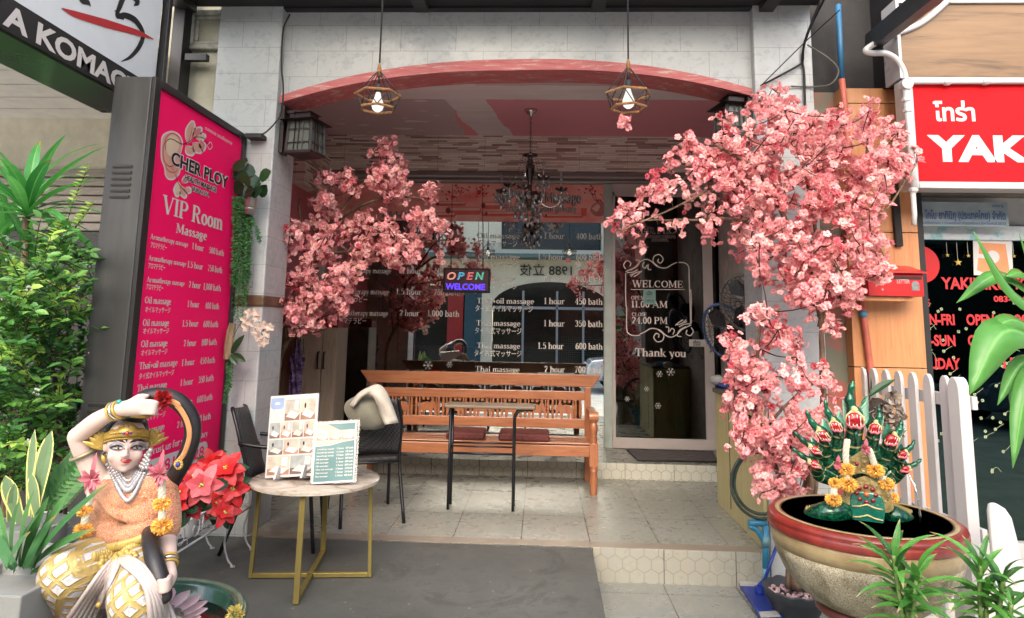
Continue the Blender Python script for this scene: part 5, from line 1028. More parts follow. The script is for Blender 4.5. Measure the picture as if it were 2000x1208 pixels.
# ------------------------------------------------------------------ black tube-framed chairs beside the table
def mesh_mat():
    n = NT('black_woven_mesh'); c = n.coord((70,70,70)); ck = n.n('TexChecker', {'Vector': c, 'Scale': 1}); return n.out(n.mix(ck.outputs[1], (.012,.012,.013), (.05,.05,.052)), .55, 0, ck.outputs[1], .6, .004)
m_mesh = mesh_mat(); m_tubek = PM('black_chair_tube', srgb(44,44,48), .32, .4, var=.1)
def arm_chair(loc, rz, label):
    t = thing('arm_chair', label, 'chair', loc, 'black tube-framed chairs behind the round table'); M3 = Matrix.Rotation(R(rz), 3, 'Z'); o = V(loc); P = lambda x, y, z: o+M3 @ V((x, y, z))
    b = MB(); b.prism([(p[0], p[1]) for p in rrect(.46, .44, .08)], P(0, 0, .43), M3 @ V((1,0,0)), M3 @ V((0,1,0)), V((0,0,.025))); b.build('seat', m_mesh, t, bevel=.006)
    b = MB(); rows = []
    for i in range(9):
        z = i/8; w_ = .2-.03*z**3-(.05 if i == 8 else 0); y = .2+.14*z
        rows.append([P(x*w_, y-.05*(1-x*x), .47+.42*z) for x in [k/4-1 for k in range(9)]])
    b.add([p for r in rows for p in r], [(i*9+k, i*9+k+1, (i+1)*9+k+1, (i+1)*9+k) for i in range(8) for k in range(8)]); b.build('backrest', m_mesh, t, smooth=True, solid=.008)
    for sx in (-1, 1):
        b = MB(); b.tube(bez([P(sx*.24, -.24, 0), P(sx*.23, -.2, .4), P(sx*.235, -.18, .6), P(sx*.245, -.12, .655), P(sx*.245, .1, .66), P(sx*.22, .27, .68)], 5), .013, 8); b.build('arm_and_front_leg', m_tubek, t, smooth=True)
        b = MB(); b.tube(bez([P(sx*.23, .34, 0), P(sx*.21, .21, .42), P(sx*.2, .27, .7), P(sx*.15, .345, .9)], 5), .013, 8); b.build('rear_leg', m_tubek, t, smooth=True)
    b = MB(); b.tube([P(-.22, .22, .42), P(.22, .22, .42)], .01, 8); b.tube([P(-.22, -.2, .42), P(.22, -.2, .42)], .01, 8); b.build('seat_bar', m_tubek, t, smooth=True)
arm_chair((-1.72, 4.82, ramp_z(4.6)), 100, 'black mesh-backed armchair seen from the side against the left pillar')
arm_chair((-1.34, 5.5, PZ), 205, 'black mesh armchair holding a pale cloth behind the display boards')
# cloth thrown over the second chair
def blob_mesh(b, c, r, seed, k=.18, n=22, m=0, mat=None, cut=None):
    i0 = len(b.v); b.ell(c, r, n, m, mat); c = V(c)
    for i in range(i0, len(b.v)):
        p = V(b.v[i]); d = p-c; f = 1+k*noise.noise(p*9+V((seed, 0, 0)))+k*.5*noise.noise(p*22+V((0, seed, 0))); b.v[i] = tuple(c+d*f)
cj = at(722, 795, 5.35); jk = thing('folded_jacket', 'pale cloth jacket with an olive lining draped over the chair behind the price card', 'jacket', (cj.x, cj.y, cj.z-.1))
b = MB(); blob_mesh(b, at(716, 806, 5.12), (.16,.10,.12), 3, .12, 28, 0, Matrix.Rotation(R(20), 3, 'Y')); b.build('lining', PM('olive_grey_cloth', srgb(140,138,120), .85, var=.15, bump=.2, sheen=.3), jk, smooth=True)
b = MB()
def shell(b, rows):                     # cloth sheet through rows of points
    n = len(rows[0]); b.add([p for r in rows for p in r], [(i*n+k, i*n+k+1, (i+1)*n+k+1, (i+1)*n+k) for i in range(len(rows)-1) for k in range(n-1)])
out = [(684,792),(700,770),(720,758),(740,752),(755,768),(766,794),(778,826)]; inn = [(690,796),(706,778),(720,772),(730,776),(737,790),(743,808),(752,830)]
rows = []
for k in range(6):
    t = k/5; rows.append([p for p in bez([at(lerp(o[0], i_[0], t), lerp(o[1], i_[1], t), 5.06-.02-.06*math.sin(math.pi*t*.8)+.02*math.sin(j*2+k)) for j, (o, i_) in enumerate(zip(out, inn))], 4)])
shell(b, rows); b.build('outer_cloth', PM('off_white_cloth', srgb(222,214,198), .85, var=.08, scale=12, bump=.3, sheen=.3), jk, smooth=True, solid=.012)
# ------------------------------------------------------------------ wardrobe, board, umbrella at the left wall
a, c = at(588, 641, 7.0), at(655, 641, 7.0); wr = thing('wardrobe', 'narrow grey oak cupboard with two doors beside the shop window', 'cupboard', ((a.x+c.x)/2, 7.1, SZ))
b = MB(); b.box(a.x-.03, c.x+.02, 7.03, 7.4, SZ, c.z); b.build('carcass', m_ward, wr, bevel=.004)
xm = at(628, 700, 7.0).x
for x0, x1 in ((a.x-.025, xm-.003), (xm+.003, c.x+.018)):
    b = MB(); b.box(x0, x1, 7.005, 7.028, SZ+.05, c.z-.012); d = b.build('door', m_ward, wr, bevel=.003)
    b = MB(); hx = xm+(-.03 if x0 < xm-.1 else .03); z0, z1 = at(628, 720, 7.0).z, at(628, 688, 7.0).z
    b.tube([(hx, 7.004, z0), (hx, 6.97, z0), (hx, 6.97, z1), (hx, 7.004, z1)], .009, 6); b.build('handle', m_dwood_l, d)
t = thing('red_box', 'small red patterned box on top of the grey oak cupboard', 'box', at(645, 641, 7.1)); b = MB(); q = at(630, 641, 7.05); q2 = at(661, 628, 7.05); b.obox(((q.x+q2.x)/2, 7.15, c.z+.002+(q2.z-q.z)/2), (q2.x-q.x, .2, q2.z-q.z)); b.build('body', PM('red_card', srgb(200,32,40), .4, col2=srgb(160,20,30), scale=40), t, bevel=.004)
b = MB(); b.obox(((q.x+q2.x)/2, 7.15, c.z+.004+(q2.z-q.z)), (q2.x-q.x+.008, .208, .02)); b.build('lid', m_red, t, bevel=.004)
a, c = at(545, 640, 6.45), at(586, 640, 6.45); t = thing('wood_board', 'tall brown wood board standing against the left porch wall behind the umbrella', 'board', ((a.x+c.x)/2, 6.5, PZ)); b = MB(); b.box(a.x-.1, c.x, 6.5, 6.53, PZ, 1.72); b.box(c.x-.03, c.x, 6.48, 6.499, PZ, 1.72); b.build('panel', woodm('brown_board', srgb(150,122,94), srgb(110,86,64), 'z', 1, .5), t)
# umbrella
YU = 6.4; um = thing('umbrella', 'folded purple flowered umbrella hanging by the left porch wall', 'umbrella', at(580, 660, YU))
def umb_mat():
    n = NT('purple_flower_print'); c = n.coord(); v = n.n('TexVoronoi', {'Vector': c, 'Scale': 24}); z = n.noise(c, 12, 4, dist=2); k = n.ramp(z.outputs[0], [(.36, srgb(40,24,50)), (.48, srgb(96,64,124)), (.56, srgb(168,140,186)), (.64, srgb(70,40,80))]); k = n.mix(n.ramp(v.outputs[0], [(.12, .8), (.2, 0)]), k, srgb(196,150,120)); return n.out(k, .5)
b = MB(); top, bot = at(583, 668, YU), at(574, 790, YU); ax_ = (bot-top); L = ax_.length; n_ = 16; vs = []; pr = [(0,.018),(.08,.03),(.24,.055),(.26,.075),(.34,.07),(.5,.05),(.62,.062),(.8,.058),(.93,.045),(1,.02)]
for t_, r in pr:
    for k in range(n_): a = 2*math.pi*k/n_; q = r*(1 if k % 2 else .72); vs.append(top+ax_*t_+V((q*math.cos(a+t_*1.5), q*math.sin(a+t_*1.5), 0)))
b.add(vs, [(i*n_+k, i*n_+(k+1) % n_, (i+1)*n_+(k+1) % n_, (i+1)*n_+k) for i in range(len(pr)-1) for k in range(n_)]); b.build('folded_canopy', umb_mat(), um)
b = MB()
for k in range(8): a = k*.785; b.tube([top+ax_*.2+V((.06*math.cos(a), .06*math.sin(a), 0)), top+V((.045*math.cos(a), .045*math.sin(a), .03))], .003, 4)
b.tube([top+V((0,0,.09)), bot-V((0,0,.06))], .006, 6); b.build('ribs_and_shaft', m_dchrome, um)
b = MB(); b.tube([top+V((0,0,.08)), at(585, 650, 6.49)], .004, 5); b.build('hook', m_brass, um)
# ------------------------------------------------------------------ right side of the porch
cb = thing('low_cabinet', 'olive wood laminate cabinet with a grey top along the right side of the porch', 'cabinet', (1.7, 5.6, PZ)); zt = axx(1395, 766, 1.5).z
b = MB(); b.box(1.50, 1.98, 5.32, 6.15, PZ, zt); b.box(1.497, 1.524, 4.9, 5.318, PZ, zt); b.build('carcass', m_olive, cb, bevel=.004)
b = MB(); b.box(1.48, 1.98, 5.32, 6.17, zt+.001, zt+.035); b.box(1.485, 1.524, 4.89, 5.319, zt+.001, zt+.035); b.build('top', PM('grey_cabinet_top', srgb(120,112,104), .5), cb, bevel=.004)
b = MB(); b.box(1.4955, 1.4985, 5.72, 5.726, PZ+.06, zt-.02); b.build('door_seam', m_blackm, cb)
for i, (x, y, Yq, r, cmat, nm, lb_) in enumerate(((1400, 747, 6.1, (.06,.09,.05), m_white, 'white_cloth', 'crumpled white cloth lying at the back of the olive cabinet top'), (1422, 750, 5.95, (.09,.13,.035), PM('blue_towel', srgb(58,92,170), .85, var=.2, bump=.2), 'blue_towel', 'blue towel folded on the olive cabinet beside the white cloth'))):
    b = MB(); q = axx(x, y, 1.62); q.z = zt+.035+r[2]*.8; blob_mesh(b, q, r, i*5, .25, 18); o = b.build(nm, cmat, None, smooth=True); tag(o, lb_, 'cloth')
def cage_fan(c, rad, axis, rim_mat, label, wall):
    c = V(c); t = thing('wall_fan', label, 'fan', c, 'black wall fans at the right of the porch'); x, y, d = frame_of(axis)
    b = MB()
    for k in range(30):
        a = 2*math.pi*k/30; e = x*math.cos(a)+y*math.sin(a); b.tube([c+d*rad*.42+e*rad*.1, c+d*rad*.36+e*rad*.6, c+d*rad*.16+e*rad*.95, c+e*rad], .0022, 3); b.tube([c-d*rad*.32+e*rad*.12, c-d*rad*.26+e*rad*.6, c+e*rad], .0022, 3)
    for q, r in ((.39,.35),(.33,.65),(.22,.87),(-.29,.4),(-.2,.75)): b.ring(c+d*rad*q, rad*r, .002, x, y, 28, 3)
    b.build('cage', m_blackm, t)
    b = MB(); b.ring(c, rad*1.01, rad*.055, x, y, 36, 6); b.build('rim', rim_mat, t, smooth=True)
    b = MB()
    for k in range(3):
        a = k*2.094; e = x*math.cos(a)+y*math.sin(a); f = x*-math.sin(a)+y*math.cos(a)
        b.add([c+e*.04+f*.01+d*.01, c+e*.04-f*.03-d*.02, c+e*rad*.5-f*rad*.34-d*.03, c+e*rad*.85-f*rad*.22-d*.02, c+e*rad*.88+f*rad*.12+d*.02, c+e*rad*.5+f*rad*.2+d*.03], [(0,1,2,3,4,5)])
    b.build('blades', PM('smoky_fan_blade', srgb(60,60,64), .3), t, solid=.004)
    b = MB(); b.lathe([(.02,-.26*rad),(.06,-.3*rad),(.062,-.75*rad),(.03,-.85*rad)], c, 14, 0, Matrix((x, y, d)).transposed()); b.tube(bez([c-d*rad*.7, c-d*rad*.9+V((0,0,-.05)), V((wall, c.y+.1, c.z-.12))], 4), .018, 8); b.build('motor', m_blackm, t, smooth=True)
cage_fan(at(1417, 650, 6.75), .275, (-.75,-.45,-.28), PM('blue_fan_rim', srgb(110,140,196), .4), 'black wall fan with a blue rim, the lower of two by the door', 1.99)
cage_fan(at(1455, 592, 6.3), .25, (-.72,-.6,-.2), PM('grey_fan_rim', srgb(150,146,142), .4), 'black wall fan with a grey rim, the upper of two by the door', 1.99)
# door mat
def mat_mat():
    n = NT('swirl_door_mat'); w_ = n.n('TexWave', {'Vector': n.coord((1.2,1.2,1)), 'Scale': 4, 'Distortion': 9, 'Detail': 2}, wave_type='RINGS'); return n.out(n.ramp(w_.outputs[1], [(.42, srgb(86,80,82)), (.55, srgb(134,126,126))]), .95, 0, w_.outputs[1], .3, .004)
dm = thing('door_mat', 'grey swirl-patterned door mat on the step before the sliding door', 'mat', gz(1310, 893, SZ)); b = MB(); P = [gz(1224, 880, SZ+.004), gz(1392, 884, SZ+.004), gz(1402, 904, SZ+.004), gz(1246, 901, SZ+.004)]
b.prism([(p.x, max(6.985, min(p.y, 7.79))) for p in P][::-1], (0,0,SZ+.002), (1,0,0), (0,1,0), (0,0,.014)); b.build('pile', mat_mat(), dm, bevel=.004)
b = MB(); pts = [V((p.x, max(6.985, min(p.y, 7.79)), SZ+.012)) for p in P]; b.tube(pts, .008, 6, closed=True); b.build('edging', m_blackm, dm)
# hose, pipe and mop at the right corner
m_hose = PM('grey_green_hose', srgb(66,82,72), .45, var=.15)
ho = thing('garden_hose', 'dark green coiled hose hanging on the end of the olive cabinet', 'hose', at(1480, 940, 4.84)); b = MB(); pts = []
for i in range(90):
    a = i/90*4*math.pi*1.05+1; r = 60-4*math.sin(i*.07); pts.append(at(1488+r*.92*math.cos(a)+2*math.sin(i*.3), 942-r*1.12*math.sin(a), 4.82-.03*(i/90)+.01*math.sin(i)))
b.tube(bez(pts[::3], 3), .0105, 8); b.build('coil', m_hose, ho, smooth=True); b = MB(); q = at(1490, 872, 4.84); b.beam(q, (1.51, 4.9, q.z), .02, .02); b.build('hook', m_blackm, ho)
m_bpipe = PM('blue_pvc', srgb(58,150,190), .35, var=.1)
bpi = thing('water_pipe', 'short bright blue plastic water pipe with an elbow at the platform corner', 'pipe', at(1496, 1112, 4.8)); b = MB(); b.tube([at(1496,1120,4.81), at(1495,1026,4.81)], .022, 10); b.tube(bez([at(1494,1060,4.81), at(1478,1036,4.81), at(1463,1028,4.81)], 4), .018, 10); b.tube([at(1462,1022,4.81), at(1497,1022,4.81)], .022, 10); b.build('pipe', m_bpipe, bpi, smooth=True); b = MB(); b.tube([at(1495,1048,4.81), at(1495,1068,4.81)], .028, 10); b.tube([at(1496,1110,4.81), at(1496,1150,4.81)], .024, 10); b.build('joint', PM('pale_blue_pvc', srgb(120,170,180), .4), bpi, smooth=True)
mp = thing('mop', 'flat mop with a blue frame and handle lying by the grey plant pot', 'mop', gz(1482, 1170, .005))
m_mpad = PM('grey_mop_pad', srgb(196,196,190), .9, var=.2); m_mopb = PM('royal_blue_plastic', srgb(36,62,160), .4, var=.15)
P = [gz(*q, .012) for q in ((1440,1138),(1488,1140),(1530,1212),(1486,1214))]
b = MB(); b.prism([(p.x, p.y) for p in P][::-1], (0,0,.008), (1,0,0), (0,1,0), (0,0,.028)); b.build('head', m_mopb, mp, bevel=.008)
for q in (((1443,1136),(1489,1138),(1492,1145),(1446,1144)), ((1482,1196),(1518,1194),(1524,1204),(1486,1206))): b = MB(); b.prism([(gz(*p, .04).x, gz(*p, .04).y) for p in q][::-1], (0,0,.0365), (1,0,0), (0,1,0), (0,0,.006)); b.build('pad_strip', m_mpad, mp)
b = MB(); q = gz(1484, 1158, .04); b.tube([q, q+V((0,0,.035))], .03, 10); b.beam(q+V((0,0,.03)), at(1493,1138,q.y+.05), .03, .03); b.build('swivel', m_mopb, mp); b = MB(); b.tube([at(1487,1150,q.y+.03), at(1518,1064,4.74)], .011, 8); b.build('handle', m_mopb, mp, smooth=True)
# cables
def cable(name, label, pts, r=.006, mat=None):
    b = MB(); b.tube(bez(pts, 6), r, 6); o = b.build(name, mat or m_blackm, None, smooth=True); return tag(o, label, 'cable')
cable('power_cable', 'black cable running down the inner edge of the left pillar to the sign', [at(566,28,4.86), at(553,60,4.86), at(550,130,4.86), at(553,165,4.86), at(552,200,4.86), at(545,230,4.86), at(520,258,4.8), at(500,267,4.82)], .006)
cable('power_cable', 'bundle of dark cables sagging across the top of the right pillar', [at(1605,-5,4.5), at(1572,80,4.7), at(1568,120,4.84), at(1560,128,4.84), at(1520,150,4.84), at(1486,168,4.84)], .008)
cable('power_cable', 'dark cable hanging straight down the right pillar behind the blossom', [at(1612,-5,4.5), at(1580,60,4.8), at(1567,110,4.86), at(1571,150,4.86), at(1573,260,4.86)], .009)
cable('power_cable', 'thin taut dark wire slanting across the right pillar top', [at(1640,20,4.4), at(1570,85,4.7), at(1486,168,4.84)], .004)
cable('power_cable', 'grey cable looping out from the right pillar beside the blue pipe', [at(1577,88,4.84), at(1620,116,4.8), at(1638,140,4.8), at(1622,165,4.8), at(1590,170,4.86), at(1545,169,4.86)], .006, PM('grey_cable', srgb(110,106,96), .6))
t = thing('downpipe', 'slim pipe painted blue above and pink below, beside the orange panels', 'pipe', at(1700, 720, FY-.05)); b = MB(); q0, q1_ = at(1637,10,FY-.05), at(1644,155,FY-.05); b.tube([q0, q1_], .02, 10); b.build('upper_pipe', PM('blue_pipe_paint', srgb(50,120,166), .5), t, smooth=True)
b = MB(); b.tube([q1_, at(1650,205,FY-.05), at(1680,560,FY-.05), at(1700,720,FY-.05), at(1712,860,FY-.05)], .021, 10); b.build('lower_pipe', PM('salmon_pipe_paint', srgb(214,112,92), .5, var=.2), t, smooth=True)
b = MB(); q = at(1686, 614, FY-.05); b.tube([q-V((0,0,.02)), q+V((0,0,.02))], .024, 10); b.build('blue_collar', m_bpipe, t, smooth=True)
t = thing('burnt_bracket', 'charred black vertical bar fixed on the orange wood panel', 'bracket', at(1750, 480, FY-.03)); b = MB(); b.beam(at(1745,345,FY-.04), at(1756,482,FY-.04), .05, .03, up=(0,-1,0)); b.build('bar', PM('charred_wood', srgb(34,30,30), .8, bump=.6, scale=20), t, bevel=.006)
# ------------------------------------------------------------------ seen through the glass
t = thing('floor_lamp', 'floor lamp with a drum shade behind the shop glass at left', 'lamp', (at(745, 640, 8.7).x, 8.7, SZ)); q = at(745, 560, 8.7); s = scl(8.7)
b = MB(); b.lathe([(38*s,0),(34*s,46*s)], (q.x, q.y, at(745,581,8.7).z), 28); b.build('lamp_shade', PM('grey_green_shade', srgf(196,206,186), .8, var=.05), t, smooth=True, solid=.004); b = MB(); b.tube([(q.x, q.y, SZ), (q.x, q.y, q.z)], .008, 8); b.lathe([(.14,0),(.14,.02),(.02,.03)], (q.x, q.y, SZ), 20); b.build('pole', m_chrome, t, smooth=True)
t = thing('poinsettia_arrangement', 'artificial green and red poinsettia arrangement behind the shop glass', 'plant', at(715, 770, 8.3)); random.seed(12)
mg, mr = leafm('pale_green_bract', srgf(150,190,130), srgf(120,170,110)), leafm('dusty_red_bract', srgf(200,90,80), srgf(170,60,60)); 
fl_ = [(698,677,0),(715,716,0),(695,714,0),(740,700,0),(723,680,1),(722,711,1),(700,663,1),(752,705,0),(685,690,0),(735,672,0),(745,725,0)]
for (x, y, k) in fl_:
    b = MB(); c = at(x, y, 8.3)
    for i in range(9): a = i*.698; b.leaf(c, V((math.cos(a), -.35, math.sin(a))), (0,-1,.1), .075, .03, .4, 3)
    b.build('bloom', mr if k else mg, t)
b = MB()
for (x, y, k) in fl_: b.tube(bez([at(716, 770, 8.33), at((x+716)/2, (y+770)/2+10, 8.34), at(x, y, 8.31)], 4), .005, 5)
b.build('stems', m_twig, t); b = MB(); q = at(716, 770, 8.33); b.lathe([(.07,-.12),(.1,0),(.09,0),(.06,-.1)], q, 16); b.box(q.x-.5, q.x+.6, q.y-.2, q.y+.25, q.z-.16, q.z-.121); b.build('pot', m_ward, t)
t = thing('floor_fan', 'old pinkish pedestal fan standing inside the glass door', 'fan', (at(1292, 845, 8.5).x, 8.5, SZ)); q = at(1270, 752, 8.5); c = at(1292, 800, 8.5); m_pf = PM('faded_pink_plastic', srgf(206,146,126), .45, var=.15)
b = MB(); b.lathe([(.21,0),(.22,.02),(.2,.09),(.12,.13),(.06,.16),(.055,.5),(.07,.6),(.06,.72)], (c.x, 8.5, SZ), 20); b.build('stand', m_pf, t, smooth=True)
x, y, d = frame_of(V((-.6,-.75,-.05))); b = MB()
for k in range(28): a = k*.2244; e = x*math.cos(a)+y*math.sin(a); b.tube([q+d*.09+e*.04, q+d*.07+e*.18, q+e*.27], .0025, 3)
b.build('cage', m_frost, t); b = MB(); b.ring(q, .27, .012, x, y, 30, 6); b.build('rim', m_pf, t, smooth=True); b = MB(); b.lathe([(.02,.05),(.08,0),(.08,-.16),(.04,-.2)], q, 14, 0, Matrix((x, y, d)).transposed()); b.build('motor', m_pf, t, smooth=True)
b = MB(); b.box(c.x-.1, c.x+.1, 8.27, 8.285, SZ+.04, SZ+.07); b.build('control_panel', m_whitem, t)
t = thing('stool', 'pale green stool behind the pink fan inside the glass door', 'stool', (at(1300, 850, 8.9).x, 8.9, SZ)); q = at(1292, 757, 8.9); m_gs = PM('pale_green_stool_paint', srgf(160,190,170), .5)
b = MB(); b.box(q.x-.32, q.x+.26, 8.72, 9.1, q.z-.02, q.z+.02); b.build('seat', m_gs, t, bevel=.008)
for dx, dy in ((-.28,8.76),(.2,8.76),(-.28,9.06),(.2,9.06)): b = MB(); b.beam((q.x+dx*1.12, dy, SZ), (q.x+dx, dy, q.z-.02), .045, .045); b.build('leg', m_gs, t)
t = thing('tinsel_tree', 'glittering tinsel tree with gold strands at the dark left edge inside the door', 'decoration', (.98, 9.2, SZ)); random.seed(4)
b = MB()
for i in range(500): z = random.random(); a = random.random()*6.28; r = .42*(1-z)*random.uniform(.6,1)+.03; p = V((.98+r*math.cos(a), 9.2+r*math.sin(a), SZ+.1+z*1.3)); b.leaf(p, rdir(), rdir(), .07, .012, .2, 2)
b.build('tinsel', PM('gold_tinsel', srgf(214,186,90), .25, .8, var=.4, scale=30), t); b = MB(); b.tube([(.98,9.2,SZ),(.98,9.2,SZ+1.45)], .02, 6); b.build('stem', m_twig, t)
t = thing('curtain', 'dark brown pleated curtain behind the glass door', 'curtain', (1.7, 9.9, SZ)); b = MB(); rows = []
for z in (SZ, 2.0, 3.7): rows.append([V((lerp(.4, 3.1, i/80), 9.9+.05*math.sin(i*1.1)+.02*math.sin(i*.37), z)) for i in range(81)])
shell(b, rows); b.build('cloth', PM('brown_curtain', srgf(112,96,86), .8, var=.1), t, smooth=True, solid=.005)
t = thing('glitter_screen', 'dotted silver bead screen behind the lower right of the shop window', 'screen', (.6, 8.1, SZ)); n = NT('silver_bead_net'); uv, s_ = uxz(n, 40, 40); v = n.n('TexVoronoi', {'Vector': uv, 'Scale': 1, 'Randomness': 0}); bm_ = n.out(n.ramp(v.outputs[0], [(.25, (.5,.55,.55)), (.32, (.05,.06,.06))]), .35)
b = MB(); b.box(.2, .75, 8.06, 8.075, SZ+.04, 1.55); b.build('bead_net', bm_, t); b = MB(); b.box(.18, .2, 8.05, 8.085, SZ, 1.58); b.box(.75, .77, 8.05, 8.085, SZ, 1.58); b.build('frame', m_frame, t)
t = thing('reception_desk', 'dim reception desk with a pale counter deep inside the shop', 'desk', (-.8, 10.4, SZ)); b = MB(); b.box(-2, .2, 10.2, 10.7, SZ, 1.3); b.build('body', m_ward, t); b = MB(); b.box(-2.05, .25, 10.15, 10.75, 1.301, 1.34); b.build('counter', m_white, t)
# ------------------------------------------------------------------ blossom trees
def blossom_mat():
    n = NT('silk_blossom_petal'); t = n.n('SeparateXYZ', {0: n.attr().outputs['Vector']}); nz = n.noise(n.coord(), 60, 3)
    r = n.math('ADD', t.outputs[0], n.math('MULTIPLY_ADD', nz.outputs[0], .3, -.15))
    a = n.ramp(r, [(.08, srgb(196,68,87,1.0)), (.25, srgb(238,157,161,1.0)), (.62, srgb(240,180,180,1.0)), (.97, srgb(214,106,118,1.0))]); b = n.ramp(r, [(.1, srgb(200,85,97,1.0)), (.3, srgb(246,201,195,1.0)), (.7, srgb(246,201,197,1.0)), (1, srgb(228,142,145,1.0))]); c = n.ramp(r, [(.1, srgb(170,47,64,1.0)), (.5, srgb(214,114,122,1.0)), (1, srgb(196,77,93,1.0))])
    k = n.mix(n.ramp(t.outputs[1], [(.3, 0), (.6, 1)]), a, b); k = n.mix(n.ramp(t.outputs[1], [(.84, 0), (.9, 1)]), k, c); return n.out(k, .7, trans=.3, spec=.2)
m_bloss = blossom_mat()
def blossom(b, c, d, r, rnd):
    x, y, d = frame_of(d); c = V(c); a0 = random.random()*6.28
    for lay in (0, 1):
        k5 = 5; op = (.35 if lay == 0 else .85); rr = r*(1 if lay == 0 else .72)
        for k in range(k5):
            a = a0+2*math.pi*(k+.5*lay)/k5+random.uniform(-.12, .12); e = x*math.cos(a)+y*math.sin(a); f = x*-math.sin(a)+y*math.cos(a); o = op+random.uniform(-.25, .25); u = e*math.cos(o)+d*math.sin(o); u2 = e*math.cos(o-.5)+d*math.sin(o-.5)
            m_ = c+u*rr*.55; t_ = c+u*rr*.55+u2*rr*.45; w_ = rr*.42
            b.add([c, m_+f*w_, t_+f*w_*.6, t_-u2*rr*.1, t_-f*w_*.6, m_-f*w_], [(0,1,2,3), (0,3,4,5)], 0, [(0,rnd,0),(.6,rnd,0),(1,rnd,0),(.85,rnd,0),(1,rnd,0),(.6,rnd,0)])
def inpoly(x, y, P):
    c = False; j = len(P)-1
    for i in range(len(P)):
        if (P[i][1] > y) != (P[j][1] > y) and x < (P[j][0]-P[i][0])*(y-P[i][1])/(P[j][1]-P[i][1])+P[i][0]: c = not c
        j = i
    return c
def crown(t, polys, limbs, n, depth, seed, rb, ymax, gap=.0, per=(5, 9), clr=.075):
    """clusters of blossom on twigs that leave the nearest limb"""
    random.seed(seed); fl = MB(); tw = MB(); nodes = [p for L in limbs for p in L[len(L)//4:]]
    done = 0; tries = 0
    while done < n and tries < n*30:
        tries += 1; P, wgt, dk = random.choices(polys, [q[1] for q in polys])[0]
        xs = [p[0] for p in P]; ys = [p[1] for p in P]; x, y = random.uniform(min(xs), max(xs)), random.uniform(min(ys), max(ys))
        if not inpoly(x, y, P): continue
        if noise.noise(V((x/42, y/42, seed))) < gap-.35: continue
        Y = depth+dk+random.gauss(0, .16); Y = min(Y, ymax-random.uniform(0, .06)); c = at(x, y, Y); done += 1
        q = min(nodes, key=lambda p: (p-c).length_squared); nodes.append(c)
        if (q-c).length > .03: 
            md = q.lerp(c, .55)+V((0, 0, -.015))+jit(.012); tw.tube(bez([q, md, c], 3), [.0045, .004, .0038, .0034, .003, .0025, .002], 4)
        dk_ = min(1, max(0, random.gauss(.42, .22)))
        for i in range(random.randint(*per)):
            d = rdir(); d.y -= .45; d.z += .15; d.normalize(); p = c+rdir()*clr*random.uniform(.3, 1)
            p.y = min(p.y, ymax); blossom(fl, p, d, rb*random.uniform(.75, 1.15), min(1, max(0, dk_+random.uniform(-.2, .3))))
    fl.build('crown', m_bloss, t); tw.build('twig', m_twig, t)
def limb(pts, Y0, Y1, n=7):
    N = len(pts); return bez([at(x, y, lerp(Y0, Y1, i/(N-1))) for i, (x, y) in enumerate(pts)], n)
rt_ = thing('blossom_tree', 'large artificial pink cherry blossom tree in a grey pot at the right pillar', 'tree', gz(1555, 1190, 0), 'artificial cherry blossom trees at the porch')
TY = 4.42
L = [limb([(1556,1150),(1562,1060),(1585,930),(1606,820),(1606,700),(1602,600)], TY-.02, TY), limb([(1602,640),(1625,540),(1655,440),(1688,360),(1694,290),(1684,250)], TY, TY-.1), limb([(1602,620),(1580,520),(1530,420),(1478,335),(1400,285)], TY, TY-.25), limb([(1550,470),(1440,430),(1340,430),(1240,430)], TY-.1, TY-.1), limb([(1600,560),(1590,430),(1560,300),(1510,210),(1478,180)], TY, TY+.05), limb([(1660,430),(1720,420),(1790,320)], TY-.05, TY-.15), limb([(1630,520),(1700,470),(1740,520)], TY, TY), limb([(1570,1120),(1530,960),(1480,800),(1480,680),(1490,610)], TY-.05, TY-.15), limb([(1500,830),(1570,760),(1630,740)], TY-.1, TY-.1), limb([(1535,960),(1500,940),(1480,980)], TY-.1, TY-.15), limb([(1480,340),(1420,350),(1330,400),(1215,450)], TY-.2, TY-.2)]
b = MB(); rad = [.034, .022, .02, .011, .014, .01, .01, .017, .01, .008, .01]
for P, r in zip(L, rad): b.tube([p+jit(.003) for p in P], [r*(1-.6*i/len(P)) for i in range(len(P))], 8)
b.tube(limb([(1540,1150),(1546,1060),(1574,950),(1600,830)], TY+.02, TY+.01), .02, 7); b.tube(limb([(1574,1150),(1580,1080),(1592,960),(1606,830)], TY, TY), .015, 7)
b.build('trunk', m_bark, rt_, smooth=True)
A = [(1190,430),(1240,390),(1300,330),(1330,260),(1380,258),(1400,225),(1440,232),(1462,238),(1520,255),(1570,222),(1620,220),(1690,204),(1755,238),(1762,285),(1800,292),(1808,318),(1745,345),(1745,390),(1715,440),(1738,500),(1750,540),(1690,556),(1655,640),(1612,640),(1560,602),(1500,560),(1440,500),(1420,436),(1390,478),(1345,476),(1335,446),(1285,440),(1255,486),(1212,468)]
A2 = [(1440,240),(1690,215),(1745,300),(1720,440),(1740,520),(1650,610),(1560,590),(1470,500),(1420,400),(1350,330)]
A3 = [(1452,172),(1500,172),(1555,180),(1566,205),(1530,232),(1478,218),(1450,200)]
B_ = [(1432,640),(1445,605),(1480,588),(1530,604),(1538,655),(1560,660),(1560,715),(1622,712),(1650,775),(1640,830),(1605,890),(1556,960),(1510,1008),(1478,960),(1474,900),(1440,880),(1412,836),(1414,792),(1446,765),(1416,722),(1424,665)]
B2 = [(1450,620),(1530,640),(1600,740),(1620,820),(1560,930),(1500,960),(1450,860),(1430,740)]
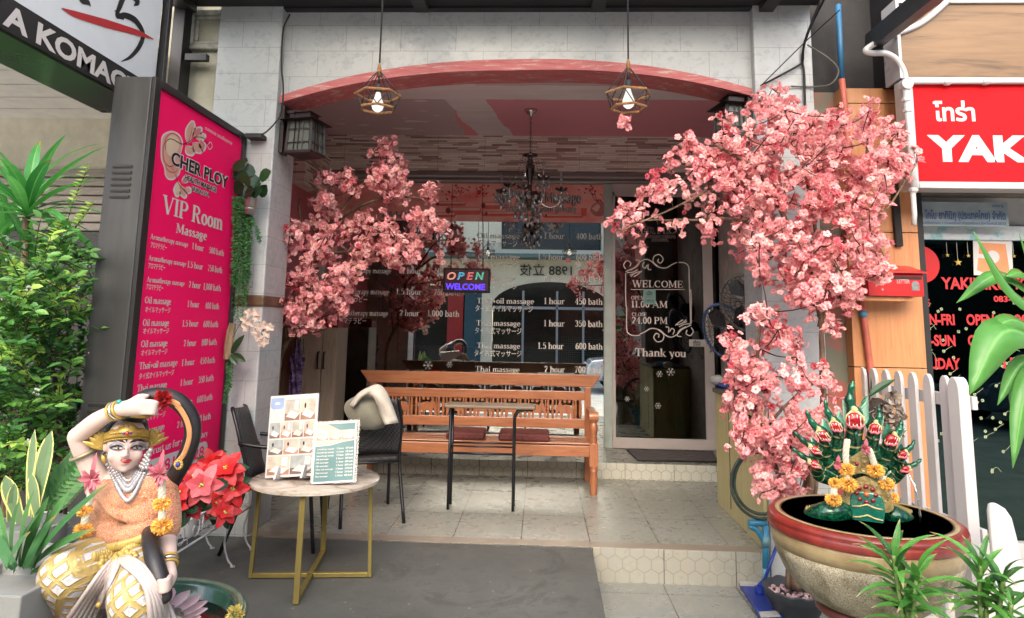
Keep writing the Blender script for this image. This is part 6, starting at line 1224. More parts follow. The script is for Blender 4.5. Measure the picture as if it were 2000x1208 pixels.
crown(rt_, [(A, 5, 0), (A2, 5, -.12), (A3, .4, .1), (B_, 2.6, -.1), (B2, 1.2, -.15)], L, 700, TY-.1, 31, .0265, FY-.06, .06, (6, 11))
lt_ = thing('blossom_tree', 'artificial pink cherry blossom tree leaning out from behind the left pillar', 'tree', at(536, 900, 5.72), 'artificial cherry blossom trees at the porch')
LY = 5.75
L = [limb([(532,900),(538,790),(546,700),(572,640),(590,560),(604,500),(640,450)], LY+.05, LY), limb([(600,520),(588,440),(584,400),(590,385)], LY, LY-.05), limb([(640,450),(690,410),(760,385),(850,390)], LY, LY-.1), limb([(640,450),(690,380),(740,330),(765,285)], LY, LY+.05), limb([(604,500),(680,490),(780,470),(880,470)], LY, LY-.1), limb([(575,630),(610,650),(640,640)], LY, LY-.1), limb([(600,530),(640,560),(680,550)], LY-.02, LY-.1), limb([(560,660),(545,560),(545,500)], LY, LY-.1), limb([(640,440),(640,390),(660,345)], LY, LY)]
b = MB(); rad = [.034, .016, .017, .013, .014, .01, .01, .012, .009]
for P, r in zip(L, rad): b.tube([p+jit(.004) for p in P], [r*(1-.6*i/len(P)) for i in range(len(P))], 8)
b.build('trunk', m_bark, lt_, smooth=True)
C1 = [(618,400),(622,350),(660,332),(700,328),(745,278),(776,284),(782,345),(850,362),(846,392),(770,395),(700,372),(640,425)]
C2 = [(540,500),(575,440),(640,430),(740,412),(850,420),(884,450),(880,490),(838,520),(760,518),(700,532),(682,590),(640,636),(600,652),(560,640),(550,600),(575,560),(530,540)]
C3 = [(548,560),(600,555),(680,540),(672,600),(630,640),(570,640)]
crown(lt_, [(C1, 1.4, -.05), (C2, 3, -.12), (C3, .7, -.12)], L, 330, LY-.05, 47, .031, 7.5, .13, (6, 10), .085)
for k, (x, y, Y, s_, lb_) in enumerate(((1219, 241, 3.75, .03, 'small pink blossom sprig hanging under the right pendant lamp'),)):
    t = thing('blossom_sprig', lb_, 'flower', at(x, y, Y)); random.seed(3); b = MB(); c = at(x, y, Y)
    for i in range(9): blossom(b, c+jit(.025), rdir()-V((0,.5,.2)), s_, random.random()*.6)
    b.build('bloom', m_bloss, t); b = MB(); q = at(1222, 190, Y); b.tube(bez([q-V((0,0,.12)), c+V((.005,0,.05)), c], 4), .0022, 4); b.build('stem', m_twig, t)
# pot of the right tree
t = thing('plant_pot', 'dark grey plastic pot with a frilled rim at the foot of the blossom tree', 'plant pot', gz(1555, 1200, 0)); c = gz(1556, 1204, .006); n_ = 40; b = MB(); vs = []; zt = at(1556, 1150, c.y).z
for r, z, w_ in ((.115,0,0),(.165,zt-.06,0),(.172,zt-.055,0),(.182,zt-.01,1),(.186,zt+.004,1),(.172,zt,.6),(.155,zt-.05,0),(0,zt-.055,0)):
    for k in range(n_): a = 2*math.pi*k/n_; q = r*(1+.025*w_*math.sin(12*a)); vs.append((c.x+q*math.cos(a), c.y+q*math.sin(a), c.z+z-w_*.006*math.cos(12*a)))
b.add(vs, [(i*n_+k, i*n_+(k+1) % n_, (i+1)*n_+(k+1) % n_, (i+1)*n_+k) for i in range(7) for k in range(n_)]); b.build('pot', PM('grey_plastic_pot', srgb(70,74,80), .5, var=.15), t, smooth=True)
b = MB(); random.seed(8)
for i in range(110): a = random.random()*6.28; r = .15*math.sqrt(random.random()); b.ell((c.x+r*math.cos(a), c.y+r*math.sin(a), c.z+zt-.04+random.random()*.01), (random.uniform(.008,.016), random.uniform(.008,.014), .008), 6)
b.build('pebbles', PM('pink_white_pebbles', srgb(226,206,200), .6, col2=srgb(206,150,156), scale=40), t)
# ------------------------------------------------------------------ greenery on the left
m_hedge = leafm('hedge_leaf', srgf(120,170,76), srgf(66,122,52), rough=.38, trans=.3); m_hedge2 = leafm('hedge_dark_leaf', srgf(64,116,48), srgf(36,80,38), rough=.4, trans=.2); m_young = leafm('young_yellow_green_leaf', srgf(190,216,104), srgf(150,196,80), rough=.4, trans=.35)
hd = thing('hedge_bush', 'dense small-leaved green bush with tiny white flowers behind the statue', 'bush', (-2.9, 3.7, 0))
P = [(-40,520),(30,515),(70,560),(115,520),(150,470),(190,500),(200,560),(192,680),(182,820),(165,930),(120,980),(40,940),(-40,930)]
random.seed(17); b = MB(); st = MB(); wf = MB(); cnt = 0
while cnt < 620:
    x, y = random.uniform(-40, 205), random.uniform(470, 980)
    if not inpoly(x, y, P): continue
    Y = random.uniform(3.25, 4.5); c = at(x, y, Y)
    if c.x > SX-.26: 
        c.x = SX-.27-random.random()*.1
        if Y < 3.5 : pass
    cnt += 1; d = V((random.uniform(-.9,.9), random.uniform(-1,.2), random.uniform(-.1,.9))).normalized(); L_ = random.uniform(.12, .22); tip = c+d*L_
    st.tube([c-d*.06, c+d*L_*.5+jit(.006), tip], [.0025,.002,.001], 4); young = random.random(); mi = 2 if (young < .12) else (1 if Y > 3.9 or young > .75 else 0)  # dark green at random, and for deeper leaves as painted inner shade
    for i in range(8):
        t_ = i/7; p = c+d*L_*t_; s_ = 1 if i % 2 else -1; x_, y_, _ = frame_of(d); ld = (d*.5+x_*s_*(.8)+y_*random.uniform(-.6,.6)+V((0,-.15,.1))).normalized()
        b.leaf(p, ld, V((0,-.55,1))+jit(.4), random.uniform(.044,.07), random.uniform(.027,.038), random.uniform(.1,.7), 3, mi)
    if random.random() < .07:
        for i in range(6): wf.ell(tip+jit(.018), .006, 5)
for i in range(9):
    x = random.uniform(-30, 180); p0 = at(x, 960, 3.9); st.tube(bez([V((min(p0.x, -2.5), p0.y, 0)), at(x+random.uniform(-20,20), 800, 3.9)+V((-.1,0,0)), at(x+random.uniform(-50,10), 600, 3.95)+V((-.1,0,0))], 5), .012, 5)
for (x0, y0, x1, y1) in ((150,520,196,330),(160,510,205,400),(120,560,150,430)):
    q = bez([at(x0,y0,4.0)+V((-.1,0,0)), at((x0+x1)/2-8,(y0+y1)/2,4.0)+V((-.1,0,0)), at(x1,y1,3.95)+V((-.08,0,0))], 12); st.tube(q, .003, 4)
    for i, p in enumerate(q):
        for s_ in (-1, 1): b.leaf(p, V((s_*.8, -.4, .5))+jit(.3), V((0,-.6,1)), .045, .022, .4, 3, 2 if i > len(q)*.6 else 0)
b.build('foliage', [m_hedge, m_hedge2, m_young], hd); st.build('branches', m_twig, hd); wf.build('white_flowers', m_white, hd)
m_drac = leafm('dracaena_leaf', srgf(104,182,92), srgf(62,136,68), mid=srgf(140,200,112), rough=.3, trans=.3, spots=True)
dc = thing('dracaena', 'tall dracaena with broad strap leaves fanning out above the green bush', 'plant', (-2.9, 4.2, 0)); random.seed(23)
b = MB(); st = MB()
for (cx_, cy_, n_, Y, sc_) in ((52, 425, 30, 4.15, 1.0), (58, 520, 18, 4.3, .8), (10, 470, 14, 4.4, .8)):
    c = at(cx_, cy_, Y); st.tube(bez([V((c.x-.02, c.y+.05, 0)), c+V((.01,.03,-.6)), c], 5), .022, 7)
    for i in range(n_):
        a = i*2.4; el = lerp(-.05, 1.35, (i/n_)); d = V((math.cos(a)*math.cos(el), math.sin(a)*math.cos(el)*.8-.15, math.sin(el))); L_ = random.uniform(.46, .66)*sc_
        b.leaf(c+V((0,0,.06*i/n_)), d, V((0,-.2,1)), L_, random.uniform(.07,.095)*sc_, random.uniform(.35,1.2), 7, 0, .12, shape=lambda t: max(.02, min(1, (.35+1.6*t)))*(1-t**3.2)*.98 if t < 1 else 0)
b.build('foliage', m_drac, dc); st.build('stem', m_bark, dc, smooth=True)
# grey-white planter with strap leaves, snake plant
m_snake = leafm('snake_plant_leaf', srgf(84,114,80), srgf(120,146,106), edge=srgf(214,214,130), rough=.4, trans=.1); m_strap = leafm('strap_leaf', srgf(92,146,78), srgf(56,108,58), rough=.5, trans=.25, spots=True)
m_pot = PM('pale_concrete_planter', srgb(160,162,158), .8, var=.15, scale=5, bump=.2)
sp = thing('snake_plant', 'upright yellow-edged snake plant leaves in front of the green bush', 'plant', at(70, 1040, 3.05)); b = MB()
for (x0, y0, x1, y1, w_) in ((66,1010,97,842,.085),(58,1010,63,840,.05),(40,1020,9,930,.07),(75,1015,60,925,.06),(20,1020,28,945,.05)):
    p0, p1 = at(x0, y0, 3.05), at(x1, y1, 3.0); d = p1-p0; b.leaf(p0, d, V((random.uniform(-.3,.3),-1,.1)), d.length, w_, .08, 8, 0, .12, shape=lambda t: (.55+.75*t)*(1-t**5) if t < .98 else .01, twist=random.uniform(-.3,.3))
b.build('foliage', m_snake, sp); b = MB(); q = at(52, 1030, 3.05); b.lathe([(.12,-.5),(.15,-.02),(.155,.02),(.14,.02),(.13,-.02),(0,-.03)], q, 24); b.build('pot', m_pot, sp, angle=40)
sb = thing('strap_plant', 'leafy strap-leaved plant in a square pale concrete planter', 'plant', at(20, 1208, 2.55)); b = MB(); random.seed(41)
for (x0, y0, x1, y1, w_, cu) in ((60,1110,168,962,.05,.5),(55,1110,120,968,.06,.3),(45,1110,80,985,.065,.2),(40,1110,45,975,.07,.2),(30,1110,5,1005,.06,.3),(30,1110,-30,1050,.06,.5),(60,1115,130,1060,.055,.6),(50,1110,98,1010,.06,.4),(20,1110,-20,985,.06,.3),(60,1120,120,1108,.04,.5),(30,1115,45,1020,.07,.3),(65,1110,90,1040,.06,.2),(15,1110,40,1050,.06,.3)):
    p0, p1 = at(x0, y0, 2.62+random.uniform(-.08,.08)), at(x1, y1, 2.55+random.uniform(-.15,.12)); d = p1-p0; b.leaf(p0, d+V((0,0,d.length*cu*.35)), V((random.uniform(-.2,.2),-.8,.7)), d.length*1.06, w_*.82, cu, 8, 0, .16, shape=lambda t: (.5+.9*t)*(1-t**3) if t < .98 else .01)
b.build('foliage', m_strap, sb)
b = MB(); c = at(18, 1165, 2.6); w0, w1, zt = .13, .165, at(30, 1128, 2.6).z
for (r0, z0, r1, z1) in ((w0, zt-.42, w1, zt),): b.add([(c.x+sx*r0, c.y+sy*r0, z0) for sx, sy in ((-1,-1),(1,-1),(1,1),(-1,1))]+[(c.x+sx*r1, c.y+sy*r1, z1) for sx, sy in ((-1,-1),(1,-1),(1,1),(-1,1))]+[(c.x+sx*(r1-.02), c.y+sy*(r1-.02), z1) for sx, sy in ((-1,-1),(1,-1),(1,1),(-1,1))]+[(c.x+sx*(r1-.03), c.y+sy*(r1-.03), z1-.04) for sx, sy in ((-1,-1),(1,-1),(1,1),(-1,1))], [(0,3,2,1),(0,1,5,4),(1,2,6,5),(2,3,7,6),(3,0,4,7),(4,5,9,8),(5,6,10,9),(6,7,11,10),(7,4,8,11),(8,9,13,12),(9,10,14,13),(10,11,15,14),(11,8,12,15),(12,13,14,15)])
b.build('planter', m_pot, sb, bevel=.006)
zp = thing('fern_plant', 'ribbed bright green fern leaf showing between statue arm and snake plant', 'plant', at(130, 1000, 3.1)); b = MB()
for (x0, y0, x1, y1) in ((98,965,150,905),(100,985,140,940)):
    p0, p1 = at(x0,y0,3.1), at(x1,y1,3.1)
    for i in range(9):
        q = p0.lerp(p1, i/8); dd = (p1-p0).normalized()
        for s_ in (-1, 1): b.leaf(q, dd*.7+V((-dd.z, 0, dd.x))*s_, V((0,-1,.1)), .075, .045, .2, 3)
b.tube([at(80,1060,3.12), at(98,985,3.1), at(140,930,3.1)], .004, 5); b.build('foliage', m_strap, zp)
for (x, y, Y, r, h, nm, lb_) in ((152, 1062, 3.1, .15, .34, 'stone_pot', 'round grey concrete pot with a heavy rim behind the statue knee'),):
    t = thing(nm, lb_, 'plant pot', at(x, y, Y)); b = MB(); c = at(x, 1050, Y); b.lathe([(.11,-.5),(.165,-.08),(.17,-.07),(.17,.0),(.16,.015),(.135,.015),(.125,-.05),(0,-.06)], c, 36); b.build('pot', m_pot, t, angle=35); b = MB(); b.lathe([(0,-.045),(.12,-.045),(.12,-.05)], c, 24); b.build('soil', m_dark, t)
# ------------------------------------------------------------------ things hung by the left pillar
HYp = 4.72
m_euc = leafm('dark_round_leaf', srgf(40,82,46), srgb(30,62,40), rough=.3, trans=.1, tip=None)
eu = thing('hanging_plant', 'dark round-leaved plant in a small silver bucket hung beside the pink sign', 'plant', at(490, 420, HYp)); random.seed(2); b = MB(); st = MB(); c = at(490, 388, HYp)
for (x, y, r) in ((462,322,20),(478,330,18),(490,336,20),(512,346,20),(470,345,18),(480,358,22),(500,360,24),(462,372,20),(482,378,20),(512,378,18),(455,340,14),(497,378,18),(520,352,14),(474,316,14)):
    q = at(x, y, HYp-random.uniform(-.04,.06)); st.tube(bez([c, c.lerp(q, .5)+V((0,0,.03)), q], 4), .002, 4); d = V((random.uniform(-.6,.6), -.3, random.uniform(-.3,.8))); b.leaf(q-d.normalized()*.03, d, V((random.uniform(-.3,.3),-1,.3)), r*.0056, r*.0050, .3, 4, 0, .05, shape=lambda t: math.sin(math.pi*min(1,t*.96+.03))**.55)
b.build('foliage', m_euc, eu); st.build('stem', m_twig, eu); b = MB(); b.lathe([(.034,-.115),(.044,0),(.047,.002),(.043,.002),(.036,-.06),(0,-.065)], c, 20); b.lathe([(.0385,-.075),(.0395,-.07),(.0405,-.07),(.04,-.08)], c, 20); b.build('bucket', PM('silver_bucket', srgb(206,206,204), .28, .7, var=.1), eu, smooth=True); b = MB(); b.tube([c+V((0,0,.12)), at(476,300,HYp), at(468,262,HYp)], .0025, 4); b.build('wire', m_blackm, eu)
vn = thing('hanging_vine', 'curtain of fine trailing artificial green vine hanging beside the pink sign', 'plant', at(470, 400, HYp+.03)); random.seed(6); b = MB(); st = MB(); m_vine = leafm('vine_sprig', srgf(70,140,66), srgb(38,98,48), rough=.4)
for i in range(20):
    x = random.uniform(453, 488); y1 = random.uniform(520, 575) if i % 4 else random.uniform(585, 650); Yq = HYp+random.uniform(0,.06); x1 = x+random.uniform(-6,5)
    q = bez([at(x, 385, Yq), at((x+x1)/2+random.uniform(-3,3), (385+y1)/2, Yq), at(x1-4, y1, Yq)], 26); st.tube(q[::4], .0018, 3)
    for p in q:
        for k in range(3): b.leaf(p, V((random.uniform(-1,1), random.uniform(-1,.3), random.uniform(-.9,.3))), V((0,-1,.3)), random.uniform(.018,.032), .007, .3, 2)
for (x0, y0, x1, y1) in ((488,420,508,472),(447,700,440,785),(452,690,447,760)):
    q = bez([at(x0,y0,HYp+.02), at((x0+x1)/2+3,(y0+y1)/2,HYp), at(x1,y1,HYp)], 18)
    for p in q:
        for k in range(3): b.leaf(p, V((random.uniform(-1,1), random.uniform(-1,.3), random.uniform(-.9,.3))), V((0,-1,.3)), .025, .007, .3, 2)
b.build('foliage', m_vine, vn); st.build('stem', m_twig, vn)
orc = thing('orchid', 'dried pale orchid spray with dark leaves on a driftwood stick at the left pillar', 'orchid', at(450, 700, HYp)); random.seed(14)
b = MB(); b.tube([at(446,702,HYp)+jit(.004), at(448,675,HYp), at(450,650,HYp)+jit(.003), at(455,632,HYp)], [.03,.033,.028,.024], 7); b.build('driftwood', PM('grey_driftwood', srgb(190,166,130), .9, col2=srgb(130,110,86), scale=30, stretch=(1,1,.2), bump=.6), orc)
b = MB()
for (x0,y0,x1,y1,w_) in ((452,690,474,655,.05),(455,692,478,706,.05),(450,694,462,712,.04),(454,690,466,672,.035)): p0, p1 = at(x0,y0,HYp-.04), at(x1,y1,HYp-.07); b.leaf(p0, p1-p0, (0,-1,.3), (p1-p0).length, w_, .3, 5)
b.build('leaf', m_euc, orc); m_orch = leafm('dry_orchid_petal', srgf(216,200,186), srgb(196,172,160), rough=.7, trans=.2); b = MB(); st = MB(); sp_ = bez([at(455,660,HYp-.02), at(470,632,HYp-.05), at(492,615,HYp-.08), at(512,640,HYp-.1), at(522,668,HYp-.1)], 6); st.tube(sp_, .0025, 4)
for (x, y) in ((478,625),(486,612),(490,632),(502,622),(508,640),(498,648),(516,636),(522,652),(506,660),(518,668),(480,640),(528,640),(500,610),(512,672)):
    c = at(x, y, HYp-.1-random.random()*.04)
    for k in range(5): a = k*1.257+random.random(); b.leaf(c, V((math.cos(a), -.4, math.sin(a))), (0,-1,.1), .034, .026, .5, 3)
b.build('petal', m_orch, orc); st.build('stem', m_twig, orc)
# ------------------------------------------------------------------ poinsettias on the white scroll stand
XS = -1.88; near, far2 = axx(338, 1030, XS), axx(492, 953, XS); zt, zl = (near.z+far2.z)/2, axx(336, 1086, XS).z
sd = thing('plant_stand', 'low white wire plant stand with scrolled sides between statue and table', 'plant stand', (XS, (near.y+far2.y)/2, ramp_z(4)))
y0, y1 = near.y, far2.y; b = MB()
for z in (zt, zl): b.tube([(XS, y0, z), (XS, y1, z)], .006, 6); b.tube([(XS-.26, y0, z), (XS-.26, y1, z)], .006, 6); b.tube([(XS-.26, y0, z), (XS, y0, z)], .006, 6); b.tube([(XS-.26, y1, z), (XS, y1, z)], .006, 6)
for i in range(7): y = lerp(y0, y1, i/6); b.tube([(XS, y, zl), (XS, y, zt)], .004, 5)
for i in range(6):
    yc, zc = lerp(y0, y1, (i+.5)/6), (zt+zl)/2; q = [(XS, yc+r*math.cos(a), zc+r*math.sin(a)) for r, a in [(.008+.0035*k, k*.55) for k in range(14)]]; b.tube(q, .0035, 5)
for i in range(5): x = XS-.26+.26*i/4; b.tube([(x, y0, zl), (x, y1, zl)], .004, 5)
b.build('wire_basket', m_whitem, sd, smooth=True)
for (x, y) in ((XS, y1), (XS, lerp(y0, y1, .72)), (XS-.26, y1), (XS, y0), (XS-.26, y0)):
    b = MB(); zf = ramp_z(y)+.006; b.tube(bez([(x, y, zt), (x-.01, y, zl-.02), (x-.035, y, (zl+zf)*.5), (x-.01, y, zf+.04), (x+.03, y-.01, zf)], 5), .006, 6); b.lathe([(0,0),(.016,0),(.016,.006),(0,.008)], (x+.03, y-.01, zf-.004), 10); b.build('leg', m_whitem, sd, smooth=True)
m_poin = leafm('poinsettia_red', srgf(216,34,40), srgb(184,16,30), rough=.5, trans=.2); m_poin2 = leafm('poinsettia_pink', srgf(236,110,116), srgb(222,80,92), rough=.5, trans=.2); m_pl = leafm('poinsettia_leaf', srgf(40,84,46), srgb(28,60,36), rough=.4, trans=.1)
blooms = [(395,950,46,1,0),(440,915,46,0,1),(372,985,44,0,0),(425,985,42,0,1),(455,955,40,0,1),(415,905,36,0,1),(350,965,36,0,0),(440,1000,32,0,1),(380,930,34,0,0),(346,990,30,0,0),(410,960,30,0,1)]
YP = [3.62, 4.02]; names = ['red and pink poinsettia in the nearer white pot beside the statue', 'red poinsettia in the farther white pot beside the round table']
for j in range(2):
    Yq = YP[j]; cx_ = XS-.14; t = thing('poinsettia', names[j], 'poinsettia', (cx_, Yq, zl), 'poinsettias on the white wire stand'); pot = MB(); b = MB(); lf_ = MB(); st = MB(); random.seed(60+j)
    pot.lathe([(.085,0),(.11,.15),(.118,.155),(.118,.175),(.105,.175),(.1,.13),(0,.125)], (cx_, Yq, zl+.006), 28); pot.build('pot', m_white, t, angle=40); o = V((cx_, Yq, zl+.14))
    for (x, y, r, k, jj) in blooms:
        if jj != j: continue
        c = at(x, y, Yq-.02+random.uniform(-.1,.08)); st.tube(bez([o, o.lerp(c, .6)+V((0,0,-.02)), c], 4), .004, 5); R_ = r*.82*scl(Yq)
        ax1, ay1, ad = frame_of(V((random.uniform(-.5,.6), -1, random.uniform(.1,.9))))
        for lay, nn_ in ((0, 6), (1, 5)):
            for i in range(nn_): a = i*6.283/nn_+lay*.5+random.uniform(-.15,.15); b.leaf(c, (ax1*math.cos(a)+ay1*math.sin(a))*(1-.25*lay)+ad*(.1+.4*lay), ad, R_*random.uniform(.9,1.2)*(1-.3*lay), R_*.6, random.uniform(.2,.6), 5, k, .1)
        for i in range(6): b.ell(c+ad*.012+jit(.008), .005, 5, 2)
        for i in range(5): a = i*1.4+random.random(); lf_.leaf(c-ad*.05, (ax1*math.cos(a)+ay1*math.sin(a))-ad*.2, ad, R_*1.1, R_*.6, .5, 4)
    b.build('bracts', [m_poin, m_poin2, m_young], t); lf_.build('foliage', m_pl, t); st.build('stem', m_twig, t)
# ------------------------------------------------------------------ foreground plants on the right
m_bam = leafm('ribbon_plant_leaf', srgf(96,160,70), srgb(58,118,50), rough=.35, trans=.3, tip=srgb(206,190,140), spots=True)
m_big = leafm('broad_foreground_leaf', srgf(96,158,72), srgf(66,128,54), mid=srgf(128,184,96), rough=.3, trans=.35, spots=True)
def ribbon_plant(name, label, base, tops, seed, Y):
    t = thing(name, label, 'plant', base, 'ribbon plants at the lower right'); random.seed(seed); b = MB(); st = MB()
    for (x, y, n_, sz) in tops:
        p = at(x, y, Y+random.uniform(-.05,.05)); q = bez([V((base.x+random.uniform(-.03,.03), base.y, base.z)), p.lerp(V(base), .4)+jit(.015), p], 8); st.tube(q, .008, 6)
        for i in range(n_):
            k = i/(n_-1); o = q[int(lerp(len(q)*.5, len(q)-1, k))]; a = i*2.4+random.random(); el = lerp(.0, 1.2, k)+random.uniform(-.2,.2); d = V((math.cos(a)*math.cos(el), math.sin(a)*math.cos(el), math.sin(el))); b.leaf(o, d, V((0,-.3,1)), random.uniform(.12,.2)*sz, random.uniform(.022,.034)*sz, random.uniform(.5,1.4), 6, 0, .15, shape=lambda t: (.3+2.2*t if t < .35 else 1.07)*(1-t**2.4) if t < .98 else .01)
    b.build('foliage', m_bam, t); st.build('stem', leafm('green_cane', srgf(120,150,80), srgb(100,130,70)), t, smooth=True)
ribbon_plant('ribbon_plant', 'narrow-leaved green plant with pale leaf tips in front of the fountain bowl', at(1770,1300,2.72), [(1745,1085,22,1.0),(1790,1120,16,1),(1770,1180,14,.9)], 5, 2.72)
ribbon_plant('ribbon_plant', 'narrow-leaved green plant with pale leaf tips beside the white low board', at(1935,1300,2.8), [(1915,1100,22,1.0),(1960,1130,16,1),(1975,1180,12,.9),(1925,1170,14,.9)], 9, 2.8)
bl_ = thing('broad_leaf_plant', 'broad bright green leaves reaching across in front of the restaurant window', 'plant', at(2060, 760, 2.3)); b = MB(); st = MB(); random.seed(33)
hub = at(2050, 650, 2.35)
for (x0, y0, x1, y1, w_, sag, dy) in ((2050,615,1901,452,.075,-.06,0),(2050,600,1868,592,.055,.10,.1),(2040,660,1915,668,.06,.06,-.05),(2030,665,1893,772,.115,.10,-.1),(2040,700,1948,792,.05,.05,0),(2030,700,1978,915,.065,.05,-.05),(2040,590,1965,540,.05,.05,.1),(2030,760,1985,830,.09,.04,.05),(2040,580,1990,455,.05,0,.1)):
    p0, p1 = at(x0, y0, 2.3+dy), at(x1, y1, 2.2+dy); md = (p0+p1)/2+V((0,0,sag)); q = bez([p0, md, p1], 5); wd = [w_*s for s in (.25,.55,.8,.95,1,1,.95,.82,.6,.32,.02)]; vs = []; tt = []
    for i, p in enumerate(q):
        d = (q[min(i+1, len(q)-1)]-q[max(i-1, 0)]).normalized(); sd_ = d.cross(V((.2,-.75,.6))).normalized(); nn = sd_.cross(d); k = i/(len(q)-1)
        vs += [p-sd_*wd[i]/2-nn*wd[i]*.12, p, p+sd_*wd[i]/2-nn*wd[i]*.12]; tt += [(k, .3, -1), (k, .3, 0), (k, .3, 1)]
    b.add(vs, [f for i in range(len(q)-1) for f in ((i*3, i*3+1, i*3+4, i*3+3), (i*3+1, i*3+2, i*3+5, i*3+4))], 0, tt); st.tube([hub, (hub+p0)/2, p0], .006, 5)
b.build('foliage', m_big, bl_, smooth=True, solid=.0012); st.tube([V((hub.x, hub.y, .0)), hub+V((0,0,.1))], .015, 7); st.build('stem', m_bark, bl_, smooth=True)
# ------------------------------------------------------------------ street trees across the road (seen as dark reflections)
random.seed(77)
for i, (x, y, h, r, lb_) in enumerate(((-5.6, -7.5, 4.6, 1.9, 'leafy street tree across the road on the left, seen in the shop glass'), (4.6, -7.2, 4.2, 1.3, 'smaller leafy street tree across the road on the right, seen in the shop glass'), (12.5, -7.6, 5, 2.0, 'leafy street tree across the road opposite the restaurant'))):
    t = thing('street_tree', lb_, 'tree', (x, y, -.12), 'street trees across the road'); b = MB(); b.tube(bez([(x, y, -.12), (x+.1, y, 1.6), (x, y, h-.6)], 5), [.14-.008*k for k in range(11)], 8); b.build('trunk', m_bark, t, smooth=True); b = MB()
    cl = [V((x, y, h))+rdir()*r*random.uniform(.3, .9) for _ in range(16)]
    for k in range(1100): c = random.choice(cl)+rdir()*r*.42*random.random()**.5; b.leaf(c, rdir(), rdir(), .2, .12, .3, 2)
    b.build('crown', m_hedge2, t)
# ------------------------------------------------------------------ painted goddess statue wringing her hair
QY = 2.75
def S(x, y, d=0): return at(x, y, QY+d)
st_ = thing('goddess_statue', 'painted plaster statue of a kneeling goddess wringing her long black hair', 'statue', S(250, 1208))
K = scl(QY)
def chain(b, pts, rs, n=14, m=0):        # overlapping spheres and tapered tube
    P = bez(pts, 5); N = len(P); R_ = [lerp(rs[min(int(i/5), len(rs)-2)], rs[min(int(i/5)+1, len(rs)-1)], (i/5) % 1) if i < N-1 else rs[-1] for i in range(N)]
    b.tube(P, R_, n, m); b.ell(P[0], R_[0], n, m); b.ell(P[-1], R_[-1], n, m)
def remesh(o, vox, sm=4):
    r = o.modifiers.new('r', 'REMESH'); r.mode = 'VOXEL'; r.voxel_size = vox; r.use_smooth_shade = True
    s = o.modifiers.new('s', 'SMOOTH'); s.iterations = sm; s.factor = .5
    return o
yawM = Matrix.Rotation(math.atan2(S(247,870).x, -S(247,870).y)+math.pi, 3, 'Z')      # the head faces the camera
tc = (V((0,0,H))-S(247,870)); tc.z = 0; tc.normalize(); hx_ = V((-tc.y, tc.x, 0)); hm = Matrix((hx_, -tc, V((0,0,1)))).transposed()
body = MB(); HC = S(247, 864, .07)
HS = .875
def hs3(*r): return tuple(q*HS for q in r)
def hp_(x, f, z): return HC+(hx_*x+tc*f+V((0,0,z)))*HS
body.ell(HC+V((0,0,.01)), hs3(.083,.1,.11), 28, 0, hm); body.ell(hp_(0, .022, -.05), hs3(.071,.074,.075), 24, 0, hm); body.ell(hp_(0, .045, -.09), hs3(.04,.042,.035), 18, 0, hm); body.ell(hp_(0, .068, -.106), hs3(.02,.018,.016), 14, 0, hm)
for s in (-1, 1):
    body.ell(hp_(s*.042, .062, -.045), hs3(.03,.022,.032), 14, 0, hm); body.ell(hp_(s*.036, .079, .0), hs3(.02,.012,.009), 12, 0, hm); body.ell(hp_(s*.034, .078, .022), hs3(.026,.012,.007), 12, 0, hm); body.ell(hp_(s*.084, -.005, -.015), hs3(.01,.02,.03), 12, 0, hm); body.ell(hp_(s*.009, .101, -.046), hs3(.009,.009,.008), 10, 0, hm)
body.tube([hp_(0, .085, .012), hp_(0, .096, -.018), hp_(0, .108, -.04), hp_(0, .097, -.052)], [.007,.009,.011,.008], 12); body.ell(hp_(0, .107, -.042), hs3(.012,.012,.01), 12, 0, hm)
body.ell(hp_(0, .092, -.069), hs3(.017,.011,.006), 12, 0, hm); body.ell(hp_(0, .088, -.08), hs3(.015,.012,.0065), 12, 0, hm)
nhead = (len(body.v), len(body.f)); chain(body, [hp_(0, -.01, -.08), S(249,935,.1), S(251,952,.1)], [.048,.046,.055], 18)
body.ell(S(252,985,.1), (.165,.1,.12), 24); body.ell(S(245,1030,.1), (.125,.095,.12), 24); chain(body, [S(195,950,.1), S(250,940,.1), S(312,952,.1)], [.055,.05,.058], 16)
chain(body, [S(192,938,.08), S(170,895,.06), S(152,855,.03)], [.048,.041,.037], 18); chain(body, [S(152,853,.03), S(190,822,.0), S(232,800,-.03)], [.038,.035,.026], 18)
# raised hand: palm, four curled fingers, thumb
chain(body, [S(230,801,-.03), S(252,797,-.045), S(276,795,-.05)], [.028,.032,.034], 14)
for i in range(4):
    y = 786+i*6.6; chain(body, [S(272,y,-.055), S(290,y-1+i*.4,-.085), S(303-i*1.2,y+1,-.085), S(309-i*2,y+3,-.062)], [.0105,.0105,.0098,.008], 10)
chain(body, [S(255,785,-.05), S(272,775,-.06), S(288,774,-.05)], [.012,.011,.009], 10)
